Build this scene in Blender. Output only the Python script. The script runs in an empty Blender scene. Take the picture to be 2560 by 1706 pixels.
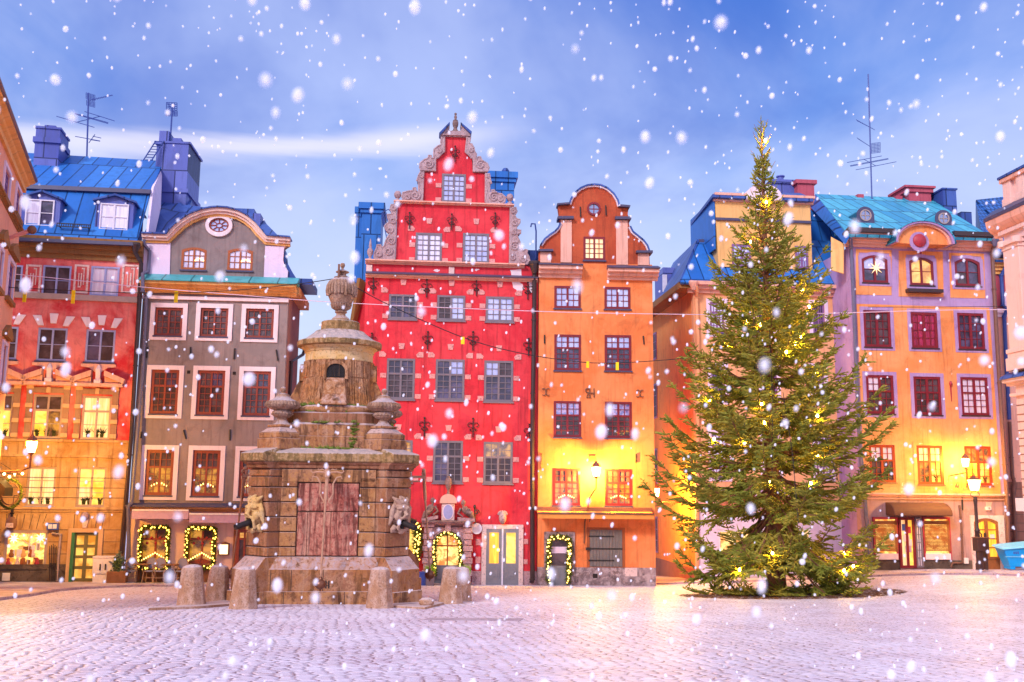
import bpy, bmesh, math, random
from mathutils import Vector, Matrix
from mathutils.geometry import tessellate_polygon
R = math.radians
scene = bpy.context.scene
COL = scene.collection
rnd = random.Random(7)

# ---------------------------------------------------------------- camera, world, sun
FPX, CX, CY = 2445.0, 1280.0, 853.0
PITCH, ROLL, CAMZ = 8.54, 0.0096, 1.7
_p = R(PITCH)
_f = Vector((0, math.cos(_p), math.sin(_p)))
_r0 = Vector((1, 0, 0)); _u0 = Vector((0, -math.sin(_p), math.cos(_p)))
_r = math.cos(ROLL)*_r0 + math.sin(ROLL)*_u0
_u = -math.sin(ROLL)*_r0 + math.cos(ROLL)*_u0
CAM = Vector((0, 0, CAMZ))
cd = bpy.data.cameras.new("camera"); cam = bpy.data.objects.new("camera", cd); COL.objects.link(cam)
m3 = Matrix((_r, _u, -_f)).transposed()
cam.matrix_world = Matrix.Translation(CAM) @ m3.to_4x4()
cd.sensor_width = 36; cd.lens = 36*FPX/2560; cd.clip_end = 3000; cd.clip_start = 0.05
cd.dof.use_dof = True; cd.dof.focus_distance = 38; cd.dof.aperture_fstop = cd.lens/1000/0.010
scene.camera = cam
scene.view_settings.view_transform = 'Standard'; scene.view_settings.look = 'None'
scene.view_settings.exposure = 0.5; scene.view_settings.gamma = 1
scene.render.engine = 'CYCLES'
scene.cycles.max_bounces = 5; scene.cycles.diffuse_bounces = 3; scene.cycles.glossy_bounces = 2
scene.cycles.transparent_max_bounces = 6; scene.cycles.use_denoising = True
scene.cycles.sample_clamp_indirect = 4.0; scene.cycles.caustics_reflective = False

def lin(v):
    v /= 255.0
    return v/12.92 if v <= 0.04045 else ((v+0.055)/1.055)**2.4
def C(r, g, b, k=1.0): return (lin(r)*k, lin(g)*k, lin(b)*k, 1.0)

class NT:
    """small wrapper to write node trees briefly"""
    def __init__(s, tree): s.t = tree; tree.nodes.clear()
    def n(s, typ, **kw):
        nd = s.t.nodes.new(typ)
        for k, v in kw.items():
            if k in ('operation', 'blend_type', 'data_type', 'noise_dimensions', 'feature', 'sky_type', 'sun_disc', 'sun_elevation',
                     'sun_rotation', 'wave_type', 'bands_direction', 'offset', 'squash', 'offset_frequency', 'distance', 'wave_profile', 'attribute_name', 'clamp'):
                setattr(nd, k, v)
        return nd
    def l(s, a, b): s.t.links.new(a, b)
    def val(s, sock, v):
        if hasattr(v, 'is_linked') or hasattr(v, 'node'): s.l(v, sock)
        else: sock.default_value = v
    def mix(s, f, a, b, mode='MIX'):
        nd = s.n('ShaderNodeMix', data_type='RGBA', blend_type=mode)
        s.val(nd.inputs[0], f); s.val(nd.inputs[6], a); s.val(nd.inputs[7], b)
        return nd.outputs[2]
    def math(s, op, a, b=0.0, c=None, clamp=False):
        nd = s.n('ShaderNodeMath', operation=op); nd.use_clamp = clamp
        s.val(nd.inputs[0], a); s.val(nd.inputs[1], b)
        if c is not None: s.val(nd.inputs[2], c)
        return nd.outputs[0]
    def ramp(s, f, stops):
        nd = s.n('ShaderNodeValToRGB'); e = nd.color_ramp.elements
        while len(e) < len(stops): e.new(0.5)
        for el, (p, c) in zip(e, stops):
            el.position = p; el.color = c if len(c) == 4 else (*c, 1)
        s.val(nd.inputs[0], f); return nd.outputs[0]
    def mapr(s, f, a, b, c, d):
        nd = s.n('ShaderNodeMapRange'); nd.interpolation_type = 'SMOOTHSTEP'
        s.val(nd.inputs[0], f)
        for i, v in enumerate((a, b, c, d)): nd.inputs[i+1].default_value = v
        return nd.outputs[0]
    def noise(s, vec, scale, detail=4, rough=0.55, dist=0.0):
        nd = s.n('ShaderNodeTexNoise'); s.l(vec, nd.inputs['Vector'])
        nd.inputs['Scale'].default_value = scale; nd.inputs['Detail'].default_value = detail
        nd.inputs['Roughness'].default_value = rough; nd.inputs['Distortion'].default_value = dist
        return nd.outputs[0]
    def vscale(s, vec, sc, loc=(0, 0, 0), rot=(0, 0, 0)):
        nd = s.n('ShaderNodeMapping'); s.l(vec, nd.inputs[0])
        nd.inputs[1].default_value = loc; nd.inputs[2].default_value = rot; nd.inputs[3].default_value = sc
        return nd.outputs[0]
    def bump(s, h, strength, dist=0.02, normal=None):
        nd = s.n('ShaderNodeBump'); s.l(h, nd.inputs['Height'])
        nd.inputs['Strength'].default_value = strength; nd.inputs['Distance'].default_value = dist
        if normal is not None: s.l(normal, nd.inputs['Normal'])
        return nd.outputs[0]

# world: dusk sky, the Nishita sky under layers of cloud
SUN_EL, SUN_ROT = R(34), R(212)
world = bpy.data.worlds.new("World"); scene.world = world; world.use_nodes = True
w = NT(world.node_tree)
tc = w.n('ShaderNodeTexCoord'); gen = tc.outputs['Generated']
sep = w.n('ShaderNodeSeparateXYZ'); w.l(gen, sep.inputs[0])
sky = w.n('ShaderNodeTexSky', sky_type='NISHITA', sun_disc=False)
sky.sun_elevation = R(4); sky.sun_rotation = SUN_ROT; sky.air_density = 1.2; sky.ozone_density = 3.5
el = sep.outputs[2]
grad = w.ramp(el, [(0.0, C(232, 238, 255, .74)), (0.15, C(216, 228, 255, .77)), (0.25, C(184, 204, 252, .76)), (0.36, C(122, 160, 242, .73)), (0.48, C(74, 122, 224, .70)), (0.62, C(130, 162, 240, .75)), (1.0, C(222, 220, 252, .9))])
base = w.mix(0.12, grad, w.mix(1.0, sky.outputs[0], (0.3, 0.3, 0.34, 1), 'MULTIPLY'))
inv = w.math('DIVIDE', 1.0, w.math('ADD', w.math('MAXIMUM', el, 0.0), 0.42))
cx = w.math('MULTIPLY', sep.outputs[0], inv); cy = w.math('MULTIPLY', sep.outputs[1], inv)
comb = w.n('ShaderNodeCombineXYZ'); w.l(cx, comb.inputs[0]); w.l(cy, comb.inputs[1])
pv = comb.outputs[0]
n1 = w.noise(w.vscale(pv, (1.15, 1.0, 1), (3.1, 1.7, 0), (0, 0, R(20))), 2.1, 6, 0.55, 0.35)
cl = w.mapr(n1, 0.27, 0.62, 0.0, 1.0)
n2 = w.noise(w.vscale(pv, (1.0, 0.95, 1), (9.3, 4.1, 0), (0, 0, R(-18))), 1.9, 6, 0.54, 0.35)
dk = w.mapr(n2, 0.45, 0.68, 0.0, 0.75)
col = w.mix(w.math('MULTIPLY', cl, 0.54), base, C(204, 214, 254, .80))
col = w.mix(w.math('MULTIPLY', dk, w.mapr(el, 0.12, 0.34, 0.25, 0.8)), col, C(72, 116, 220, .66))
# a long pale streak of cloud low on the left
az = w.math('ARCTAN2', sep.outputs[0], sep.outputs[1])
sline = w.math('SUBTRACT', el, w.math('MULTIPLY_ADD', az, 0.10, 0.351))
n3 = w.noise(w.vscale(gen, (2, 2, 22)), 1.4, 4, 0.6, 0.4)
sw = w.math('MULTIPLY_ADD', w.math('SUBTRACT', n3, 0.5), 0.03, sline)
streak = w.math('MULTIPLY', w.mapr(w.math('ABSOLUTE', sw), 0.0, 0.020, 1.0, 0.0), w.mapr(az, -0.12, 0.06, 1.0, 0.0))
col = w.mix(w.math('MULTIPLY', streak, 0.62), col, C(246, 240, 255, .82))
# the western sky behind the square is brighter and pinker
back = w.mapr(sep.outputs[1], -0.75, 0.30, 1.0, 0.0)
col = w.mix(w.math('MULTIPLY', back, 0.75), col, C(230, 226, 255, 1.12))
bg = w.n('ShaderNodeBackground'); w.l(col, bg.inputs[0]); bg.inputs[1].default_value = 1.0
wo = w.n('ShaderNodeOutputWorld'); w.l(bg.outputs[0], wo.inputs[0])

sl = bpy.data.lights.new("sun", 'SUN'); sl.energy = 2.0; sl.angle = R(11); sl.color = (1.0, 0.93, 0.94)
so = bpy.data.objects.new("sun", sl); COL.objects.link(so)
sdir = Vector((math.sin(SUN_ROT)*math.cos(SUN_EL), math.cos(SUN_ROT)*math.cos(SUN_EL), math.sin(SUN_EL)))
so.rotation_euler = sdir.to_track_quat('Z', 'Y').to_euler()

# ---------------------------------------------------------------- projection helpers (photo measurements -> points on real planes)
def ray(px, py): return (_f*FPX + _r*(px-CX) + _u*(CY-py)).normalized()
def Z(x0, y0, s): return lambda x, y: (x0 + x/s, y0 + y/s)
def sst(a, b, x):
    t = min(1, max(0, (x-a)/(b-a))); return t*t*(3-2*t)
def ground(x, y):
    z = -0.0565*y + 0.8*sst(6, 20, x)*sst(25, 44, y)
    return z
def gpt(px, py):
    d = ray(px, py); t = 5.0
    for _ in range(4000):
        p = CAM + d*t
        if p.z <= ground(p.x, p.y): break
        t += 0.02
    return CAM + d*t
def at(px, py, y):
    d = ray(px, py); return CAM + d*(y/d.y)

class Facade:
    """a vertical plane: anchor column px at world depth y, yaw in degrees (right end recedes)"""
    def __init__(s, px, py, y, yaw):
        p = at(px, py, y); s.o = Vector((p.x, p.y, ground(p.x, p.y)))
        a = R(yaw); s.a = a
        s.u = Vector((math.cos(a), math.sin(a), 0)); s.n = Vector((-math.sin(a), math.cos(a), 0))
    def pt(s, px, py, d=0.0):
        rr = ray(px, py); q = s.o + s.n*d
        t = (q-CAM).dot(s.n)/rr.dot(s.n); w_ = CAM + rr*t - s.o
        return (w_.dot(s.u), w_.z)
    def rect(s, zf, L, T, Rr, B, d=0.0):
        my, mx = (T+B)/2, (L+Rr)/2
        return (s.pt(*zf(L, my), d)[0], s.pt(*zf(mx, B), d)[1], s.pt(*zf(Rr, my), d)[0], s.pt(*zf(mx, T), d)[1])
    def world(s, u, d, z): return s.o + s.u*u + s.n*d + Vector((0, 0, z))

# ---------------------------------------------------------------- mesh builder
class MB:
    def __init__(s): s.v = []; s.f = []
    def add(s, vs, fs):
        o = len(s.v); s.v += [tuple(q) for q in vs]; s.f += [tuple(i+o for i in q) for q in fs]; return s
    def box(s, x0, x1, y0, y1, z0, z1):
        if x0 > x1: x0, x1 = x1, x0
        if y0 > y1: y0, y1 = y1, y0
        if z0 > z1: z0, z1 = z1, z0
        return s.add([(x0,y0,z0),(x1,y0,z0),(x1,y1,z0),(x0,y1,z0),(x0,y0,z1),(x1,y0,z1),(x1,y1,z1),(x0,y1,z1)],
                     [(0,3,2,1),(4,5,6,7),(0,1,5,4),(1,2,6,5),(2,3,7,6),(3,0,4,7)])
    def hexa(s, b, t):
        return s.add(list(b)+list(t), [(0,3,2,1),(4,5,6,7),(0,1,5,4),(1,2,6,5),(2,3,7,6),(3,0,4,7)])
    def prism(s, poly, y0, y1, holes=()):
        """polygon in x-z (counter clockwise seen from -y), extruded y0 (front) to y1"""
        loops = [list(poly)] + [list(h) for h in holes]
        allp = [q for l in loops for q in l]
        tris = tessellate_polygon([[Vector((q[0], q[1], 0)) for q in l] for l in loops])
        n = len(allp); vs = [(q[0], y0, q[1]) for q in allp] + [(q[0], y1, q[1]) for q in allp]
        fs = []
        for t in tris:
            a, b, c = (allp[i] for i in t)
            cr = (b[0]-a[0])*(c[1]-a[1]) - (b[1]-a[1])*(c[0]-a[0])
            t = t if cr > 0 else t[::-1]
            fs.append(tuple(t)); fs.append(tuple(i+n for i in t[::-1]))
        k = 0
        for li, l in enumerate(loops):
            m = len(l); ar = sum(l[i][0]*l[(i+1)%m][1]-l[(i+1)%m][0]*l[i][1] for i in range(m))
            ccw = (ar > 0) if li == 0 else (ar < 0)
            for i in range(m):
                a, b = k+i, k+(i+1) % m
                fs.append((a, a+n, b+n, b) if ccw else (b, b+n, a+n, a))
            k += m
        return s.add(vs, fs)
    def loft(s, rings, cap=True):
        n = len(rings[0]); vs = [q for r_ in rings for q in r_]; fs = []
        for j in range(len(rings)-1):
            for i in range(n):
                k = (i+1) % n
                fs.append((j*n+i, j*n+k, (j+1)*n+k, (j+1)*n+i))
        if cap: fs += [tuple(range(n-1, -1, -1)), tuple((len(rings)-1)*n+i for i in range(n))]
        return s.add(vs, fs)
    def lathe(s, prof, n=24, c=(0,0,0), sx=1.0, sy=1.0):
        rings = [[(c[0]+max(r_, 1e-4)*sx*math.cos(2*math.pi*i/n), c[1]+max(r_, 1e-4)*sy*math.sin(2*math.pi*i/n), c[2]+z) for i in range(n)] for r_, z in prof]
        return s.loft(rings)
    def sphere(s, c, r, n=12, sx=1, sy=1, sz=1):
        m = max(4, n//2)
        return s.lathe([(r*math.sin(math.pi*j/m), -r*sz*math.cos(math.pi*j/m)) for j in range(m+1)], n, c, sx, sy)
    def tube(s, pts, r, n=8, closed=False):
        pts = [Vector(q) for q in pts]; rings = []; N = len(pts)
        rr = r if isinstance(r, (list, tuple)) else [r]*N
        prev = None
        for i, q in enumerate(pts):
            t = (pts[min(i+1, N-1)]-pts[max(i-1, 0)]).normalized()
            if prev is None:
                a = Vector((0,0,1)) if abs(t.z) < 0.9 else Vector((1,0,0))
                nn = t.cross(a).normalized()
            else:
                nn = (prev - t*prev.dot(t)).normalized()
            prev = nn; bb = t.cross(nn)
            rings.append([q + (nn*math.cos(2*math.pi*k/n) + bb*math.sin(2*math.pi*k/n))*rr[i] for k in range(n)])
        return s.loft(rings)
    def spindle(s, a, d, L, r):
        """tapered four sided twig"""
        a = Vector(a); d = Vector(d).normalized()
        h = Vector((0,0,1)) if abs(d.z) < 0.9 else Vector((1,0,0))
        x = d.cross(h).normalized(); y = d.cross(x)
        m = a + d*L*0.35; e = a + d*L
        return s.add([a, m+x*r, m+y*r, m-x*r, m-y*r, e], [(0,2,1),(0,3,2),(0,4,3),(0,1,4),(5,1,2),(5,2,3),(5,3,4),(5,4,1)])
    def xform(s, M, start=0):
        for i in range(start, len(s.v)): s.v[i] = tuple(M @ Vector(s.v[i]))
        return s
    def build(s, name, mat=None, parent=None, smooth=False, bevel=0.0, loc=None, label=None):
        me = bpy.data.meshes.new(name); me.from_pydata(s.v, [], s.f)
        o = bpy.data.objects.new(name, me); COL.objects.link(o)
        if mat: me.materials.append(mat)
        if smooth:
            me.polygons.foreach_set('use_smooth', [True]*len(me.polygons))
            me.set_sharp_from_angle(angle=R(42))
        if bevel:
            b = o.modifiers.new('b', 'BEVEL'); b.width = bevel; b.segments = 2; b.limit_method = 'ANGLE'; b.angle_limit = R(40)
        if parent: o.parent = parent
        if loc is not None: o.location = loc
        if label: o['label'] = label
        return o
def tag(o, label, cat, group=None):
    o['label'] = label; o['category'] = cat
    if group: o['group'] = group
    return o
def thing(name, label, cat, loc=(0,0,0), rz=0.0, group=None):
    o = bpy.data.objects.new(name, None); COL.objects.link(o); o.empty_display_size = 0.3
    o.location = loc; o.rotation_euler = (0, 0, rz); return tag(o, label, cat, group)
def dup(root, label=None, **kw):
    c = root.copy(); COL.objects.link(c)
    for ch in list(root.children):
        d = ch.copy(); COL.objects.link(d); d.parent = c
        for g in list(ch.children):
            e = g.copy(); COL.objects.link(e); e.parent = d
    if label: c['label'] = label
    for k, v in kw.items(): setattr(c, k, v)
    return c
# ---------------------------------------------------------------- materials
def newmat(name):
    m = bpy.data.materials.new(name); m.use_nodes = True
    t = NT(m.node_tree); out = t.n('ShaderNodeOutputMaterial'); b = t.n('ShaderNodeBsdfPrincipled')
    t.l(b.outputs[0], out.inputs[0]); return m, t, b, out
def objc(t): return t.n('ShaderNodeTexCoord').outputs['Object']

def plaster(name, c1, c2, streak=0.35, blot=0.5, rough=0.85, patch=None, patch_amt=0.62, bumpk=0.25):
    m, t, b, _ = newmat(name); v = objc(t)
    n1 = t.noise(v, 0.45, 6, 0.62, 0.6); n2 = t.noise(v, 2.6, 5, 0.6, 0.3); n3 = t.noise(v, 34, 3, 0.6)
    c = t.mix(t.math('MULTIPLY', t.mapr(n1, 0.35, 0.68, 0, 1), blot), c1, c2)
    c = t.mix(t.math('MULTIPLY', t.mapr(n2, 0.45, 0.75, 0, 1), 0.35*blot+0.08), c, c2)
    sv = t.noise(t.vscale(v, (3.2, 1, 0.22)), 1.6, 5, 0.65)
    dark = t.mix(1.0, c, (0.55, 0.5, 0.5, 1), 'MULTIPLY')
    c = t.mix(t.math('MULTIPLY', t.mapr(sv, 0.50, 0.68, 0, 1), min(1.0, streak*1.4)), c, dark)
    n5 = t.noise(v, 1.1, 7, 0.72, 0.8)
    c = t.mix(t.math('MULTIPLY', t.mapr(n5, 0.52, 0.66, 0, 1), 0.48*min(1, blot)), c, dark)
    c = t.mix(t.math('MULTIPLY', t.mapr(n3, 0.4, 0.7, 0, 1), 0.14), c, dark)
    if patch:
        n4 = t.noise(v, 0.62, 7, 0.68, 0.3)
        c = t.mix(t.mapr(n4, patch_amt, patch_amt+0.012, 0, 1), c, patch)
    t.l(c, b.inputs['Base Color']); b.inputs['Roughness'].default_value = rough
    h = t.math('ADD', t.math('MULTIPLY', n2, 1.0), t.math('MULTIPLY', n3, 0.35))
    t.l(t.bump(h, bumpk, 0.03), b.inputs['Normal']); return m

def paint(name, c, rough=0.5, var=0.18, metal=0.0, spec=0.4, scale=5):
    m, t, b, _ = newmat(name); v = objc(t)
    n = t.noise(v, scale, 5, 0.6, 0.3)
    dark = tuple(q*0.6 for q in c[:3]) + (1,)
    t.l(t.mix(t.math('MULTIPLY', t.mapr(n, 0.4, 0.72, 0, 1), var*2), c, dark), b.inputs['Base Color'])
    b.inputs['Roughness'].default_value = rough; b.inputs['Metallic'].default_value = metal
    b.inputs['Specular IOR Level'].default_value = spec
    t.l(t.bump(n, 0.12, 0.01), b.inputs['Normal']); return m

def roofing(name, c1, c2, seam=0.33, axis=0, rough=0.42, cross=2.4):
    """standing seam sheet metal: panels of slightly different tone, worn streaks"""
    m, t, b, _ = newmat(name); v = objc(t)
    br = t.n('ShaderNodeTexBrick', offset=0.5)
    t.l(t.vscale(v, (1, 0.001, 1), (0, 0, 0), (R(90), 0, 0)), br.inputs[0])
    br.inputs['Color1'].default_value = c1; br.inputs['Color2'].default_value = c2
    br.inputs['Mortar'].default_value = tuple(q*0.30 for q in c1[:3])+(1,)
    br.inputs['Scale'].default_value = 1; br.inputs['Mortar Size'].default_value = 0.032
    br.inputs['Brick Width'].default_value = seam*2; br.inputs['Row Height'].default_value = cross
    n = t.noise(t.vscale(v, (2, 2, 0.5)), 1.5, 6, 0.65, 0.4)
    c = t.mix(t.math('MULTIPLY', t.mapr(n, 0.42, 0.7, 0, 1), 0.55), br.outputs[0], tuple(q*0.5 for q in c2[:3])+(1,))
    t.l(c, b.inputs['Base Color']); b.inputs['Roughness'].default_value = rough; b.inputs['Specular IOR Level'].default_value = 0.22
    t.l(t.bump(n, 0.15, 0.03), b.inputs['Normal']); return m

def stone(name, c1, c2, c3=None, scale=1.0, bumpk=0.6, groove=0.0, rough=0.9, island=0.0, streak=0.0, snow=0.0):
    m, t, b, _ = newmat(name); v = objc(t)
    n1 = t.noise(v, 0.9*scale, 6, 0.65, 0.5); n2 = t.noise(v, 5*scale, 6, 0.7, 0.4); n3 = t.noise(v, 40*scale, 3, 0.6)
    c = t.mix(t.mapr(n1, 0.40, 0.60, 0, 1), c1, c2)
    isl = t.n('ShaderNodeNewGeometry').outputs['Random Per Island']
    c = t.mix(t.math('MULTIPLY', isl, island), c, c3 or c2)
    c = t.mix(t.mapr(isl, 0.0, 0.30, island*0.55, 0.0), c, tuple(q*0.55 for q in c1[:3])+(1,))
    if c3: c = t.mix(t.math('MULTIPLY', t.mapr(n2, 0.48, 0.60, 0, 1), 0.8), c, c3)
    c = t.mix(t.math('MULTIPLY', t.mapr(n2, 0.36, 0.47, 1, 0), 0.70), c, tuple(q*0.30 for q in c1[:3])+(1,))
    c = t.mix(t.math('MULTIPLY', t.mapr(n3, 0.5, 0.7, 0, 1), 0.3), c, tuple(q*0.45 for q in c2[:3])+(1,))
    h = t.math('ADD', t.math('MULTIPLY', n2, 1.0), t.math('MULTIPLY', n3, 0.3))
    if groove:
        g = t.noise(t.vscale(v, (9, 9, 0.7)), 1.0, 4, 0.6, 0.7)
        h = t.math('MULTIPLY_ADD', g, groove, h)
        c = t.mix(t.mapr(g, 0.34, 0.50, 0.85, 0.0), c, tuple(q*0.30 for q in c1[:3])+(1,))  # groove shade put into the colour: darker where the relief dips
    if streak:
        sv = t.noise(t.vscale(v, (2.6, 2.6, 0.35)), 1.4, 5, 0.65, 0.3)
        c = t.mix(t.math('MULTIPLY', t.mapr(sv, 0.52, 0.62, 0, 1), streak), c, tuple(q*0.30 for q in c1[:3])+(1,))
        c = t.mix(t.math('MULTIPLY', t.mapr(sv, 0.36, 0.45, 1, 0), streak*0.32), c, (0.62, 0.42, 0.30, 1))
    if snow:
        gn = t.n('ShaderNodeNewGeometry'); sz = t.n('ShaderNodeSeparateXYZ'); t.l(gn.outputs['Normal'], sz.inputs[0])
        sn = t.math('ADD', sz.outputs[2], t.math('MULTIPLY', t.math('SUBTRACT', n2, 0.5), 1.1))
        c = t.mix(t.math('MULTIPLY', t.mapr(sn, 0.42, 0.80, 0, 1), snow), c, (0.74, 0.66, 0.76, 1))
    t.l(c, b.inputs['Base Color']); b.inputs['Roughness'].default_value = rough
    t.l(t.bump(h, bumpk, 0.05), b.inputs['Normal']); return m

def glassmat(name, c1, c2, refl=0.35, rough=0.06, scale=1.2, emit=None, estr=0.0, curtain=False):
    """old window glass: a dim or curtained room behind, a mirror of the sky in front"""
    m, t, b, out = newmat(name); v = objc(t)
    oi = t.n('ShaderNodeObjectInfo'); rv = oi.outputs['Random']
    off = t.n('ShaderNodeVectorMath', operation='ADD'); t.l(v, off.inputs[0])
    cb = t.n('ShaderNodeCombineXYZ'); t.l(t.math('MULTIPLY', rv, 37.0), cb.inputs[0]); t.l(t.math('MULTIPLY', rv, 11.0), cb.inputs[2])
    t.l(cb.outputs[0], off.inputs[1]); vv = off.outputs[0]
    sc = (7, 1, 0.5) if curtain else (1, 1, 1.1)
    n = t.noise(t.vscale(vv, sc), scale, 4, 0.6, 0.5)
    f = t.mapr(n, 0.38, 0.66, 0, 1)
    c = t.mix(f, c1, c2)
    t.l(c, b.inputs['Base Color']); b.inputs['Roughness'].default_value = 0.6; b.inputs['Specular IOR Level'].default_value = 0.2
    gl = t.n('ShaderNodeBsdfGlossy'); gl.inputs['Roughness'].default_value = rough; gl.inputs['Color'].default_value = (0.9, 0.93, 1, 1)
    wob = t.noise(vv, 1.6, 2, 0.5)
    t.l(t.bump(wob, 0.25, 0.05), gl.inputs['Normal'])
    ms = t.n('ShaderNodeMixShader'); ms.inputs[0].default_value = refl
    t.l(b.outputs[0], ms.inputs[1]); t.l(gl.outputs[0], ms.inputs[2]); t.l(ms.outputs[0], out.inputs[0])
    if emit:
        e2 = emit[1] if isinstance(emit, list) else emit
        e1 = emit[0] if isinstance(emit, list) else tuple(q*0.3 for q in emit[:3])+(1,)
        t.l(t.mix(f, e1, e2), b.inputs['Emission Color']); b.inputs['Emission Strength'].default_value = estr
    return m

def emitm(name, c, s):
    m, t, b, out = newmat(name); b.inputs['Base Color'].default_value = (0.8, 0.7, 0.5, 1)
    b.inputs['Emission Color'].default_value = c; b.inputs['Emission Strength'].default_value = s
    return m

M = {}
M['red'] = plaster('red plaster', (0.60, 0.014, 0.032, 1), (0.74, 0.045, 0.06, 1), 0.6, 1.1)
M['redB'] = plaster('weathered red plaster', (0.56, 0.014, 0.026, 1), (0.76, 0.20, 0.18, 1), 0.35, 1.3)
M['gray'] = plaster('grey brown plaster', (0.205, 0.155, 0.155, 1), (0.30, 0.225, 0.22, 1), 0.4, 1.0)
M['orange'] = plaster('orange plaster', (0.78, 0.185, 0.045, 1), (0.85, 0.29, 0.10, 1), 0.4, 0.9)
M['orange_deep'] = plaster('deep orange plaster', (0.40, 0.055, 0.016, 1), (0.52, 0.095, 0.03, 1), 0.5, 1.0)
M['beige'] = plaster('apricot plaster', (0.80, 0.36, 0.17, 1), (0.82, 0.42, 0.22, 1), 0.3, 0.5)
M['yellow'] = plaster('yellow ochre plaster', (0.80, 0.42, 0.13, 1), (0.82, 0.48, 0.2, 1), 0.3, 0.7, patch=(0.6, 0.2, 0.15, 1), patch_amt=0.70)
M['lilac'] = plaster('lilac plaster', (0.37, 0.23, 0.46, 1), (0.47, 0.31, 0.54, 1), 0.4, 0.9)
M['peach'] = plaster('peach plaster', (0.80, 0.255, 0.07, 1), (0.85, 0.36, 0.14, 1), 0.4, 0.9, patch=(0.83, 0.48, 0.33, 1), patch_amt=0.635)
M['ochre'] = plaster('ochre rusticated plaster', (0.42, 0.20, 0.06, 1), (0.60, 0.36, 0.17, 1), 0.6, 1.3, bumpk=0.5)
M['coral'] = plaster('coral plaster', (0.80, 0.33, 0.21, 1), (0.83, 0.40, 0.27, 1), 0.2, 0.5)
M['pinkwall'] = plaster('pale pink plaster', (0.78, 0.50, 0.44, 1), (0.80, 0.56, 0.50, 1), 0.2, 0.5)
M['white'] = plaster('white pink trim', (0.80, 0.63, 0.68, 1), (0.82, 0.68, 0.72, 1), 0.15, 0.4)
M['lilacwhite'] = plaster('pale lilac plaster', (0.74, 0.58, 0.74, 1), (0.78, 0.63, 0.78, 1), 0.12, 0.4)
M['brownwall'] = plaster('brown plaster', (0.26, 0.115, 0.085, 1), (0.32, 0.15, 0.11, 1), 0.3, 0.8)
M['exch'] = plaster('pink sandstone ashlar', (0.80, 0.50, 0.44, 1), (0.82, 0.57, 0.50, 1), 0.2, 0.5)
M['cornice_o'] = plaster('orange ochre cornice', (0.76, 0.36, 0.09, 1), (0.82, 0.46, 0.2, 1), 0.4, 0.7)
M['cornice_p'] = plaster('pink cornice', (0.78, 0.38, 0.28, 1), (0.80, 0.45, 0.36, 1), 0.35, 0.6)
M['wood_eave'] = plaster('brown boarded eave', (0.32, 0.14, 0.035, 1), (0.24, 0.11, 0.04, 1), 0.4, 0.8)
M['plinth'] = stone('grey purple plinth stone', (0.20, 0.13, 0.13, 1), (0.32, 0.22, 0.23, 1), (0.48, 0.36, 0.36, 1), 0.8)
M['darkplinth'] = stone('dark plinth', (0.075, 0.05, 0.045, 1), (0.13, 0.09, 0.075, 1), None, 1.0)
M['carved'] = stone('carved pink sandstone', (0.42, 0.27, 0.29, 1), (0.52, 0.36, 0.38, 1), (0.30, 0.18, 0.17, 1), 2.2, 0.5)
M['blockB'] = plaster('sandy block', (0.62, 0.36, 0.19, 1), (0.66, 0.42, 0.26, 1), 0.3, 0.6)
M['brownstone'] = plaster('brown stone strip', (0.30, 0.16, 0.10, 1), (0.38, 0.22, 0.14, 1), 0.3, 0.8)
M['shaded'] = plaster('mauve shop wall', (0.40, 0.22, 0.21, 1), (0.48, 0.29, 0.28, 1), 0.5, 1.0)  # dim shade below the ledge put into the wall colour
M['f_orange'] = paint('red orange window paint', (0.30, 0.028, 0.008, 1), 0.5)
M['golden'] = plaster('golden orange plaster', (0.80, 0.26, 0.05, 1), (0.84, 0.33, 0.085, 1), 0.4, 0.8)
M['moulding'] = plaster('pale pink moulding', (0.80, 0.50, 0.42, 1), (0.82, 0.58, 0.52, 1), 0.3, 0.6)
M['dress'] = stone('pinkish dressed stone', (0.68, 0.25, 0.235, 1), (0.73, 0.33, 0.31, 1), None, 3, 0.4, island=0.4)
M['paletrim'] = stone('pale pink sandstone', (0.74, 0.50, 0.46, 1), (0.78, 0.56, 0.52, 1), None, 2, 0.3)
M['portal'] = stone('rose portal stone', (0.50, 0.28, 0.30, 1), (0.56, 0.34, 0.36, 1), (0.33, 0.17, 0.17, 1), 1.6, 0.5)
M['statue'] = stone('dark carved stone', (0.20, 0.12, 0.11, 1), (0.30, 0.18, 0.16, 1), None, 4, 0.6)
M['well'] = stone('well sandstone', (0.42, 0.155, 0.04, 1), (0.50, 0.245, 0.135, 1), (0.27, 0.10, 0.05, 1), 1.3, 0.9, island=0.75, streak=0.7, snow=0.38)
M['well_b'] = stone('well sandstone purple', (0.34, 0.125, 0.045, 1), (0.44, 0.21, 0.125, 1), (0.48, 0.225, 0.075, 1), 1.5, 0.9, island=0.6, streak=0.8, snow=0.38)
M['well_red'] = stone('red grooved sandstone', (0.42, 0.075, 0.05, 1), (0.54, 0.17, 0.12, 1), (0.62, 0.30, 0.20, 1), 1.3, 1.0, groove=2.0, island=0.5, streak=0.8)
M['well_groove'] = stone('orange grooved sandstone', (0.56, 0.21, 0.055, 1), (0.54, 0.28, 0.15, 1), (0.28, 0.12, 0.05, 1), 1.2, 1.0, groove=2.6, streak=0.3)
M['well_lip'] = stone('lichen stained stone', (0.36, 0.19, 0.065, 1), (0.25, 0.15, 0.05, 1), (0.50, 0.29, 0.14, 1), 1.8, 0.8, streak=0.7, snow=0.38)
M['well_urn'] = stone('urn sandstone', (0.36, 0.19, 0.11, 1), (0.46, 0.28, 0.20, 1), (0.22, 0.11, 0.07, 1), 2.6, 0.7, streak=0.6, snow=0.38)
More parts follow.
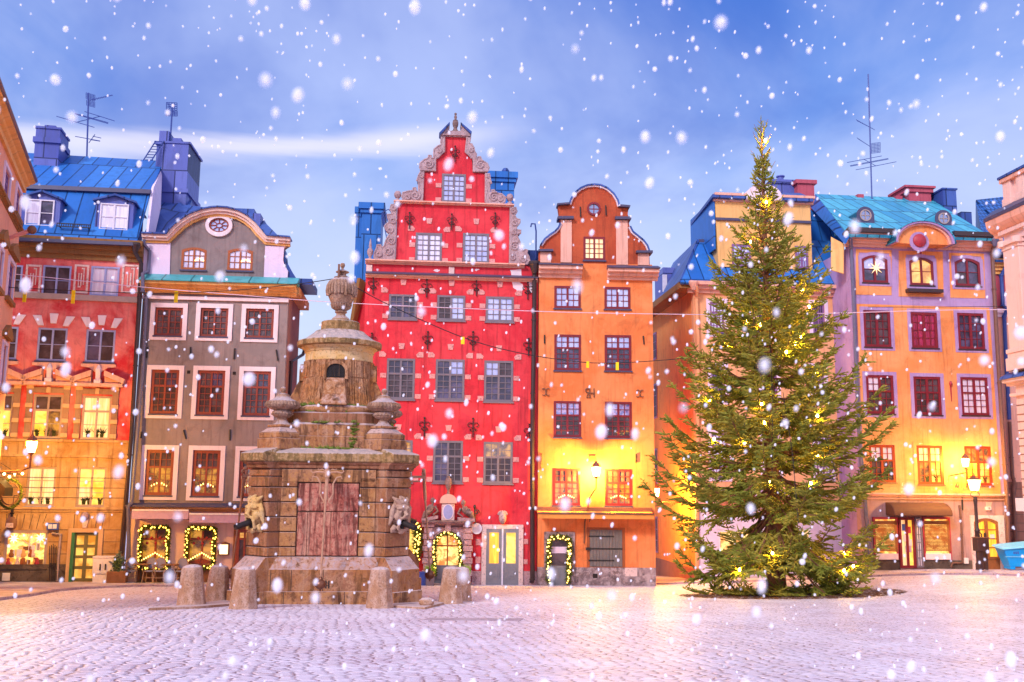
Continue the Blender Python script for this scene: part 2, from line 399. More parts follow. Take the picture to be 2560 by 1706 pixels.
M['bollard'] = stone('bollard granite', (0.44, 0.22, 0.12, 1), (0.56, 0.35, 0.27, 1), (0.33, 0.16, 0.09, 1), 2.6, 0.5, streak=0.12, snow=0.38)
M['mortar'] = stone('dark mortar', (0.09, 0.045, 0.03, 1), (0.13, 0.07, 0.045, 1), None, 2, 0.4)
M['ball'] = paint('polished brown iron', (0.20, 0.075, 0.04, 1), 0.28, 0.3, 0.5)
M['lever'] = paint('worn rusty iron', (0.50, 0.26, 0.16, 1), 0.55, 0.4)
M['moss'] = stone('moss', (0.15, 0.23, 0.02, 1), (0.24, 0.28, 0.035, 1), (0.09, 0.12, 0.015, 1), 3, 1.0)
M['mask_y'] = stone('ochre carved mask', (0.62, 0.36, 0.12, 1), (0.66, 0.44, 0.22, 1), None, 2.5, 0.4)
M['mask_p'] = stone('rose carved mask', (0.42, 0.24, 0.17, 1), (0.48, 0.30, 0.22, 1), None, 2.5, 0.4)
M['blue'] = roofing('sky tinted sheet metal', (0.015, 0.11, 0.42, 1), (0.04, 0.20, 0.58, 1))  # dark grey metal; the sky's blue reflection is put into its base colour
M['blue_d'] = roofing('dark sky tinted sheet metal', (0.03, 0.065, 0.26, 1), (0.06, 0.12, 0.38, 1))  # reflected sky blue painted in here too, in a darker tone
M['indigo'] = roofing('indigo sheet metal', (0.075, 0.095, 0.36, 1), (0.14, 0.17, 0.48, 1), 0.6)
M['teal'] = roofing('green copper', (0.025, 0.26, 0.46, 1), (0.08, 0.43, 0.56, 1), 0.30, cross=1.3)
M['copper'] = roofing('patinated copper ledge', (0.05, 0.32, 0.36, 1), (0.10, 0.38, 0.42, 1), 0.6)
M['tile'] = roofing('blue glazed tiles', (0.02, 0.10, 0.36, 1), (0.04, 0.15, 0.46, 1), 0.10, cross=0.3)
M['ledge'] = paint('dark zinc ledge', (0.07, 0.06, 0.12, 1), 0.45)
M['iron'] = paint('black iron', (0.022, 0.016, 0.016, 1), 0.5)
M['rust'] = paint('rust brown iron', (0.20, 0.085, 0.05, 1), 0.6, 0.3)
M['pipe_d'] = paint('dark drainpipe', (0.045, 0.025, 0.028, 1), 0.4)
M['pipe_b'] = paint('blue grey drainpipe', (0.13, 0.12, 0.20, 1), 0.4)
M['pipe_bl'] = paint('blue drainpipe', (0.03, 0.07, 0.28, 1), 0.4)
M['pipe_br'] = paint('brown drainpipe', (0.17, 0.075, 0.055, 1), 0.4)
M['antenna'] = paint('antenna metal', (0.04, 0.07, 0.28, 1), 0.4)
M['f_lilac'] = paint('blue lilac window paint', (0.33, 0.34, 0.60, 1), 0.5)
M['f_tan'] = paint('tan window paint', (0.42, 0.29, 0.26, 1), 0.5)
M['f_brown'] = paint('red brown window paint', (0.26, 0.045, 0.026, 1), 0.5)
M['f_gray'] = paint('grey window paint', (0.19, 0.15, 0.18, 1), 0.5)
M['f_wine'] = paint('wine red window paint', (0.20, 0.012, 0.022, 1), 0.45)
M['f_rust'] = paint('orange brown window paint', (0.36, 0.085, 0.02, 1), 0.5)
M['f_white'] = paint('white window paint', (0.74, 0.68, 0.78, 1), 0.5)
M['f_purple'] = paint('purple window paint', (0.25, 0.11, 0.28, 1), 0.5)
M['door_gray'] = paint('grey door paint', (0.22, 0.21, 0.24, 1), 0.5)
M['door_green'] = paint('green door paint', (0.03, 0.16, 0.07, 1), 0.5)
M['door_olive'] = paint('olive grey door paint', (0.17, 0.14, 0.06, 1), 0.5)
M['door_brown'] = paint('brown door wood', (0.30, 0.10, 0.03, 1), 0.5, 0.3)
M['shutter'] = paint('grey shutter paint', (0.17, 0.14, 0.13, 1), 0.6)
M['awn_lilac'] = paint('lilac awning canvas', (0.48, 0.30, 0.42, 1), 0.8)
M['awn_or'] = paint('orange awning canvas', (0.80, 0.30, 0.06, 1), 0.8)
M['awn_brown'] = paint('brown awning canvas', (0.11, 0.045, 0.03, 1), 0.8)
M['yellowtag'] = paint('yellow fabric', (0.98, 0.66, 0.005, 1), 0.7)
M['whitep'] = paint('white painted metal', (0.80, 0.70, 0.68, 1), 0.5)
M['pink_p'] = paint('pink painted metal', (0.80, 0.42, 0.42, 1), 0.5)
M['cable'] = paint('black cable', (0.02, 0.015, 0.02, 1), 0.6)
M['cable_w'] = paint('pale cable', (0.78, 0.55, 0.68, 1), 0.6)
M['cyan'] = paint('cyan plastic', (0.0, 0.33, 0.92, 1), 0.4, 0.12)
M['cyan_l'] = paint('pale cyan plastic lid', (0.16, 0.52, 0.92, 1), 0.4)
M['wood'] = paint('brown wood', (0.22, 0.09, 0.04, 1), 0.6, 0.3)
M['wicker'] = paint('wicker', (0.42, 0.26, 0.17, 1), 0.7, 0.3)
M['wicker_s'] = paint('woven seat', (0.30, 0.28, 0.38, 1), 0.7)
M['binmetal'] = paint('dark bin metal', (0.06, 0.03, 0.03, 1), 0.4, 0.3)
M['brickred'] = plaster('red chimney brick', (0.42, 0.06, 0.10, 1), (0.5, 0.09, 0.12, 1), 0.3, 0.7)
M['signblue'] = paint('blue enamel', (0.05, 0.10, 0.42, 1), 0.3)
M['bark'] = stone('spruce bark', (0.20, 0.075, 0.04, 1), (0.28, 0.12, 0.06, 1), None, 4, 0.9)
M['shield'] = paint('dark red shield', (0.40, 0.03, 0.05, 1), 0.5)
M['dark'] = paint('dark interior', (0.02, 0.012, 0.012, 1), 0.8)
M['mesh'] = paint('wire mesh', (0.05, 0.04, 0.05, 1), 0.6)

M['g_dark'] = glassmat('dark window glass', (0.045, 0.025, 0.028, 1), (0.11, 0.07, 0.085, 1), 0.035)
M['g_mid'] = glassmat('violet window glass', (0.025, 0.018, 0.04, 1), (0.10, 0.075, 0.16, 1), 0.055)
M['g_sky'] = glassmat('window glass painted sky tone', (0.36, 0.39, 0.72, 1), (0.56, 0.59, 0.84, 1), 0.18)  # mirrored sky mostly painted in as a pale blue base colour
M['g_curt'] = glassmat('white curtained glass', (0.66, 0.56, 0.74, 1), (0.82, 0.76, 0.88, 1), 0.2, curtain=True)
M['g_red'] = glassmat('red curtained glass', (0.22, 0.006, 0.04, 1), (0.46, 0.02, 0.10, 1), 0.12, curtain=True)
M['g_blue'] = glassmat('blue window glass', (0.03, 0.06, 0.24, 1), (0.06, 0.11, 0.34, 1), 0.3)
M['g_warm'] = glassmat('lamplit glass', (0.2, 0.1, 0.02, 1), (0.5, 0.3, 0.1, 1), 0.10, emit=[(0.55, 0.20, 0.012, 1), (1.0, 0.55, 0.10, 1)], estr=0.85)
M['g_pale'] = glassmat('pale lamplit blind', (0.5, 0.4, 0.2, 1), (0.6, 0.5, 0.3, 1), 0.10, emit=[(0.9, 0.45, 0.14, 1), (1.0, 0.72, 0.40, 1)], estr=0.7, curtain=True)
M['g_gold'] = glassmat('golden lit glass', (0.5, 0.3, 0.02, 1), (0.6, 0.4, 0.05, 1), 0.06, emit=[(0.80, 0.40, 0.04, 1), (1.0, 0.70, 0.20, 1)], estr=0.85, scale=1.6)
M['g_shop'] = glassmat('bright shop display', (0.4, 0.3, 0.1, 1), (0.6, 0.5, 0.3, 1), 0.04, emit=[(0.45, 0.10, 0.005, 1), (1.0, 0.72, 0.16, 1)], estr=1.25, scale=3.5)
M['g_amber'] = glassmat('dim amber glass', (0.06, 0.03, 0.02, 1), (0.12, 0.06, 0.03, 1), 0.14, emit=[(0.06, 0.025, 0.008, 1), (0.75, 0.33, 0.03, 1)], estr=0.75, scale=2.0)
M['g_doorb'] = glassmat('lit door panel', (0.4, 0.2, 0.03, 1), (0.5, 0.3, 0.05, 1), 0.05, emit=[(0.8, 0.30, 0.01, 1), (1.0, 0.52, 0.03, 1)], estr=1.1, curtain=True)
M['g_stain'] = glassmat('stained glass', (0.10, 0.12, 0.45, 1), (0.55, 0.30, 0.55, 1), 0.25, scale=6)
M['bulb'] = emitm('warm bulb', (1.0, 0.56, 0.06, 1), 4.5)
M['candle'] = emitm('candle flame', (1.0, 0.58, 0.12, 1), 5.0)
M['lampglow'] = emitm('lamp glass', (1.0, 0.80, 0.38, 1), 7.0)
M['lantern'] = emitm('lit menu box', (1.0, 0.82, 0.45, 1), 1.5)

def foliage(name, c1, c2, c3):
    m, t, b, _ = newmat(name); g = t.n('ShaderNodeNewGeometry'); rv = g.outputs['Random Per Island']
    v = objc(t); n = t.noise(v, 0.8, 3, 0.5)
    c = t.mix(rv, c1, c2); c = t.mix(t.mapr(n, 0.42, 0.62, 0, 0.7), c, c3)
    t.l(c, b.inputs['Base Color']); b.inputs['Roughness'].default_value = 0.7; b.inputs['Specular IOR Level'].default_value = 0.25
    return m
M['spruce'] = foliage('spruce needles', (0.18, 0.175, 0.02, 1), (0.40, 0.33, 0.05, 1), (0.13, 0.18, 0.022, 1))
M['garland'] = foliage('garland needles', (0.04, 0.07, 0.01, 1), (0.12, 0.13, 0.02, 1), (0.06, 0.09, 0.015, 1))
M['herb'] = foliage('bright grass', (0.16, 0.36, 0.02, 1), (0.28, 0.45, 0.03, 1), (0.12, 0.30, 0.02, 1))
M['leafdark'] = foliage('indoor plant', (0.02, 0.03, 0.01, 1), (0.05, 0.05, 0.015, 1), (0.03, 0.04, 0.01, 1))
M['leaf'] = foliage('planter leaves', (0.06, 0.13, 0.03, 1), (0.14, 0.18, 0.06, 1), (0.25, 0.18, 0.32, 1))

def cobbles():
    m, t, b, _ = newmat('snow dusted cobbles'); v = objc(t)
    wv = t.n('ShaderNodeVectorMath', operation='ADD')
    ns = t.n('ShaderNodeTexNoise'); t.l(v, ns.inputs['Vector']); ns.inputs['Scale'].default_value = 0.55; ns.inputs['Detail'].default_value = 3
    sc = t.n('ShaderNodeVectorMath', operation='MULTIPLY'); t.l(ns.outputs[1], sc.inputs[0]); sc.inputs[1].default_value = (0.5, 0.22, 0)
    ns2 = t.n('ShaderNodeTexNoise'); t.l(v, ns2.inputs['Vector']); ns2.inputs['Scale'].default_value = 6; ns2.inputs['Detail'].default_value = 2
    sc2 = t.n('ShaderNodeVectorMath', operation='MULTIPLY'); t.l(ns2.outputs[1], sc2.inputs[0]); sc2.inputs[1].default_value = (0.09, 0.045, 0)
    t.l(v, wv.inputs[0]); t.l(sc.outputs[0], wv.inputs[1])
    wv2 = t.n('ShaderNodeVectorMath', operation='ADD'); t.l(wv.outputs[0], wv2.inputs[0]); t.l(sc2.outputs[0], wv2.inputs[1])
    vec = t.vscale(wv2.outputs[0], (4.2, 7.4, 0), (0, 0, 0), (0, 0, R(-6)))
    vo = t.n('ShaderNodeTexVoronoi', feature='DISTANCE_TO_EDGE'); t.l(vec, vo.inputs['Vector']); vo.inputs['Scale'].default_value = 1.0; vo.inputs['Randomness'].default_value = 0.62; vo.voronoi_dimensions = '2D'
    vc = t.n('ShaderNodeTexVoronoi'); t.l(vec, vc.inputs['Vector']); vc.inputs['Scale'].default_value = 1.0; vc.inputs['Randomness'].default_value = 0.62; vc.voronoi_dimensions = '2D'
    gapf = t.mapr(vo.outputs['Distance'], 0.015, 0.11, 1.0, 0.0)
    sx = t.n('ShaderNodeSeparateXYZ'); t.l(vc.outputs['Color'], sx.inputs[0])
    stonec = t.mix(sx.outputs[0], (0.62, 0.47, 0.58, 1), (0.82, 0.70, 0.82, 1))
    stonec = t.mix(t.mapr(sx.outputs[1], 0.6, 1.0, 0.0, 0.5), stonec, (0.70, 0.46, 0.42, 1))
    big = t.noise(v, 0.22, 4, 0.6, 0.5); fine = t.noise(v, 3.2, 5, 0.65); mid = t.noise(v, 0.9, 4, 0.6, 0.4)
    snow = t.math('ADD', t.mapr(big, 0.36, 0.62, 0.30, 0.62), t.mapr(mid, 0.42, 0.66, 0.0, 0.30), clamp=True)
    c = t.mix(t.math('MULTIPLY', snow, 0.85), stonec, (0.86, 0.81, 0.93, 1))
    gs = t.math('MULTIPLY', gapf, t.mapr(t.math('ADD', t.math('MULTIPLY', snow, 0.5), t.math('MULTIPLY', fine, 0.9)), 0.50, 1.05, 1.0, 0.15))
    c = t.mix(gs, c, (0.17, 0.06, 0.07, 1))
    t.l(c, b.inputs['Base Color']); b.inputs['Roughness'].default_value = 0.5; b.inputs['Specular IOR Level'].default_value = 0.35
    h = t.math('ADD', t.math('MULTIPLY', t.noise(v, 14, 3, 0.6), 0.18), t.math('MULTIPLY', t.mapr(vo.outputs['Distance'], 0.0, 0.28, 0.0, 1.0), 1.0))
    h = t.math('MULTIPLY_ADD', sx.outputs[2], 0.35, h)
    t.l(t.bump(h, 0.9, 0.035), b.inputs['Normal']); return m
M['cobbles'] = cobbles()
def paving():
    m, t, b, _ = newmat('pavement slabs'); v = objc(t)
    br = t.n('ShaderNodeTexBrick'); t.l(v, br.inputs[0]); br.inputs['Scale'].default_value = 1
    br.inputs['Brick Width'].default_value = 0.35; br.inputs['Row Height'].default_value = 0.18; br.inputs['Mortar Size'].default_value = 0.012
    br.inputs['Color1'].default_value = (0.46, 0.32, 0.30, 1); br.inputs['Color2'].default_value = (0.56, 0.42, 0.40, 1); br.inputs['Mortar'].default_value = (0.15, 0.08, 0.07, 1)
    n = t.noise(v, 1.1, 5, 0.6)
    t.l(t.mix(t.mapr(n, 0.45, 0.62, 0.1, 0.7), br.outputs[0], (0.70, 0.60, 0.64, 1)), b.inputs['Base Color']); b.inputs['Roughness'].default_value = 0.7
    t.l(t.bump(n, 0.3, 0.03), b.inputs['Normal']); return m
M['paving'] = paving()
M['kerb'] = stone('kerb stone', (0.36, 0.25, 0.30, 1), (0.46, 0.34, 0.38, 1), None, 1.5, 0.4)
# ---------------------------------------------------------------- ground
def build_ground():
    xs = [-900, -300, -120, -60] + [-40+1.0*i for i in range(81)] + [60, 120, 300, 900]
    ys = [-900, -200, -60, -20] + [-5+1.0*i for i in range(76)] + [100, 200, 600, 2400]
    mb = MB(); vs = [(x, y, ground(x, min(max(y, -60), 110))) for y in ys for x in xs]
    n = len(xs); fs = [(j*n+i, j*n+i+1, (j+1)*n+i+1, (j+1)*n+i) for j in range(len(ys)-1) for i in range(n-1)]
    mb.add(vs, fs); o = mb.build('cobbled_square', M['cobbles'], smooth=True); o['kind'] = 'structure'
build_ground()

def strip(name, pxs, inner, h, mat, kerb=None):
    """raised pavement: outer kerb line through photo points, inner edge offset behind"""
    o = []
    P = [gpt(*q) for q in pxs]; Q = [gpt(*q) for q in inner]
    top = MB(); n = len(P)
    def lift(p, hh): return (p.x, p.y, ground(p.x, p.y)+hh)
    for i in range(n-1):
        top.hexa([lift(P[i], -0.4), lift(P[i+1], -0.4), lift(Q[i+1], -0.4), lift(Q[i], -0.4)],
                 [lift(P[i], h), lift(P[i+1], h), lift(Q[i+1], h), lift(Q[i], h)])
    s = top.build(name, mat); s['kind'] = 'structure'
    if kerb:
        k = MB()
        for i in range(n-1):
            a, b = P[i], P[i+1]; L = (b-a).length; m = max(1, int(L/1.1)); t = (b-a)/L; nn = Vector((t.y, -t.x, 0))
            for j in range(m):
                p = a + t*(L*j/m+0.008); q = a + t*(L*(j+1)/m-0.008)
                k.hexa([lift(p+nn*0.16, -0.3), lift(q+nn*0.16, -0.3), lift(q+nn*0.003, -0.3), lift(p+nn*0.003, -0.3)],
                       [lift(p+nn*0.16, h+0.01), lift(q+nn*0.16, h+0.01), lift(q+nn*0.003, h+0.01), lift(p+nn*0.003, h+0.01)])
        kk = k.build(kerb, M['kerb'], bevel=0.015); kk['kind'] = 'structure'

# ---------------------------------------------------------------- houses
class House:
    def __init__(s, F, name, label, cat='house'):
        s.F = F; s.root = thing(name, label, cat, F.o, F.a); s.holes = []; s.zones = []
    def zone(s, poly, mat, y0=0.0, y1=0.35, name='wall'): s.zones.append((poly, mat, y0, y1, name))
    def poly(s, zf, pts, d=0.0): return [s.F.pt(*zf(*q), d) for q in pts]
    def finish(s):
        for poly, mat, y0, y1, name in s.zones:
            def inside(p):
                c = False; n = len(poly)
                for i in range(n):
                    a, b = poly[i], poly[(i+1) % n]
                    if (a[1] > p[1]) != (b[1] > p[1]) and p[0] < (b[0]-a[0])*(p[1]-a[1])/(b[1]-a[1])+a[0]: c = not c
                return c
            hs = [h for h in s.holes if all(inside(q) for q in h)]
            MB().prism(poly, y0, y1, hs).build(name, mat, s.root)
    def part(s, mb, name, mat, **kw): return mb.build(name, M[mat] if isinstance(mat, str) else mat, s.root, **kw)
    def box(s, name, mat, r, y0, y1, **kw):
        return s.part(MB().box(r[0], r[2], y0, y1, r[1], r[3]), name, mat, **kw)
    def extr(s, name, mat, prof, u0, u1, du=0.0, **kw):
        """profile in (depth, z) swept along the facade"""
        a = sum(prof[i][0]*prof[(i+1) % len(prof)][1]-prof[(i+1) % len(prof)][0]*prof[i][1] for i in range(len(prof)))
        if a > 0: prof = prof[::-1]
        mb = MB(); mb.loft([[(u1, y, z) for y, z in prof], [(u0, y, z) for y, z in prof]])
        return s.part(mb, name, mat, **kw)
    def cornice(s, name, mat, r, proud, steps=3, flip=False, **kw):
        u0, z0, u1, z1 = r; hgt = z1-z0; prof = [(0.05, z0)]
        for i in range(steps):
            p = proud*((i+1)/steps)**1.3
            prof += [(-p, z0+hgt*i/steps), (-p, z0+hgt*(i+0.82)/steps)]
        prof += [(-proud, z1), (0.05, z1)]
        return s.extr(name, mat, prof, u0, u1, **kw)
    def slab(s, name, mat, corners, th=0.12, **kw):
        """roof plane through photo points at given depths: corners [(px,py,d)..] ccw seen from outside"""
        P = [Vector((s.F.pt(px, py, d)[0], d, s.F.pt(px, py, d)[1])) for px, py, d in corners]
        nrm = (P[1]-P[0]).cross(P[-1]-P[0]).normalized()
        n = len(P); mb = MB(); vs = [tuple(q) for q in P]+[tuple(q-nrm*th) for q in P]
        fs = [tuple(range(n)), tuple(range(2*n-1, n-1, -1))]+[(i, i+n, (i+1) % n+n, (i+1) % n) for i in range(n)]
        mb.add(vs, fs); return s.part(mb, name, mat, **kw)
    def pipe(s, pts, r=0.06, mat='pipe_d', name='drainpipe', y=-0.12):
        mb = MB(); P = [(q[0], q[2] if len(q) > 2 else y, q[1]) for q in pts]
        mb.tube(P, r, 8)
        a, b = P[0], P[-1]
        if len(P) > 1:
            for i in range(1, 6):
                t = i/6; k = int(t*(len(P)-1)); k = min(k, len(P)-2); tt = t*(len(P)-1)-k
                q = [P[k][j]*(1-tt)+P[k+1][j]*tt for j in range(3)]
                mb.lathe([(r*1.25, -0.03), (r*1.25, 0.03)], 8, q)
        return s.part(mb, name, mat, smooth=True)
    def win(s, zf, L, T, Rr, B, glass='g_dark', fm='f_brown', cols=2, up=0, lo=3, tr=0.0, ft=0.07, rec=0.05, arch=0.0,
            sur=None, sill='ledge', mull=0.075, sash=2, candles=0, plants=0, shape=None, d=0.0, hole=True, munt=0.028, name='window'):
        u0, z0, u1, z1 = s.F.rect(zf, L, T, Rr, B, d) if shape is None else shape
        def outl(i):
            a, b, c, e = u0+i, z0+i, u1-i, z1-i
            if arch <= 0: return [(a, b), (c, b), (c, e), (a, e)]
            n = 8; top = []
            for k in range(n+1):
                x = c+(a-c)*k/n; q = (2*k/n-1); top.append((x, e-arch*(q*q)))
            return [(a, b), (c, b)]+top
        o0, o1 = outl(0.0), outl(ft)
        if hole: s.holes.append(outl(0.004))
        y = d+rec
        fr = MB().prism(outl(0.006), y, y+0.10, [o1]); a, b, c, e = u0+ft, z0+ft, u1-ft, z1-ft
        W_ = (c-a-mull*(sash-1))/sash; zt = e-(e-b)*tr if tr else e
        tb = 0.085 if tr else 0
        for k in range(1, sash): fr.box(a+W_*k+mull*(k-1), a+W_*k+mull*k, y+0.004, y+0.09, b-0.002, e-(0.0 if arch <= 0 else arch*0.02)+0.002)
        if tr: fr.box(a-0.002, c+0.002, y+0.007, y+0.088, zt-tb/2, zt+tb/2)
        for k in range(sash):
            sa = a+k*(W_+mull); top = e-(arch*0.55 if arch else 0)
            for j in range(1, cols): fr.box(sa+W_*j/cols-munt/2, sa+W_*j/cols+munt/2, y+0.016, y+0.072, b, top+(arch*0.3 if arch else 0))
            if tr:
                for j in range(1, up): zz = zt+tb/2+(e-zt-tb/2)*j/up; fr.box(sa, sa+W_, y+0.020, y+0.070, zz-munt/2, zz+munt/2)
                for j in range(1, lo): zz = b+(zt-tb/2-b)*j/lo; fr.box(sa, sa+W_, y+0.020, y+0.070, zz-munt/2, zz+munt/2)
            else:
                for j in range(1, lo): zz = b+(e-b)*j/lo; fr.box(sa, sa+W_, y+0.020, y+0.070, zz-munt/2, zz+munt/2)
        fo = s.part(fr, name, fm)
        g = glass if isinstance(glass, (list, tuple)) else [glass]
        yp = y+0.055
        if len(g) == 1:
            MB().prism(outl(ft*0.6), yp, yp+0.02).build('pane', M[g[0]], fo)
        else:
            um = (u0+u1)/2; zm = zt if tr else (b+e)/2
            if len(g) == 2: cells = [(a-0.02, um, b-0.02, e+0.02), (um, c+0.02, b-0.02, e+0.02)]
            else: cells = [(a-0.02, um, zm, e+0.02), (um, c+0.02, zm, e+0.02), (a-0.02, um, b-0.02, zm), (um, c+0.02, b-0.02, zm)]
            for gg, (xa, xb, za, zb) in zip(g, cells):
                MB().box(xa+0.002, xb-0.002, yp, yp+0.02, za, zb).build('pane', M[gg], fo)
        if sill: MB().box(u0-0.04, u1+0.04, d-0.07, y+0.006, z0-0.065, z0+0.001).build('sill', M[sill], fo)
        if sur:
            sw, sm, pr = sur
            oo = [(u0-sw, z0-sw), (u1+sw, z0-sw), (u1+sw, z1+sw), (u0-sw, z1+sw)] if arch <= 0 else \
                 [(u0-sw, z0-sw), (u1+sw, z0-sw)]+[(q[0]+(sw if k == 0 else -sw if k == 8 else 0), q[1]+sw) for k, q in enumerate(o0[2:])]
            MB().prism(oo, d-pr, d+0.002, [outl(-0.003)]).build('surround', M[sm], fo)
        for kp in range(plants):
            rg = random.Random(kp*7+int(abs(u0*100))); xc = a+(c-a)*((kp+0.5+rg.uniform(-0.25, 0.25))/plants); pl = MB(); hh_ = rg.uniform(0.22, 0.42)
            pl.lathe([(0.06, 0), (0.085, 0.14), (0.0, 0.141)], 8, (xc, yp-0.012, b), sy=0.15)
            for q in range(26): pl.spindle((xc+rg.uniform(-0.05, 0.05), yp-0.012, b+0.13), (rg.uniform(-0.6, 0.6), 0, rg.uniform(0.3, 1)), hh_*rg.uniform(0.4, 1), 0.014)
            pl.build('houseplant', M['leafdark'], fo)
        if candles:
            cb = MB()
            for k in range(candles):
                q = 2*k/(candles-1)-1 if candles > 1 else 0
                uu = (u0+u1)/2+(u1-u0)*0.30*(1 if candles < 6 else 1)*q*0.9; zz = b+(e-b)*0.16+(e-b)*0.10*(1-abs(q))
                cb.sphere((uu, yp-0.02, zz), 0.022, 6, sz=1.6)
            cb.build('candle', M['candle'], fo)
        return fo
def anchor_mesh():
    mb = MB(); mb.box(-0.024, 0.024, -0.03, 0.03, -0.5, 0.30); mb.sphere((0, 0, 0.40), 0.055, 8); mb.box(-0.02, 0.02, -0.02, 0.02, 0.28, 0.40)
    for sg in (-1, 1):
        pts = []
        for i in range(22):
            t = i/21*4.6; rr = 0.155*(1-t/6.2)
            pts.append((sg*(0.17-rr*math.cos(t+0.5)), 0, 0.07+rr*math.sin(t+0.5)))
        mb.tube(pts, 0.018, 6)
        mb.sphere((sg*0.13, 0, -0.13), 0.045, 6)
        mb.tube([(0, 0, -0.2), (sg*0.09, 0, -0.19), (sg*0.13, 0, -0.13)], 0.02, 6)
    mb.box(-0.1, 0.1, -0.035, 0.035, -0.06, -0.03)
    return mb
def scroll(mb, c, r, y, turns=1.6, sg=1, th=0.045, a0=0.0):
    pts = []
    for i in range(26):
        t = i/25; a = a0+sg*t*turns*2*math.pi; rr = r*(1-0.86*t)
        pts.append((c[0]+rr*math.cos(a), y, c[1]+rr*math.sin(a)))
    mb.tube(pts, [th*(1-0.4*i/25) for i in range(26)], 6)

A5, A6, A7 = Z(0, 240, 3.917), Z(0, 600, 3.917), Z(0, 960, 3.917)
B1, B2, B3 = Z(0, 200, 2.8), Z(0, 660, 3.41), Z(0, 1060, 3.41)
C1, C2, C3 = Z(320, 240, 3.016), Z(320, 740, 4.126), Z(300, 1080, 3.408)
W1, W2 = Z(560, 640, 3.267), Z(560, 1080, 3.409)
D1, D2, D3 = Z(870, 260, 3.565), Z(870, 640, 3.267), Z(1000, 1080, 3.733)
E1, E2 = Z(1320, 440, 3.017), Z(1320, 940, 2.903)
F1, F2 = Z(1620, 280, 2.53), Z(1620, 880, 2.45)
G1, G2, G3 = Z(2020, 160, 2.613), Z(2080, 720, 3.733), Z(2140, 1100, 3.92)
I1, I2, I3, I4 = Z(2440, 400, 5.6), Z(2440, 660, 5.6), Z(2440, 900, 5.6), Z(2440, 1160, 5.6)
NAT = lambda x, y: (x, y)
FB = Facade(330, 1455, 41.0, 11); FC = Facade(330, 1461, 41.1, 5.4); FD = Facade(1285, 1462, 43.4, 5.3)
FE = Facade(1500, 1458, 43.5, 2.2); FF = Facade(1736, 1449, 47.0, 5.5); FG = Facade(2330, 1425, 46.0, 5.9)

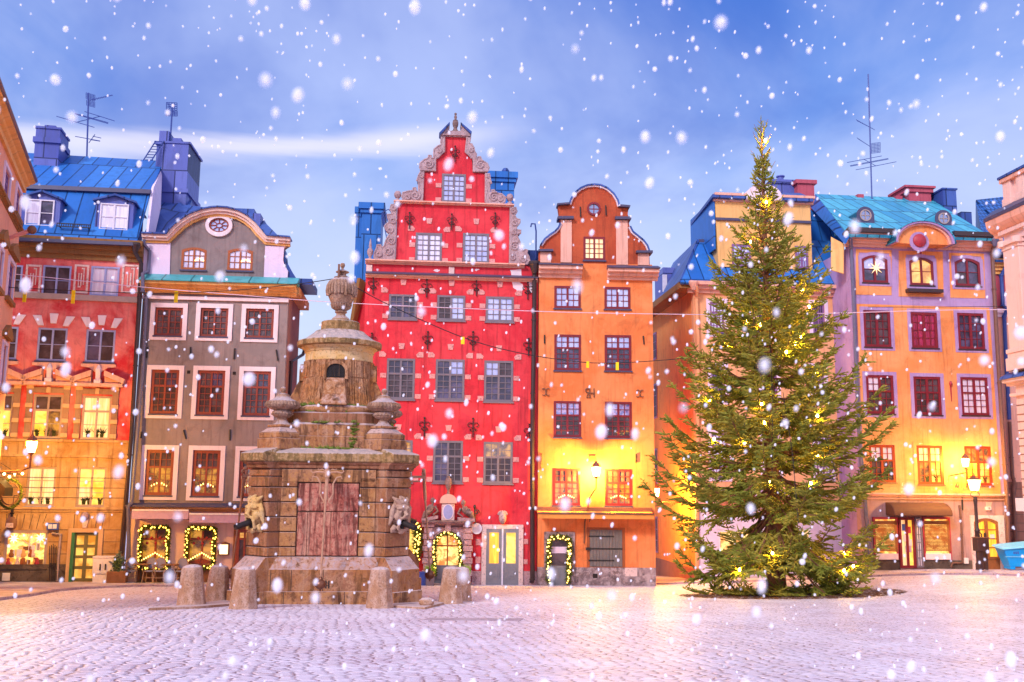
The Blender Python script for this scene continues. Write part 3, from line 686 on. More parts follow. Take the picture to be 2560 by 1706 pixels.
# ---- red house with blue mansard roof (B)
def house_B():
    F = FB; h = House(F, 'mansard_house', 'red house with ochre lower floors and two tier blue mansard roof with dormers')
    uR = F.pt(341, 900)[0]; uL = F.pt(-90, 900)[0]
    zc = F.pt(200, 628)[1]; zs = F.pt(200, 742)[1]; zo = F.pt(200, 1104)[1]; zp = F.pt(200, 1420)[1]
    h.zone([(uL, zo), (uR, zo), (uR, zc), (uL, zc)], M['redB'])
    h.zone([(uL, -1), (uR, -1), (uR, zo), (uL, zo)], M['ochre'], -0.04, 0.35, 'ground_floor_wall')
    # eaves
    h.cornice('cornice', 'wood_eave', (uL, F.pt(200, 650)[1], uR, F.pt(200, 601)[1]), 0.5, 4)
    h.box('string_course', 'f_tan', (uL, F.pt(200, 752)[1], uR, F.pt(200, 738)[1]), -0.12, 0.02)
    h.cornice('string_course', 'ochre', (uL, F.pt(200, 1112)[1], uR, F.pt(200, 1100)[1]), 0.16, 2)
    h.cornice('string_course', 'ochre', (uL, F.pt(200, 1150)[1], uR, F.pt(200, 1138)[1]), 0.20, 2)
    h.cornice('string_course', 'ochre', (uL, F.pt(200, 1286)[1], uR, F.pt(200, 1268)[1]), 0.20, 3)
    h.box('plinth', 'darkplinth', (uL, -1, F.pt(174, 1430)[0], zp+0.15), -0.07, 0.02)
    h.box('plinth', 'darkplinth', (F.pt(245, 1430)[0], -1, uR, zp), -0.07, 0.02)
    # rustication joints as thin recessed lines on the ochre floors
    mb = MB()
    for y in (1195, 1220, 1245): mb.box(uL, uR, -0.046, -0.03, F.pt(200, y)[1]-0.012, F.pt(200, y)[1]+0.012)
    for y in (1325, 1355, 1385):
        mb.box(F.pt(-60, y)[0], F.pt(4, y)[0], -0.046, -0.03, F.pt(200, y)[1]-0.012, F.pt(200, y)[1]+0.012)
        mb.box(F.pt(122, y)[0], F.pt(170, y)[0], -0.046, -0.03, F.pt(200, y)[1]-0.012, F.pt(200, y)[1]+0.012)
        mb.box(F.pt(256, y)[0], uR, -0.046, -0.03, F.pt(200, y)[1]-0.012, F.pt(200, y)[1]+0.012)
    for (xa, ya, xb, yb) in ((215, 770, 190, 890), (285, 770, 250, 895), (345, 770, 312, 895), (400, 770, 372, 850), (640, 770, 630, 890), (840, 770, 810, 890), (895, 770, 868, 890), (60, 770, 62, 890), (150, 770, 135, 890)):
        p, q = F.pt(*B3(xa, ya)), F.pt(*B3(xb, yb)); w2 = 0.012
        mb.prism([(q[0]-w2, q[1]), (q[0]+w2, q[1]), (p[0]+w2, p[1]), (p[0]-w2, p[1])], -0.046, -0.03)
    h.part(mb, 'joint_line', 'darkplinth')
    # roof
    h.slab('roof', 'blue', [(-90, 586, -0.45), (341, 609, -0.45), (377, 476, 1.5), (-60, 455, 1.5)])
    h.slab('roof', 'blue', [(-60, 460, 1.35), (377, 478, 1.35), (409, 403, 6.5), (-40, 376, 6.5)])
    h.slab('gutter', 'ledge', [(-90, 596, -0.62), (337, 614, -0.62), (341, 606, -0.60), (-90, 588, -0.60)], 0.14)
    h.slab('gutter', 'ledge', [(-60, 466, 1.15), (374, 484, 1.15), (377, 474, 1.2), (-60, 456, 1.2)], 0.12)
    # fire wall between the roofs
    a = [(F.pt(*B1(1045, 1010), 0.2)[0], -0.3, F.pt(*B1(1030, 1020), 0.2)[1])]
    pts = [(368, 585, -0.4), (383, 470, 1.4), (408, 400, 6.5), (424, 520, 6.5), (384, 590, 1.0)]
    h.slab('fire_wall', 'lilacwhite', [(370, 590, -0.2), (386, 592, 0.8), (402, 520, 2.2), (406, 420, 6.0), (384, 470, 1.6)], 0.1)
    # dormers
    for (L, T, Rr, B, apex, g) in ((150, 830, 418, 1040, 785, ['g_curt', 'g_mid']), (668, 850, 932, 1055, 812, ['g_curt', 'g_curt'])):
        u0, z0, u1, z1 = F.rect(B1, L, T, Rr, B, 0.05); za = F.pt(*B1((L+Rr)/2, apex), 0.05)[1]
        dm = MB().prism([(u0, z0), (u1, z0), (u1, z1), ((u0+u1)/2, za), (u0, z1)], 0.05, 2.4); h.part(dm, 'dormer', 'indigo')
        rf = MB(); um = (u0+u1)/2
        rf.prism([(u0-0.12, z1-0.06), (um, za-0.02), (u1+0.12, z1-0.06), (u1+0.12, z1+0.02), (um, za+0.07), (u0-0.12, z1+0.02)], -0.12, 2.5); h.part(rf, 'dormer_roof', 'blue_d')
    h.win(B1, 178, 838, 380, 1026, ['g_curt', 'g_mid'], 'f_white', 1, lo=2, ft=0.06, rec=-0.06, d=0.05, hole=False, sill='f_lilac')
    h.win(B1, 698, 868, 900, 1055, ['g_curt', 'g_curt'], 'f_white', 1, lo=2, ft=0.06, rec=-0.06, d=0.05, hole=False, sill='f_lilac')
    gr = MB(); u0, z0, u1, z1 = F.rect(B1, 410, 1018, 645, 1045, 0.0)
    gr.box(u0, u1, -0.28, -0.25, z1-0.04, z1); gr.box(u0, u1, -0.28, -0.25, z0, z0+0.04)
    for i in range(16): x = u0+(u1-u0)*i/15; gr.box(x-0.015, x+0.015, -0.275, -0.255, z0, z1)
    for x in (u0+0.1, u1-0.1): gr.box(x-0.02, x+0.02, -0.26, 0.3, z0, z0+0.03)
    h.part(gr, 'snow_guard', 'iron')
    # chimney
    ch = MB(); c0, c1 = F.pt(*B1(255, 530), 5), F.pt(*B1(425, 530), 5); zb = c0[1]; zt = F.pt(*B1(300, 352), 5)[1]
    ch.box(c0[0], c1[0], 4.6, 6.2, zb-1, zt); ch.box(c0[0]-0.08, c1[0]+0.08, 4.5, 6.3, zt-0.75, zt-0.5); ch.box(c0[0]-0.05, c1[0]+0.05, 4.55, 6.25, zt-0.06, zt+0.04)
    a0 = F.pt(*B1(315, 340), 5)[0]; ch.box(a0, a0+0.5, 4.9, 5.9, zt+0.04, F.pt(*B1(340, 322), 5)[1])
    h.part(ch, 'chimney', 'indigo')
    # top floor windows and relief panels
    for L, Rr, g in ((-60, 190, ['g_mid', 'g_dark']), (360, 605, 'g_dark'), (770, 1015, ['g_curt', 'g_curt'])):
        h.win(B2, L, 8+L*0.02, Rr, 262+L*0.02, g, 'f_lilac', 1, lo=2, ft=0.08, rec=-0.02)
    for L, Rr in ((215, 350), (630, 755), (1038, 1190)):
        u0, z0, u1, z1 = F.rect(B2, L, 8, Rr, 252); pm = MB(); t = 0.08
        pm.prism([(u0, z0), (u1, z0), (u1, z1), (u0, z1)], -0.03, 0.002, [[(u0+t, z0+t), (u1-t, z0+t), (u1-t, z1-t), (u0+t, z1-t)]])
        w3 = u1-u0; hh = z1-z0
        pm.box(u0+w3*0.30, u0+w3*0.36, -0.03, 0.002, z0+hh*0.2, z1-hh*0.3); pm.box(u0+w3*0.64, u0+w3*0.70, -0.03, 0.002, z0+hh*0.3, z1-hh*0.16)
        pm.box(u0+w3*0.36, u0+w3*0.5, -0.03, 0.002, z0+hh*0.2, z0+hh*0.25); pm.box(u0+w3*0.5, u0+w3*0.70, -0.029, 0.002, z1-hh*0.16, z1-hh*0.11)
        pm.box(u0+w3*0.46, u0+w3*0.54, -0.03, 0.002, z0+hh*0.26, z1-hh*0.3)
        h.part(pm, 'relief_panel', 'paletrim')
    # middle floor
    for k, (L, T, Rr, B, g) in enumerate(((-120, 530, 150, 812, 'g_dark'), (315, 545, 570, 828, 'g_dark'), (727, 560, 980, 840, ['g_mid', 'g_dark']))):
        h.win(B2, L, T, Rr, B, g, 'f_lilac', 1, lo=2, ft=0.085, rec=0.02)
        u0, z0, u1, z1 = F.rect(B2, L, T, Rr, B); um = (u0+u1)/2
        sm = MB(); sm.prism([(u0-0.1, z0-0.08), (u0-0.1, z0-0.2), (um-0.35, z0-0.24), (um-0.12, z0-0.42), (um, z0-0.5), (um+0.12, z0-0.42), (um+0.35, z0-0.24), (u1+0.1, z0-0.2), (u1+0.1, z0-0.08)], -0.09, 0.002)
        h.part(sm, 'sill_ornament', 'cornice_p')
        for q, dx, dz in ((-1, -0.02, 0), (0, 0, 0.1), (1, 0.02, 0)):
            cu = um+q*(u1-u0)*0.5; vm = MB()
            vm.prism([(cu-0.11-q*0.10, z1+0.08+dz), (cu+0.11-q*0.10, z1+0.08+dz-0.0*abs(q)), (cu+0.17+q*0.08, z1+0.50+dz), (cu-0.17+q*0.08, z1+0.50+dz)], -0.06, 0.002)
            h.part(vm, 'voussoir', 'white', bevel=0.01)
    # lower windows with broken pediments
    for L, T, Rr, B, g in ((-135, 1105, 105, 1485, ['g_dark', 'g_dark', 'g_gold', 'g_gold']), (275, 1113, 528, 1488, ['g_dark', 'g_dark', 'g_gold', 'g_amber']), (693, 1125, 945, 1498, 'g_pale')):
        h.win(B2, L, T, Rr, B, g, 'f_tan', 1, up=1, lo=2, tr=0.34, ft=0.09, rec=0.04, plants=3)
        u0, z0, u1, z1 = F.rect(B2, L, T, Rr, B); um = (u0+u1)/2; pm = MB()
        for sg in (-1, 1):
            xe = u0-0.02 if sg < 0 else u1+0.02
            pm.box(min(xe, xe+sg*0.24), max(xe, xe+sg*0.24), -0.08, 0.002, z0-0.02, z1+0.30)
        pm.box(u0-0.27, u1+0.27, -0.10, 0.002, z1+0.06, z1+0.28); h.part(pm, 'window_frame_pilaster', 'brownstone')
        for sg in (-1, 1):
            xe = u0-0.02 if sg < 0 else u1+0.02
            for q in (0.03, 0.36, 0.70, 1.12): zz = z0+(z1-z0)*q; h.part(MB().box(min(xe, xe+sg*0.25)-0.01, max(xe, xe+sg*0.25)+0.01, -0.13, -0.075, zz, zz+0.17), 'rustic_block', 'blockB', bevel=0.01)
        h.part(MB().box(um-0.08, um+0.08, -0.14, -0.09, z1+0.06, z1+0.30), 'rustic_block', 'blockB', bevel=0.01)
        pd = MB(); zb = z1+0.50
        pd.box(u0-0.42, u1+0.42, -0.34, 0.002, zb-0.14, zb)
        for sg in (-1, 1):
            x0 = um+sg*(u1-u0+0.9)/2; x1 = um+sg*0.26
            q = [(x0, zb+0.0), (x1, zb+0.30), (x1, zb+0.54), (x0+sg*0.04, zb+0.20)]
            pd.prism(q if sg < 0 else q[::-1], -0.38, 0.002)
            q = [(x0-sg*0.12, zb+0.002), (x1, zb+0.002), (x1, zb+0.28), (x0-sg*0.12, zb+0.05)]
            pd.prism(q if sg < 0 else q[::-1], -0.2, 0.002)
        h.part(pd, 'broken_pediment', 'cornice_p')
        ob = MB(); ob.box(um-0.13, um+0.13, -0.34, -0.02, zb+0.002, zb+0.15)
        sq = lambda r_, z: [(um-r_, -0.18-r_, z), (um+r_, -0.18-r_, z), (um+r_, -0.18+r_, z), (um-r_, -0.18+r_, z)]
        ob.loft([sq(0.08, zb+0.15), sq(0.10, zb+0.58), sq(0.02, zb+0.78)])
        h.part(ob, 'obelisk', 'white')
    # ochre floor windows, shop window, door
    h.win(B3, 225, 365, 475, 703, 'g_pale', 'f_tan', 1, lo=3, ft=0.09, rec=0.02, sill='f_lilac', plants=3)
    h.win(B3, 655, 370, 902, 708, ['g_gold', 'g_gold', 'g_pale', 'g_gold'], 'f_tan', 1, lo=3, ft=0.09, rec=0.02, sill='f_lilac', plants=3)
    h.win(B3, -90, 360, 10, 700, 'g_pale', 'f_tan', 1, lo=3, ft=0.09, rec=0.02)
    h.win(B3, 32, 905, 405, 1238, 'g_shop', 'f_tan', 1, lo=1, sash=1, ft=0.12, rec=-0.02, name='shop_window')
    u0, z0, u1, z1 = F.rect(B3, 60, 930, 380, 1215); rg = random.Random(2)
    for i in range(26):
        x = rg.uniform(u0+0.05, u1-0.2); hh = rg.uniform(0.08, 0.34); zz = z0+rg.choice((0.02, 0.02, 0.35, 0.62)); m_ = rg.choice(('shield', 'door_brown', 'f_white', 'wood', 'paletrim', 'cornice_o', 'f_rust'))
        if i % 3: h.part(MB().box(x, x+rg.uniform(0.07, 0.2), 0.012, 0.032, zz, zz+hh), 'display_item', m_, bevel=0.01)
        else: h.part(MB().lathe([(0.02, 0), (0.09, 0.03), (0.10, 0.12), (0.05, 0.2), (0.07, 0.28), (0, 0.33)], 10, (x, 0.0, zz), sy=0.3), 'display_item', m_, smooth=True)
    tw = MB(); xm = (u0+u1)/2+0.1
    tw.tube([(xm, 0.02, z0), (xm, 0.02, z0+0.9), (xm+0.05, 0.02, z1-0.2)], 0.018, 5)
    for i in range(16): a_ = rg.uniform(-1.2, 1.2); zz = z0+0.5+0.05*i; tw.tube([(xm, 0.02, zz), (xm+0.38*math.sin(a_), 0.02, zz+0.3*math.cos(a_))], 0.009, 4)
    h.part(tw, 'display_branch', 'f_white')
    for x, z in ((u0+0.22, z1-0.22), (u1-0.2, z1-0.2)):
        st = [((0.20 if k % 2 == 0 else 0.08)*math.cos(math.pi*k/8), (0.20 if k % 2 == 0 else 0.08)*math.sin(math.pi*k/8)) for k in range(16)]
        h.part(MB().prism([(x+a_, z+b_) for a_, b_ in st], 0.0, 0.02), 'display_star', 'lantern')
    u0, z0, u1, z1 = F.rect(B3, 575, 890, 872, 1350); di = F.rect(B3, 612, 925, 832, 1345)
    zb_ = di[1]-0.05
    h.part(MB().prism([(u0, zb_), (di[0], zb_), (di[0], di[3]), (di[2], di[3]), (di[2], zb_), (u1, zb_), (u1, z1), (u0, z1)], -0.14, 0.0), 'door_surround', 'blockB')
    h.win(B3, 612, 925, 832, 1345, ['g_warm', 'g_warm'], 'door_olive', 1, lo=4, ft=0.13, mull=0.14, munt=0.12, rec=0.0, sill=None, name='door')
    h.part(MB().box(di[0]-0.02, di[0]+0.10, -0.22, -0.04, di[1], di[3]), 'door_edge', 'door_green')
    k = F.rect(B3, 700, 805, 758, 885); h.part(MB().prism([(k[0]+0.05, k[1]), (k[2]-0.05, k[1]), (k[2], k[3]), (k[0], k[3])], -0.14, -0.03), 'keystone', 'paletrim')
    c = F.pt(*B3(732, 785)); h.part(MB().sphere((c[0], -0.18, c[1]), 0.17, 12), 'keystone_ball', 'carved', smooth=True)
    g = F.rect(B3, 25, 1275, 90, 1330); gm = MB()
    for i in range(7): zz = g[1]+(g[3]-g[1])*i/6; gm.box(g[0], g[2], -0.10, -0.07, zz-0.025, zz+0.025)
    h.part(gm, 'vent_grille', 'whitep')
    rl = MB()
    for i, x in enumerate((432, 447, 462, 477, 492)): q0 = F.pt(*B3(x, 1330)); q1 = F.pt(*B3(x+3, 1020+10*abs(i-2))); rl.tube([(q0[0], -0.2, q0[1]), (q1[0], -0.2, q1[1])], 0.015, 6)
    q = F.pt(*B3(432, 1190)); q2 = F.pt(*B3(497, 1190)); rl.box(q[0], q2[0], -0.215, -0.185, q[1]-0.015, q[1]+0.015); rl.box(q[0], q[0]+0.03, -0.2, 0, q[1]-0.016, q[1]+0.016)
    h.part(rl, 'railing', 'iron')
    q0, q1, q2, q3 = F.pt(*B3(495, 1338)), F.pt(*B3(505, 1150)), F.pt(*B3(525, 940)), F.pt(*B3(450, 930))
    h.pipe([q0, q1, q2, (q3[0], q3[1])], 0.05, 'f_tan', y=-0.16)
    # downpipe at the right edge
    h.pipe([F.pt(*B1(955, 1150), -0.3)+(-0.45,), F.pt(*B1(952, 1215), -0.2)+(-0.4,), F.pt(*B1(992, 1290))+(-0.14,), F.pt(345, 830), F.pt(330, 1090), F.pt(*B3(1040, 1100))], 0.085, 'pipe_d', y=-0.14)
    hp = F.pt(*B1(957, 1165), -0.3); h.part(MB().lathe([(0.07, -0.3), (0.2, 0), (0.2, 0.1)], 10, (hp[0], -0.45, hp[1])), 'rain_hopper', 'pipe_d')
    h.finish(); return h
HB = house_B()

# ---- grey house with curved gable (C)
def house_C():
    F = FC; h = House(F, 'curved_gable_house', 'grey brown house with a rounded gable and white framed brown windows behind the stone well')
    uL = F.pt(356, 760)[0]; uR = F.pt(720, 760)[0]
    zt = F.pt(*C1(700, 1425))[1]; zg = F.pt(*C3(600, 615))[1]
    h.zone([(uL, zg), (uR, zg), (uR, zt), (uL, zt)], M['gray'])
    h.zone([(uL, -1.2), (uR, -1.2), (uR, zg), (uL, zg)], M['pinkwall'], 0.02, 0.37, 'ground_floor_wall')
    # gable
    arc = [(300, 1078), (345, 1020), (400, 970), (470, 925), (560, 890), (640, 875), (690, 872), (760, 877), (840, 897), (910, 935), (970, 985), (1010, 1035), (1045, 1088)]
    top = [(1215, 1090), (1218, 1120), (1180, 1145), (1172, 1240), (1185, 1290), (1208, 1320), (1205, 1375)]
    g = h.poly(C1, [(112, 1370)]+top[::-1]+arc[::-1]+[(122, 1072)])
    h.zone(g, M['gray'], 0.0, 0.4, 'gable_wall')
    for pts in ([(112, 1362), (316, 1358), (322, 1110), (122, 1108)], [(1024, 1372), (1204, 1372), (1207, 1320), (1183, 1290), (1170, 1240), (1178, 1145), (1195, 1135), (1036, 1132)]):
        h.part(MB().prism(h.poly(C1, pts)[::1], -0.05, 0.002), 'pilaster', 'lilacwhite')
    # moulded band following the outline
    outer = [(118, 1050), (300, 1056)]+[(x, y-18) for x, y in arc[1:-1]]+[(1050, 1066), (1228, 1080)]
    def offs(pts, k):
        r_ = []
        for i, (x, y) in enumerate(pts):
            a = pts[max(i-1, 0)]; b = pts[min(i+1, len(pts)-1)]; dx, dy = b[0]-a[0], b[1]-a[1]; L = math.hypot(dx, dy)
            r_.append((x-dy/L*k, y+dx/L*k))
        return r_
    for k0, k1, pr, mt, nm in ((2, 26, 0.30, 'moulding', 'gable_moulding'), (26, 44, 0.20, 'moulding', 'gable_moulding'), (44, 60, 0.12, 'cornice_o', 'gable_moulding')):
        a_ = offs(outer, k0); b_ = offs(outer, k1)
        h.part(MB().prism(h.poly(C1, b_+a_[::-1]), -pr, 0.0), nm, mt)
    a_ = offs(outer, -8); b_ = offs(outer, 2)
    h.part(MB().prism(h.poly(C1, b_+a_[::-1]), -0.4, 0.5), 'gable_flashing', 'blue_d')
    # oval window
    c = F.pt(*C1(688, 978)); ex = F.pt(*C1(763, 978))[0]-c[0]; ez = c[1]-F.pt(*C1(688, 1032))[1]
    def ell(rx, rz, n=32): return [(c[0]+rx*math.cos(2*math.pi*i/n), c[1]+rz*math.sin(2*math.pi*i/n)) for i in range(n)]
    fo = h.part(MB().prism(ell(ex, ez), -0.04, 0.05, [ell(ex*0.84, ez*0.82)]), 'oval_window', 'f_brown')
    sp = MB()
    for i in range(8):
        a = math.pi*2*i/8; sp.tube([(c[0]+ex*0.3*math.cos(a), 0.0, c[1]+ez*0.3*math.sin(a)), (c[0]+ex*0.86*math.cos(a), 0.0, c[1]+ez*0.86*math.sin(a))], 0.025, 6)
    sp.tube([(c[0]+ex*0.3*math.cos(2*math.pi*i/16), 0.0, c[1]+ez*0.3*math.sin(2*math.pi*i/16)) for i in range(17)], 0.022, 6)
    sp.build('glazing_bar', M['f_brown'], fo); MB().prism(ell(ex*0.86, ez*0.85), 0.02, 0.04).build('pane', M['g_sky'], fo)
    MB().prism(ell(ex*1.36, ez*1.6), -0.10, 0.0, [ell(ex*1.005, ez*1.005)]).build('surround', M['white'], fo)
    h.holes.append(ell(ex*0.98, ez*0.98))
    for L, T, Rr, B in ((402, 1142, 592, 1312), (750, 1150, 942, 1318)):
        h.win(C1, L, T, Rr, B, ['g_curt', 'g_curt'], 'f_rust', 2, lo=3, ft=0.10, rec=-0.01, arch=0.12, candles=0)
        u0, z0, u1, z1 = F.rect(C1, L, T, Rr, B); cb = MB()
        for k in range(7): q = k/3-1; cb.sphere((u0+(u1-u0)*0.72+0.2*q, 0.03, z0+(z1-z0)*0.42+0.09*(1-abs(q))), 0.028, 6)
        h.part(cb, 'candle', 'candle')
    # copper ledge and cornice
    z0 = F.pt(*C1(700, 1428))[1]; z1 = F.pt(*C1(700, 1358))[1]; uE = F.pt(*C1(1285, 1400), -0.4)[0]; uS = uL-0.02
    h.extr('ledge_roof', 'copper', [(-0.72, z0), (-0.72, z0+0.05), (-0.04, z1), (-0.002, z1), (-0.002, z0)], uS, uE)
    h.cornice('cornice', 'cornice_o', (uS, F.pt(*C1(700, 1502))[1], uE-0.1, z0-0.003), 0.62, 4)
    h.box('string_course', 'white', (uS, F.pt(*C1(700, 1546))[1], uR+0.02, F.pt(*C1(700, 1522))[1]), -0.10, 0.02)
    zz = F.pt(*C1(1330, 1405), 0.2); uu = F.pt(*C1(1285, 1400), 0.2)[0]
    h.part(MB().box(uu-0.3, F.pt(*C1(1388, 1405), 0.3)[0], 0.2, 2.6, zz[1]-0.10, zz[1]+0.16), 'side_eave', 'blue_d')
    # flared flashing at the foot of the gable on the right
    h.part(MB().prism(h.poly(C1, [(1200, 1385), (1290, 1415), (1265, 1370), (1228, 1310), (1190, 1240), (1178, 1150), (1170, 1240), (1204, 1320)]), 0.05, 0.8), 'gable_flashing', 'blue_d')
    # windows
    for L, T, Rr, B, g in ((275, 122, 563, 412, 'g_dark'), (745, 128, 1032, 421, 'g_dark'), (1214, 135, 1503, 434, ['g_dark', 'g_dark'])):
        h.win(C2, L, T, Rr, B, g, 'f_brown', 2, lo=4, ft=0.10, rec=0.03, sur=(0.19, 'white', 0.05))
    for L, T, Rr, B in ((232, 763, 520, 1218), (710, 770, 995, 1228), (1186, 778, 1468, 1237)):
        h.win(C2, L, T, Rr, B, ['g_dark', 'g_mid', 'g_dark', 'g_dark'], 'f_brown', 2, up=2, lo=4, tr=0.34, ft=0.12, rec=0.03, sur=(0.19, 'white', 0.05))
    for L, T, Rr, B in ((218, 153, 454, 541), (615, 157, 850, 547), (1014, 163, 1245, 552)):
        h.win(C3, L, T, Rr, B, ['g_dark', 'g_dark', 'g_amber', 'g_amber'], 'f_brown', 2, up=2, lo=4, tr=0.36, ft=0.13, rec=0.03, sur=(0.19, 'white', 0.05), candles=7)
    # iron wall ties and vents
    for zf, pts in ((C2, ((205, 530, 195, 640), (648, 530, 646, 655), (1103, 543, 1094, 655), (1530, 558, 1548, 670))), (C3, ((188, 0, 180, 55), (545, -15, 565, 60), (940, -20, 938, 75)))):
        for xa, ya, xb, yb in pts:
            p, q = F.pt(*zf(xa, ya)), F.pt(*zf(xb, yb)); mb = MB(); mb.tube([(p[0], -0.04, p[1]), (q[0], -0.04, q[1])], 0.035, 6); h.part(mb, 'wall_tie', 'iron')
    for L, T, Rr, B in ((610, 770, 643, 803), (1080, 783, 1113, 815)): h.box('vent', 'dark', F.rect(C2, L, T, Rr, B), -0.012, 0.01)
    # ground floor: ledge, dentil cornice, awnings
    z0, z1 = F.pt(*C3(600, 640))[1], F.pt(*C3(600, 607))[1]
    h.extr('ledge', 'ledge', [(-0.55, z0), (-0.55, z0+0.06), (-0.02, z1), (0.05, z1), (0.05, z0)], uL, uR+0.03)
    z2 = F.pt(*C3(600, 678))[1]
    h.cornice('cornice', 'cornice_o', (uL, z2, uR+0.02, z0-0.003), 0.42, 3)
    de = MB(); n = 60
    for i in range(n): x = uL+(uR-uL)*(i+0.2)/n; de.box(x, x+(uR-uL)/n*0.55, -0.34, -0.25, z2+0.10, z2+0.22)
    h.part(de, 'dentils', 'cornice_p')
    for L, T, Rr, B in ((108, 676, 588, 742), (598, 682, 1130, 775)):
        u0, zb, u1, zt_ = F.rect(C3, L, T, Rr, B, -1.0); zz0 = F.pt(*C3((L+Rr)/2, T))[1]-0.05
        h.extr('awning', 'awn_lilac', [(-0.03, zz0-0.30), (-0.03, zz0-0.26), (-1.0, zb+0.34), (-1.03, zb+0.34), (-1.03, zb), (-1.0, zb), (-1.0, zb+0.28)], F.pt(*C3(L, 700), -0.9)[0], F.pt(*C3(Rr, 700), -0.9)[0])
        h.extr('awning_rail', 'whitep', [(-1.06, zb+0.32), (-1.06, zb+0.38), (-0.98, zb+0.38), (-0.98, zb+0.32)], F.pt(*C3(L, 700), -0.9)[0], F.pt(*C3(Rr, 700), -0.9)[0])
    for L, T, Rr, B in ((172, 815, 425, 1150), (572, 815, 822, 1150)):
        h.win(C3, L, T, Rr, B, ['g_amber', 'g_dark', 'g_amber', 'g_amber'], 'f_brown', 1, up=1, lo=1, tr=0.27, ft=0.09, rec=0.05, name='shop_window', sill='wood')
        u0, z0_, u1, z1_ = F.rect(C3, L, T, Rr, B); um = (u0+u1)/2; cb = MB()
        for k in range(13):
            q = k/6-1; cb.sphere((um+q*0.52, 0.04, z0_+0.26+0.30*(1-abs(q))), 0.024, 6, sz=1.5)
        for sg in (-1, 1): h.part(MB().prism([(um+sg*0.02, z0_+0.12), (um+sg*0.55, z0_+0.12), (um+sg*0.55, z0_+0.17), (um+sg*0.02, z0_+0.34)][::sg], 0.03, 0.09), 'candle_stand', 'f_brown')
        for k in range(5): h.part(MB().sphere((u0+0.25+k*(u1-u0-0.5)/4, 0.06, z0_+0.95+0.22*(k % 2)), 0.06, 8), 'window_ornament', 'shield')
        h.part(cb, 'candle', 'candle')
    wl = F.rect(C3, 148, 1165, 430, 1310); h.part(MB().box(F.rect(C3, 150, 1165, 1000, 1300)[0], F.pt(*C3(930, 1200))[0], -0.06, 0.03, -1.0, F.pt(*C3(500, 1168))[1]), 'plinth', 'wood')
    r_ = F.rect(C3, 985, 830, 1078, 1320); h.part(MB().box(r_[0]-0.12, r_[2]+0.3, -0.05, 0.03, -1, r_[3]+0.15), 'door_frame', 'door_brown')
    h.win(C3, 985, 830, 1130, 1318, ['g_warm', 'g_warm', 'g_dark', 'g_dark'], 'f_brown', 1, up=1, lo=2, tr=0.12, ft=0.14, rec=-0.12, hole=False, sill=None, name='door')
    # drainpipe on the left
    h.pipe([F.pt(*C1(130, 1090), -0.2)+(-0.35,), F.pt(*C1(135, 1130))+(-0.3,), F.pt(*C1(168, 1175))+(-0.12,), F.pt(*C1(158, 1330))+(-0.12,), F.pt(*C1(150, 1370))+(-0.8,), F.pt(*C1(148, 1500))+(-0.75,), F.pt(*C2(200, 0))+(-0.14,), F.pt(*C2(165, 700))+(-0.14,), F.pt(*C3(135, 590))+(-0.6,), F.pt(*C3(105, 640))+(-0.6,), F.pt(*C3(88, 1200))+(-0.14,)], 0.075, 'pipe_b')
    # roof, chimney and side wall
    h.slab('roof', 'blue_d', [(356, 592, 0.2), (712, 606, 0.4), (640, 534, 5.0), (400, 505, 5.0)])
    h.slab('roof', 'blue_d', [(370, 590, 0.35), (445, 585, 0.5), (480, 500, 6.0), (392, 520, 3.0)])
    b0, b1 = F.pt(*C1(490, 860), 5.5), F.pt(*C1(965, 862), 5.5)
    h.part(MB().box(b0[0], b1[0], 5.0, 7.0, b0[1]-3, b0[1]+0.02), 'roof_ridge', 'blue_d')
    b0, b1 = F.pt(*C1(940, 885), 3), F.pt(*C1(1000, 885), 3); h.part(MB().box(b0[0], b1[0], 3, 5.0, F.pt(*C1(970, 1010), 3)[1], b0[1]), 'roof_hatch', 'indigo')
    ch = MB(); d = 5.0
    a, b = F.pt(*C1(262, 350), d), F.pt(*C1(462, 350), d); zb = F.pt(*C1(360, 900), d)[1]
    ch.box(a[0], b[0], d, d+2.6, zb-1, a[1])
    zq = F.pt(*C1(360, 700), d)[1]; ch.box(a[0]-0.06, b[0]+0.10, d-0.08, d+2.7, zq-0.2, zq)
    a2, b2 = F.pt(*C1(210, 345), d), F.pt(*C1(268, 345), d); ch.box(a2[0], b2[0], d+0.2, d+2.4, zb, a2[1]); ch.box(a2[0]-0.06, b2[0]+0.3, d+0.1, d+2.4, a2[1]-0.08, a2[1]+0.05)
    a3, b3 = F.pt(*C1(222, 240), d), F.pt(*C1(295, 240), d); ch.box(a3[0], b3[0], d+0.4, d+1.6, a2[1], a3[1])
    a4, b4 = F.pt(*C1(318, 290), d), F.pt(*C1(384, 290), d); ch.box(a4[0], b4[0], d+0.5, d+1.6, a[1]-0.1, a4[1])
    ch.box(a[0]-0.04, b[0]+0.08, d-0.05, d+2.7, a[1]-0.04, a[1]+0.06)
    h.part(ch, 'chimney', 'indigo')
    lp, lq = F.pt(*C1(112, 480), 4.5), F.pt(*C1(205, 335), 4.8); ld = MB()
    for o in (0, 0.38): ld.tube([(lp[0]+o, 4.6, lp[1]), (lq[0]+o, 4.9, lq[1])], 0.03, 6)
    for i in range(8): t = (i+0.5)/8; x = lp[0]+(lq[0]-lp[0])*t; z = lp[1]+(lq[1]-lp[1])*t; ld.tube([(x, 4.75, z), (x+0.38, 4.75, z)], 0.02, 6)
    h.part(ld, 'roof_ladder', 'antenna')
    zt2 = F.pt(*C1(1285, 1430))[1]
    h.part(MB().box(uR-0.3, uR, 0.35, 4.2, -1.5, zt2), 'side_wall', 'brownwall')
    h.part(MB().box(uR-0.1, uR+0.42, 0.2, 4.2, zt2-0.35, zt2), 'side_cornice', 'cornice_o')
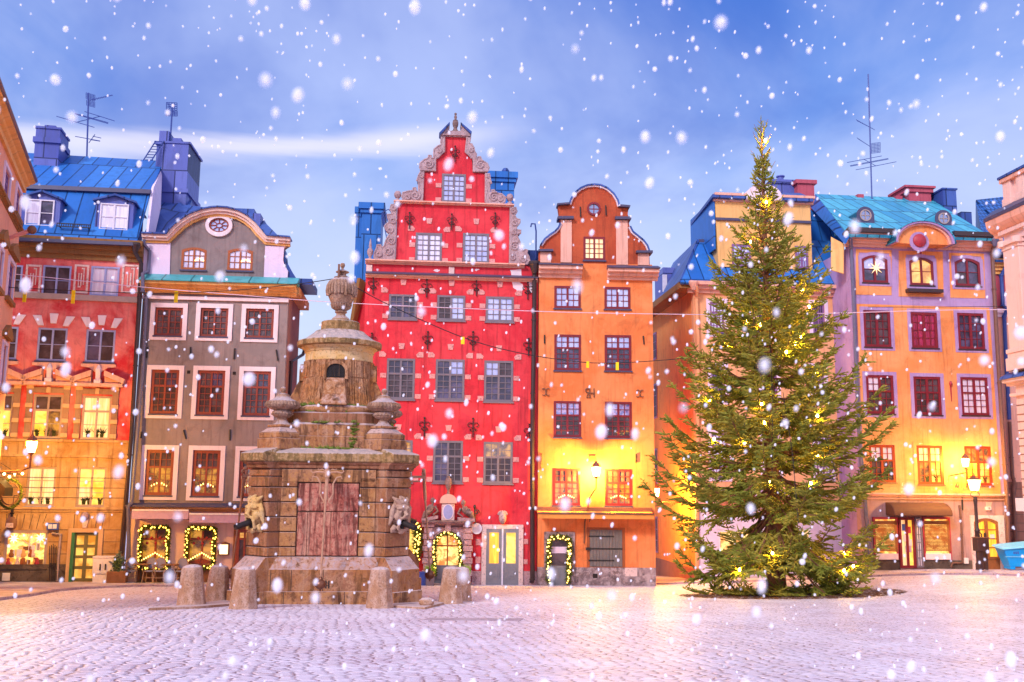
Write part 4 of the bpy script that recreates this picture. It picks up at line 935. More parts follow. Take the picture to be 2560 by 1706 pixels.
    h.pipe([(uR+0.5, zt2-1.9, 3.4), (uR+0.35, zt2-2.6, 3.2), (uR+0.10, zt2-3.2, 1.2), (uR+0.09, zt2-9, 1.2), (uR+0.09, -1, 1.2)], 0.075, 'pipe_d')
    h.pipe([(uR+0.42, zt2-5.0, 3.4), (uR+0.36, zt2-5.8, 3.2), (uR+0.10, zt2-6.4, 1.2)], 0.07, 'pipe_d')
    h.finish(); return h
HC = house_C()
# ---- red house with stepped, scrolled gable (D)
def house_D():
    F = FD; h = House(F, 'stepped_gable_house', 'tall bright red house with a scrolled stone stepped gable and grey windows')
    uL = F.pt(*D2(140, 350))[0]; uR = F.pt(1346, 720)[0]
    tl, tr = F.pt(*D1(150, 1412)), F.pt(*D1(1640, 1442))
    h.zone([(uL, -1.2), (uR, -1.2), (uR, tr[1]), (uL, tl[1])], M['red'])
    gp = [(425, 1417.5), (440, 893), (672, 882), (675, 612), (785, 605), (783, 485), (830, 455), (857, 440), (855, 295), (1065, 298), (1050, 440), (1080, 460), (1105, 495), (1112, 612), (1220, 622), (1218, 885), (1440, 912), (1432, 1438)]
    h.zone(h.poly(D1, gp[::-1]), M['red'], 0.03, 0.5, 'gable_wall')
    # carved scroll stones, cut as thick slabs with relief
    left = [(435, 890), (390, 900), (377, 945), (400, 985), (350, 993), (358, 1020), (372, 1055), (330, 1092), (335, 1120), (370, 1150), (375, 1165), (345, 1210), (325, 1270), (303, 1288), (290, 1262), (262, 1262), (258, 1290), (240, 1330), (235, 1370), (252, 1408), (422, 1410)]
    right = [(1440, 918), (1490, 925), (1502, 965), (1482, 1000), (1500, 1030), (1530, 1038), (1528, 1065), (1497, 1100), (1502, 1128), (1537, 1133), (1535, 1158), (1502, 1165), (1512, 1200), (1530, 1240), (1537, 1280), (1560, 1315), (1575, 1303), (1597, 1308), (1590, 1335), (1607, 1365), (1617, 1400), (1592, 1437), (1433, 1436)]
    t2l = [(670, 872), (500, 868), (482, 832), (490, 797), (540, 785), (578, 780), (583, 755), (602, 753), (608, 785), (630, 790), (633, 700), (615, 690), (632, 640), (650, 610), (682, 604)]
    t2r = [(1217, 886), (1240, 893), (1360, 895), (1395, 880), (1402, 840), (1370, 812), (1312, 800), (1300, 773), (1285, 773), (1281, 800), (1262, 808), (1258, 722), (1276, 715), (1263, 670), (1256, 625), (1219, 618)]
    t3l = [(786, 606), (655, 601), (640, 570), (645, 535), (680, 505), (715, 490), (720, 465), (740, 467), (745, 492), (765, 490), (765, 440), (770, 410), (800, 385), (830, 370), (828, 340), (838, 305), (858, 300), (858, 432), (830, 452), (800, 487), (786, 500)]
    t3r = [(1111, 613), (1240, 611), (1254, 575), (1240, 540), (1192, 510), (1177, 478), (1157, 480), (1150, 505), (1138, 480), (1142, 455), (1125, 430), (1120, 400), (1100, 363), (1080, 360), (1090, 305), (1062, 300), (1047, 436), (1080, 462), (1102, 492), (1111, 502)]
    rel = {0: [((405, 935), 24), ((400, 1045), 30), ((375, 1130), 28), ((385, 1225), 36), ((360, 1320), 38), ((275, 1345), 26)], 1: [((1470, 960), 26), ((1485, 1070), 26), ((1480, 1150), 24), ((1485, 1275), 42), ((1470, 1375), 28), ((1565, 1390), 32)],
           2: [((600, 825), 46), ((530, 835), 26), ((655, 650), 16)], 3: [((1300, 835), 46), ((1360, 855), 24), ((1245, 650), 16)], 4: [((720, 545), 40), ((815, 425), 20)], 5: [((1180, 550), 40), ((1100, 420), 20)]}
    for i, pl in enumerate((left, right, t2l, t2r, t3l, t3r)):
        P = h.poly(D1, pl); mb = MB().prism(P, -0.10, 0.45)
        o = h.part(mb, 'scroll_stone', 'carved', bevel=0.03)
        sc = MB()
        for (c, r_) in rel[i]:
            q = F.pt(*D1(*c)); k = F.pt(*D1(c[0]+r_, c[1]))[0]-q[0]; scroll(sc, q, k, -0.11, 1.7, 1 if i % 2 else -1, 0.055, 1.0)
        # raised rim along the outline
        sc.tube([(u, -0.08, z) for u, z in P[1:-1]], 0.05, 6)
        sc.build('scroll_relief', M['carved'], o, smooth=True)
    # pediment and finial
    h.part(MB().prism(h.poly(D1, [(822, 285), (905, 183), (904, 206), (895, 225), (906, 242), (930, 246), (985, 246), (1005, 244), (1015, 225), (1005, 205), (1005, 183), (1096, 277), (1086, 296), (838, 292)][::-1]), -0.08, 0.45), 'pediment', 'carved', bevel=0.02)
    for pts in ([(812, 272), (905, 176), (907, 192), (826, 284)], [(1003, 178), (1102, 262), (1092, 280), (1004, 194)]):
        h.part(MB().prism(h.poly(D1, pts[::-1]), -0.22, 0.5), 'pediment_coping', 'blue_d')
    h.cornice('cornice', 'carved', F.rect(D1, 838, 282, 1086, 298), 0.16, 2)
    c = F.pt(*D1(957, 243)); k = 1/3.565*0.0177
    pr = [(40, 0), (40, 10), (22, 22), (18, 38), (16, 45), (24, 62), (28, 85), (27, 105), (20, 112), (24, 118), (12, 122), (10, 135), (14, 150), (10, 165), (7, 172), (12, 178), (11, 188), (4, 193)]
    h.part(MB().lathe([(r_*k, z*k) for r_, z in pr], 16, (c[0], 0.15, c[1]-0.02)), 'finial', 'statue', smooth=True)
    for x, y in ((441, 880), (1442, 905)):
        c = F.pt(*D1(x, y)); h.part(MB().lathe([(0.14, 0), (0.14, 0.1), (0.07, 0.14), (0.07, 0.2), (0.12, 0.23), (0.165, 0.34), (0.155, 0.44), (0.10, 0.52), (0.0, 0.545)], 14, (c[0], 0.0, c[1])), 'ball_finial', 'carved', smooth=True)
    c = F.pt(*D1(196, 1405)); pr = [(0.12, 0), (0.12, 0.08), (0.06, 0.13), (0.06, 0.2), (0.13, 0.32), (0.14, 0.45), (0.09, 0.56), (0.05, 0.6), (0.07, 0.66), (0.045, 0.85), (0.02, 1.0), (0.0, 1.03)]
    h.part(MB().lathe(pr, 12, (c[0], -0.1, c[1])), 'finial', 'carved', smooth=True)
    # cornices and frieze
    h.cornice('cornice', 'cornice_p', (F.pt(*D1(408, 890))[0], F.pt(*D1(940, 905))[1], F.pt(*D1(1478, 900))[0], F.pt(*D1(940, 884))[1]), 0.2, 2)
    r_ = F.rect(D2, 142, 50, 1440, 100); u9 = F.pt(*D2(1500, 95))[0]
    h.cornice('cornice', 'cornice_p', (r_[0], F.pt(*D2(800, 85))[1], r_[2], F.pt(*D2(800, 55))[1]), 0.28, 3)
    z_ = F.pt(*D2(800, 172))[1]; h.extr('ledge', 'ledge', [(-0.34, z_), (-0.34, z_+0.03), (-0.03, z_+0.16), (0.02, z_+0.16), (0.02, z_)], F.pt(*D2(146, 160))[0], uR-0.05)
    h.cornice('string_course', 'cornice_p', (F.pt(*D2(146, 160))[0], z_-0.14, uR-0.05, z_-0.003), 0.24, 2)
    for L, T, Rr, B in ((150, 75, 198, 145), (823, 93, 868, 160)): h.box('pilaster', 'paletrim', F.rect(D2, L, T, Rr, B), -0.07, 0.0, bevel=0.01)
    pp = MB()
    for pts, zf in (([(1325, 112), (1420, 108), (1422, 168), (1330, 165)], D2), ([(1340, 205), (1395, 203), (1425, 230), (1440, 270), (1418, 290), (1412, 315), (1400, 312), (1370, 280), (1345, 255)], D2), ([(700, 118), (720, 108), (752, 118), (740, 130), (715, 128)], D2), ([(1038, 110), (1060, 104), (1072, 115), (1050, 122)], D2), ([(1480, 215), (1510, 212), (1508, 300), (1485, 290)], D2)):
        jag = []
        P = h.poly(zf, pts)
        for i in range(len(P)):
            a, b = P[i], P[(i+1) % len(P)]
            for t in (0, 0.33, 0.66): jag.append((a[0]+(b[0]-a[0])*t+rnd.uniform(-0.03, 0.03), a[1]+(b[1]-a[1])*t+rnd.uniform(-0.03, 0.03)))
        pp.prism(jag, -0.006, 0.001)
    h.part(pp, 'bare_plaster_patch', 'white')
    # windows and dressed stones
    G = 'f_gray'
    spec = []
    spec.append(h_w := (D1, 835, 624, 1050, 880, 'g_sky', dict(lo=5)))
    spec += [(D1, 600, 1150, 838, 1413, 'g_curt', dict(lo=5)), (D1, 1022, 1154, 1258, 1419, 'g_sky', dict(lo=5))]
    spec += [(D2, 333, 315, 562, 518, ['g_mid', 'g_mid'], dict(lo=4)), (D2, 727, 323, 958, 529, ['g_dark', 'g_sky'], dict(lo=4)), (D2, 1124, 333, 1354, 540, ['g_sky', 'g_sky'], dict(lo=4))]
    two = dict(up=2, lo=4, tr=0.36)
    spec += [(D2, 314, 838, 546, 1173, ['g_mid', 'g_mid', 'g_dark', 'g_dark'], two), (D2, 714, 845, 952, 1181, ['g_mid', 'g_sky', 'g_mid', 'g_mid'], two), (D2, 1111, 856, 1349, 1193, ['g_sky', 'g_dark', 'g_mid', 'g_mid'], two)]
    spec += [(D3, 308, 82, 586, 476, ['g_mid', 'g_dark', 'g_mid', 'g_dark'], two), (D3, 778, 94, 1052, 483, ['g_amber', 'g_amber', 'g_dark', 'g_dark'], two), (D3, -165, 76, 116, 470, ['g_mid', 'g_amber', 'g_mid', 'g_dark'], two)]
    tb = lambda m_: h.part(m_, 'dressed_stone', 'dress', bevel=0.008)
    for i, (zf, L, T, Rr, B, g, kw) in enumerate(spec):
        dd = 0.03 if i < 3 else 0.0
        h.win(zf, L, T, Rr, B, g, G, 2, ft=0.10, rec=-0.02, mull=0.09, sill=G, d=dd, **kw)
        u0, z0, u1, z1 = F.rect(zf, L, T, Rr, B, dd); hh = z1-z0; w_ = 0.26
        lv = [0.02, 0.52] if i > 2 else [0.0, 0.5]
        for sg in (-1, 1):
            xa = u0-0.015 if sg < 0 else u1+0.015
            for q in lv:
                zz = z0+hh*q; tb(MB().box(min(xa, xa+sg*w_), max(xa, xa+sg*w_), dd-0.03, dd+0.01, zz, zz+0.21))
            zz = z1+0.06
            q = [(xa+sg*0.06, zz), (xa+sg*0.34, zz), (xa+sg*0.34, zz+0.24), (xa+sg*0.14, zz+0.24), (xa+sg*0.02, zz+0.12)]
            if i > 0: tb(MB().prism(q if sg > 0 else q[::-1], dd-0.03, dd+0.01))
        um = (u0+u1)/2
        if i > 0: h.part(MB().prism([(um-0.10, z1+0.42), (um+0.10, z1+0.42), (um+0.14, z1+0.68), (um-0.14, z1+0.68)], dd-0.035, dd+0.01), 'keystone', 'dress', bevel=0.008)
    # iron anchors
    am = anchor_mesh(); first = None
    al = [(D1, 550, 965, 1115), (D1, 925, 978, 1128), (D1, 1312, 970, 1115), (D1, 955, 375, 520), (D2, 208, 170, 316), (D2, 645, 190, 342), (D2, 1050, 195, 330), (D2, 1468, 210, 356), (D2, 196, 628, 760), (D2, 652, 615, 768), (D2, 1021, 615, 776), (D2, 1474, 670, 820), (D2, 626, 1316, 1476), (D2, 1022, 1322, 1484), (D2, 1480, 1370, 1525)]
    for zf, x, y0, y1 in al:
        p, q = F.pt(*zf(x, y0)), F.pt(*zf(x, y1)); hh = p[1]-q[1]; sc = hh/0.95
        if first is None: o = first = am.build('wall_anchor', M['iron'], h.root, smooth=True)
        else: o = first.copy(); COL.objects.link(o)
        o.location = (p[0], -0.05, q[1]+0.5*sc); o.scale = (sc, 1, sc)
    # portal with arch, pediment block and two reclining statues
    q = lambda x, y: F.pt(*D3(x, y))
    zb = -0.3; ox0, oz1 = q(318, 1000)[0], q(443, 935)[1]; ox1 = q(570, 1000)[0]; zs = q(443, 1062)[1]; pw = (ox1-ox0)/2; cu = (ox0+ox1)/2
    arch = [(cu+pw*math.cos(math.pi*i/20), zs+(oz1-zs)*math.sin(math.pi*i/20)) for i in range(21)]
    r0, r1 = q(222, 1000)[0], q(664, 1000)[0]; ztop = q(443, 885)[1]
    body = [(r0+0.1, zb), (ox0, zb), *arch[::-1], (ox1, zb), (r1-0.1, zb), (r1-0.1, ztop), (r0+0.1, ztop)]
    h.part(MB().prism(body, -0.22, 0.0), 'portal', 'portal', bevel=0.015)
    for xa, xb in ((r0, q(300, 1000)[0]), (q(598, 1000)[0], r1)):
        pb = MB()
        for i in range(9):
            za = zb+0.45+i*(ztop-zb-0.45)/9; k = 0.05 if i % 2 else 0.0
            pb.box(xa-k, xb+k, -0.34-k*0.6, -0.221, za, za+(ztop-zb-0.45)/9-0.025)
        pb.box(xa-0.1, xb+0.1, -0.42, -0.221, zb, zb+0.43); pb.box(xa-0.08, xb+0.08, -0.42, -0.221, ztop-0.001, ztop+0.12)
        h.part(pb, 'portal_pilaster', 'portal', bevel=0.015)
    rings = MB()
    for k, (s_, y_) in enumerate(((1.12, -0.26), (1.28, -0.24))):
        rings.tube([(cu+pw*s_*math.cos(math.pi*i/20), y_, zs+(oz1-zs)*s_*math.sin(math.pi*i/20)) for i in range(21)], 0.045, 6)
    rings.box(cu-0.12, cu+0.12, -0.38, -0.2, oz1+0.02, oz1+0.36); h.part(rings, 'arch_moulding', 'portal')
    h.cornice('portal_cornice', 'portal', (q(205, 860)[0], q(443, 884)[1], q(672, 860)[0], q(443, 838)[1]), 0.55, 4)
    zc = q(443, 838)[1]
    h.part(MB().box(q(200, 840)[0], q(678, 840)[0], -0.62, -0.02, zc, zc+0.06), 'portal_ledge', 'statue')
    b = F.rect(D3, 387, 665, 505, 832)
    blk = h.part(MB().box(b[0], b[2], -0.42, -0.05, zc+0.06, b[3]), 'inscription_block', 'paletrim', bevel=0.015)
    ce = ((b[0]+b[2])/2, (zc+0.06+b[3])/2)
    MB().prism([(ce[0]+0.24*math.cos(2*math.pi*i/28), ce[1]+0.34*math.sin(2*math.pi*i/28)) for i in range(28)], -0.45, -0.419).build('oval_rim', M['white'], blk)
    MB().prism([(ce[0]+0.205*math.cos(2*math.pi*i/28), ce[1]+0.30*math.sin(2*math.pi*i/28)) for i in range(28)], -0.456, -0.45).build('oval_tablet', M['f_lilac'], blk)
    hd = [(b[0]-0.09, b[3]), (b[2]+0.09, b[3]), (b[2]+0.09, b[3]+0.09)]+[(ce[0]+(b[2]-b[0]+0.16)/2*math.cos(math.pi*i/14), b[3]+0.09+0.30*math.sin(math.pi*i/14)) for i in range(15)]+[(b[0]-0.09, b[3]+0.09)]
    h.part(MB().prism(hd, -0.5, -0.05), 'block_pediment', 'cornice_p', bevel=0.012)
    h.part(MB().lathe([(0.09, 0), (0.06, 0.08), (0.05, 0.16), (0.11, 0.3), (0.15, 0.5), (0.12, 0.68), (0.07, 0.72), (0.08, 0.78), (0, 0.8)], 14, (ce[0], -0.25, b[3]+0.37)), 'finial', 'statue', smooth=True)
    for sg, hx, hy, fx, fy in ((-1, 305, 640, 205, 815), (1, 588, 660, 690, 815)):
        H_, Fo = q(hx, hy), q(fx, fy); hip = (H_[0]*0.45+Fo[0]*0.55-sg*0.10, H_[1]*0.42+Fo[1]*0.58)
        sh = (H_[0]+sg*0.02, H_[1]-0.24); st = MB()
        st.prism([(H_[0]-sg*0.24, H_[1]-0.62), (H_[0]-sg*0.24, H_[1]-0.76), (Fo[0]+sg*0.02, Fo[1]-0.10), (Fo[0]+sg*0.02, Fo[1]+0.04)][::sg], -0.45, -0.1)
        st.prism([(H_[0]-sg*0.12, zc+0.06), (Fo[0]-sg*0.1, zc+0.06), (H_[0]-sg*0.12, H_[1]-0.74)][::sg], -0.38, -0.12)
        h.part(st, 'statue_slope', 'portal')
        fg = MB(); y_ = -0.32
        fg.sphere((H_[0], y_, H_[1]), 0.105, 12, sz=1.2)
        fg.tube([(H_[0], y_, H_[1]-0.10), (sh[0], y_, sh[1])], 0.05, 8)
        fg.tube([(sh[0], y_, sh[1]+0.03), ((sh[0]*0.6+hip[0]*0.4), y_-0.02, sh[1]*0.6+hip[1]*0.4), (hip[0], y_, hip[1])], [0.13, 0.15, 0.14], 10)
        fg.tube([(sh[0]-sg*0.12, y_-0.05, sh[1]), (sh[0]-sg*0.24, y_-0.08, sh[1]-0.22), (sh[0]-sg*0.04, y_-0.16, sh[1]-0.36)], [0.065, 0.055, 0.04], 8)
        fg.tube([(sh[0]+sg*0.12, y_-0.05, sh[1]), (sh[0]+sg*0.27, y_-0.10, sh[1]-0.12), (sh[0]+sg*0.26, y_-0.16, sh[1]-0.02)], [0.065, 0.055, 0.04], 8)
        kn = (hip[0]*0.45+Fo[0]*0.55, hip[1]*0.45+Fo[1]*0.55+0.14)
        fg.tube([(hip[0], y_-0.05, hip[1]), (kn[0], y_-0.16, kn[1]), (Fo[0]-sg*0.02, y_-0.05, Fo[1])], [0.125, 0.10, 0.055], 8)
        fg.tube([(hip[0], y_+0.05, hip[1]-0.03), (kn[0]-sg*0.03, y_+0.04, kn[1]-0.12), (Fo[0]-sg*0.08, y_+0.03, Fo[1]-0.02)], [0.12, 0.095, 0.05], 8)
        h.part(fg, 'statue', 'statue', smooth=True)
    # arched shop door
    zd = q(443, 1243)[1]
    gl = [(cu+pw*0.98*math.cos(math.pi*i/20), zs+(oz1-zs)*0.98*math.sin(math.pi*i/20)) for i in range(21)]
    dr = h.part(MB().prism([(ox0+0.01, zb), (ox1-0.01, zb), (ox1-0.01, zd), (ox0+0.01, zd)], -0.12, -0.04), 'door', 'door_gray')
    pn = MB()
    for a, c in ((ox0+0.12, cu-0.04), (cu+0.04, ox1-0.12)): pn.box(a, c, -0.15, -0.119, zb+0.55, zd-0.1)
    pn.build('door_panel', M['door_gray'], dr, bevel=0.02)
    MB().prism([(ox0+0.01, zd), (ox1-0.01, zd)]+gl, -0.10, -0.06).build('pane', M['g_shop'], dr)
    fr = MB(); fr.box(cu-0.03, cu+0.03, -0.13, -0.101, zd, oz1-0.05); fr.box(ox0, ox1, -0.135, -0.101, zs-0.03, zs+0.03); fr.build('glazing_bar', M['f_rust'], dr)
    st = MB(); st.box(r0, r1, -0.75, -0.22, -0.4, 0.10); h.part(st, 'door_step', 'plinth')
    # side door seen beyond the well
    r_ = F.rect(D3, 60, 880, 165, 1420); h.part(MB().box(r_[0], r_[2], -0.03, 0.02, -0.3, r_[3]), 'side_door', 'g_gold')
    # double door with stone frame
    r_ = F.rect(D3, 760, 866, 1148, 1430); d_ = F.rect(D3, 802, 905, 1105, 1428); zb = -0.15
    h.part(MB().prism([(r_[0], zb), (d_[0], zb), (d_[0], d_[3]), (d_[2], d_[3]), (d_[2], zb), (r_[2], zb), (r_[2], r_[3]), (r_[0], r_[3])], -0.10, 0.0), 'door_surround', 'paletrim', bevel=0.01)
    um = (d_[0]+d_[2])/2; mz = F.pt(*D3(950, 1240))[1]
    for sg, g in ((-1, 'g_doorb'), (1, 'g_gold')):
        a, c = (d_[0], um-0.03) if sg < 0 else (um+0.03, d_[2])
        lf = MB().prism([(a, zb), (c, zb), (c, d_[3]), (a, d_[3])], -0.09, -0.02, [[(a+0.13, mz+0.06), (c-0.13, mz+0.06), (c-0.13, d_[3]-0.16), (a+0.13, d_[3]-0.16)]])
        lf.box(a+0.10, c-0.10, -0.115, -0.089, zb+0.42, mz-0.08)
        do = h.part(lf, 'door', 'door_gray'); MB().box(a+0.12, c-0.12, -0.05, -0.03, mz+0.05, d_[3]-0.15).build('pane', M[g], do)
        kb2 = MB().box(a+0.18, c-0.18, -0.13, -0.114, zb+0.5, mz-0.16); kb2.build('door_panel', M['door_gray'], do, bevel=0.012)
        if sg < 0:
            lb = MB()
            for dx, dz in ((0.30, -0.26), (0.52, -0.90)): lb.sphere((a+dx, -0.07, d_[3]-dz*-1 if dz > 0 else d_[3]+dz), 0.07, 10)
            lb.build('ceiling_lamp', M['bulb'], do, smooth=True)
    h.part(MB().box(um-0.035, um+0.035, -0.13, -0.02, zb, d_[3]), 'door_post', 'f_white')
    p = q(955, 800); mk = MB(); mk.sphere((p[0], -0.14, p[1]), 0.21, 12, sx=0.8, sz=1.35); mk.sphere((p[0], -0.27, p[1]-0.02), 0.05, 8, sz=1.5)
    for s_ in (-1, 1): mk.sphere((p[0]+s_*0.07, -0.25, p[1]+0.07), 0.035, 6); mk.tube([(p[0]+s_*0.02, -0.25, p[1]+0.13), (p[0]+s_*0.12, -0.23, p[1]+0.12)], 0.025, 6)
    mk.sphere((p[0], -0.24, p[1]-0.13), 0.06, 8, sz=0.6)
    for i in range(7): a = math.pi*i/6; mk.sphere((p[0]+0.17*math.cos(a), -0.13, p[1]+0.16+0.10*math.sin(a)), 0.06, 6)
    h.part(mk, 'mask_keystone', 'carved', smooth=True)
    h.part(MB().box(q(672, 880)[0], q(675, 880)[0]+0.02, -0.02, 0, 0, 0.01), 'fixing', 'iron')
    br = MB(); p0 = q(700, 860); br.tube([(p0[0], -0.12, p0[1]), (p0[0]-0.03, -0.12, q(697, 700)[1])], 0.035, 6); br.sphere((p0[0]-0.03, -0.12, q(697, 700)[1]), 0.06, 8, sz=1.8); scroll(br, q(715, 750), 0.12, -0.12, 1.4, 1, 0.03)
    h.part(br, 'torch_bracket', 'iron')
    for L, T, Rr, B in ((706, 1000, 752, 1058), (703, 1165, 752, 1225), (1147, 1190, 1190, 1235), (1148, 1000, 1195, 1048)): h.box('stone_block', 'dress', F.rect(D3, L, T, Rr, B), -0.04, 0.01, bevel=0.01)
    a, b_ = q(712, 1245), q(752, 1290)
    h.part(MB().box(uL, F.pt(*D3(205, 1300))[0], -0.05, 0.01, -1, 0.5), 'plinth', 'portal')
    h.part(MB().box(F.pt(*D3(670, 1380))[0], r_[0]-0.01, -0.04, 0.01, -1, F.pt(*D3(710, 1300))[1]), 'plinth', 'portal')
    h.part(MB().box(r_[2]+0.01, uR, -0.04, 0.01, -1, F.pt(*D3(1190, 1300))[1]), 'plinth', 'portal')
    # drainpipe
    h.pipe([F.pt(*D2(1515, 110))+(-0.3,), F.pt(*D2(1520, 190))+(-0.16,), F.pt(*D2(1514, 700))+(-0.16,), F.pt(*D2(1500, 1560))+(-0.16,), F.pt(*D3(1232, 1370))+(-0.16,), F.pt(*D3(1222, 1395))+(-0.3,)], 0.10, 'pipe_d')
    hp = F.pt(*D2(1516, 95)); h.part(MB().lathe([(0.10, -0.35), (0.26, 0.1), (0.26, 0.2)], 10, (hp[0], -0.3, hp[1])), 'rain_hopper', 'pipe_d')
    # roof bodies and chimneys behind the gable
    def tower(nm, zf, L, T, Rr, B, d, dep, cap=0.18):
        a, b = F.pt(*zf(L, T), d), F.pt(*zf(Rr, T), d); zb_ = F.pt(*zf((L+Rr)/2, B), d)[1]
        mb = MB().box(a[0], b[0], d, d+dep, zb_, a[1]); mb.box(a[0]-cap, b[0]+cap, d-cap, d+dep+cap, a[1]-0.22, a[1]+0.10); mb.box(a[0]-cap*0.5, b[0]+cap*0.5, d-cap*0.5, d+dep+cap*0.5, a[1]-0.42, a[1]-0.225)
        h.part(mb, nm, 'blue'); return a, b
    tower('chimney', D1, 128, 900, 300, 1620, 5.5, 2.5); tower('chimney', D1, 75, 935, 128, 1620, 6.2, 2.0, 0.08)
    a, b = tower('chimney', D1, 1205, 620, 1482, 1420, 5.0, 3.0)
    cp = MB(); p = F.pt(*D1(1418, 600), 5); cp.lathe([(0.10, 0), (0.08, 0.12), (0.19, 0.26), (0.2, 0.36), (0.12, 0.47), (0, 0.5)], 12, (p[0], 6, p[1])); p = F.pt(*D1(1293, 600), 5); cp.lathe([(0.10, 0), (0.10, 0.2), (0.18, 0.24), (0.18, 0.28)], 10, (p[0], 6, p[1]))
    h.part(cp, 'chimney_pot', 'blue_d', smooth=True)
    a, b = F.pt(*D1(1575, 1325), 1.5), F.pt(*D1(1735, 1325), 1.5); h.part(MB().box(a[0], b[0], 1.0, 4.0, F.pt(*D1(1600, 1480), 1.5)[1], a[1]), 'roof_box', 'blue_d')
    lp = [F.pt(*D1(300, 960), 5), F.pt(*D1(360, 930), 5), F.pt(*D1(345, 1200), 5), F.pt(*D1(300, 1030), 5)]; ld = MB()
    for o in (0, 0.22): ld.tube([(lp[0][0]+o, 5.2, lp[0][1]), (lp[2][0]+o, 5.2, lp[2][1])], 0.025, 6)
    for i in range(9): t = (i+0.5)/9; x = lp[0][0]+(lp[2][0]-lp[0][0])*t; z = lp[0][1]+(lp[2][1]-lp[0][1])*t; ld.tube([(x, 5.2, z), (x+0.22, 5.2, z)], 0.018, 6)
    ld.tube([(lp[0][0], 5.2, lp[0][1]), (lp[1][0], 5.2, lp[1][1]), (lp[1][0]+0.3, 5.2, lp[1][1]-0.3)], 0.025, 6)
    h.part(ld, 'roof_ladder', 'antenna')
    zt = F.pt(*D1(900, 1425))[1]; zr = F.pt(*D1(957, 420))[1]
    rf = MB(); ua, ub = F.pt(*D1(300, 1400), 0.5)[0], F.pt(*D1(1540, 1400), 0.5)[0]; um2 = (ua+ub)/2
    rf.prism([(ua+0.3, zt-0.6), (ub-0.3, zt-0.6), (um2+1.5, zt+3.2), (um2-1.5, zt+3.2)], 0.52, 9.0); h.part(rf, 'roof', 'blue_d')
    h.part(MB().box(uL, uR, 0.36, 6.0, -1.5, zt-0.7), 'rear_wall', 'red')
    # lower wing behind on the left with its boarded eave
    wg = MB(); p0, p1, p2 = F.pt(*W1(1060, 460), 2.0), F.pt(*W1(1130, 190), 2.0), F.pt(*W1(1150, 1500), 2.0)
    h.part(MB().prism([(p0[0]-0.1, -2), (uL+0.5, -2), (uL+0.5, p1[1]), (p1[0], p1[1]-0.2), (p0[0]+0.15, p0[1])], 2.0, 5.0), 'rear_wing', 'red')
    h.slab('rear_eave', 'wood_eave', [(W1(1048, 560)[0], W1(1048, 560)[1], 1.7), (W1(1085, 560)[0], W1(1085, 560)[1], 1.9), (W1(1158, 215)[0], W1(1158, 215)[1], 1.9), (W1(1112, 180)[0], W1(1112, 180)[1], 1.7)], 0.2)
    h.finish(); return h
HD = house_D()

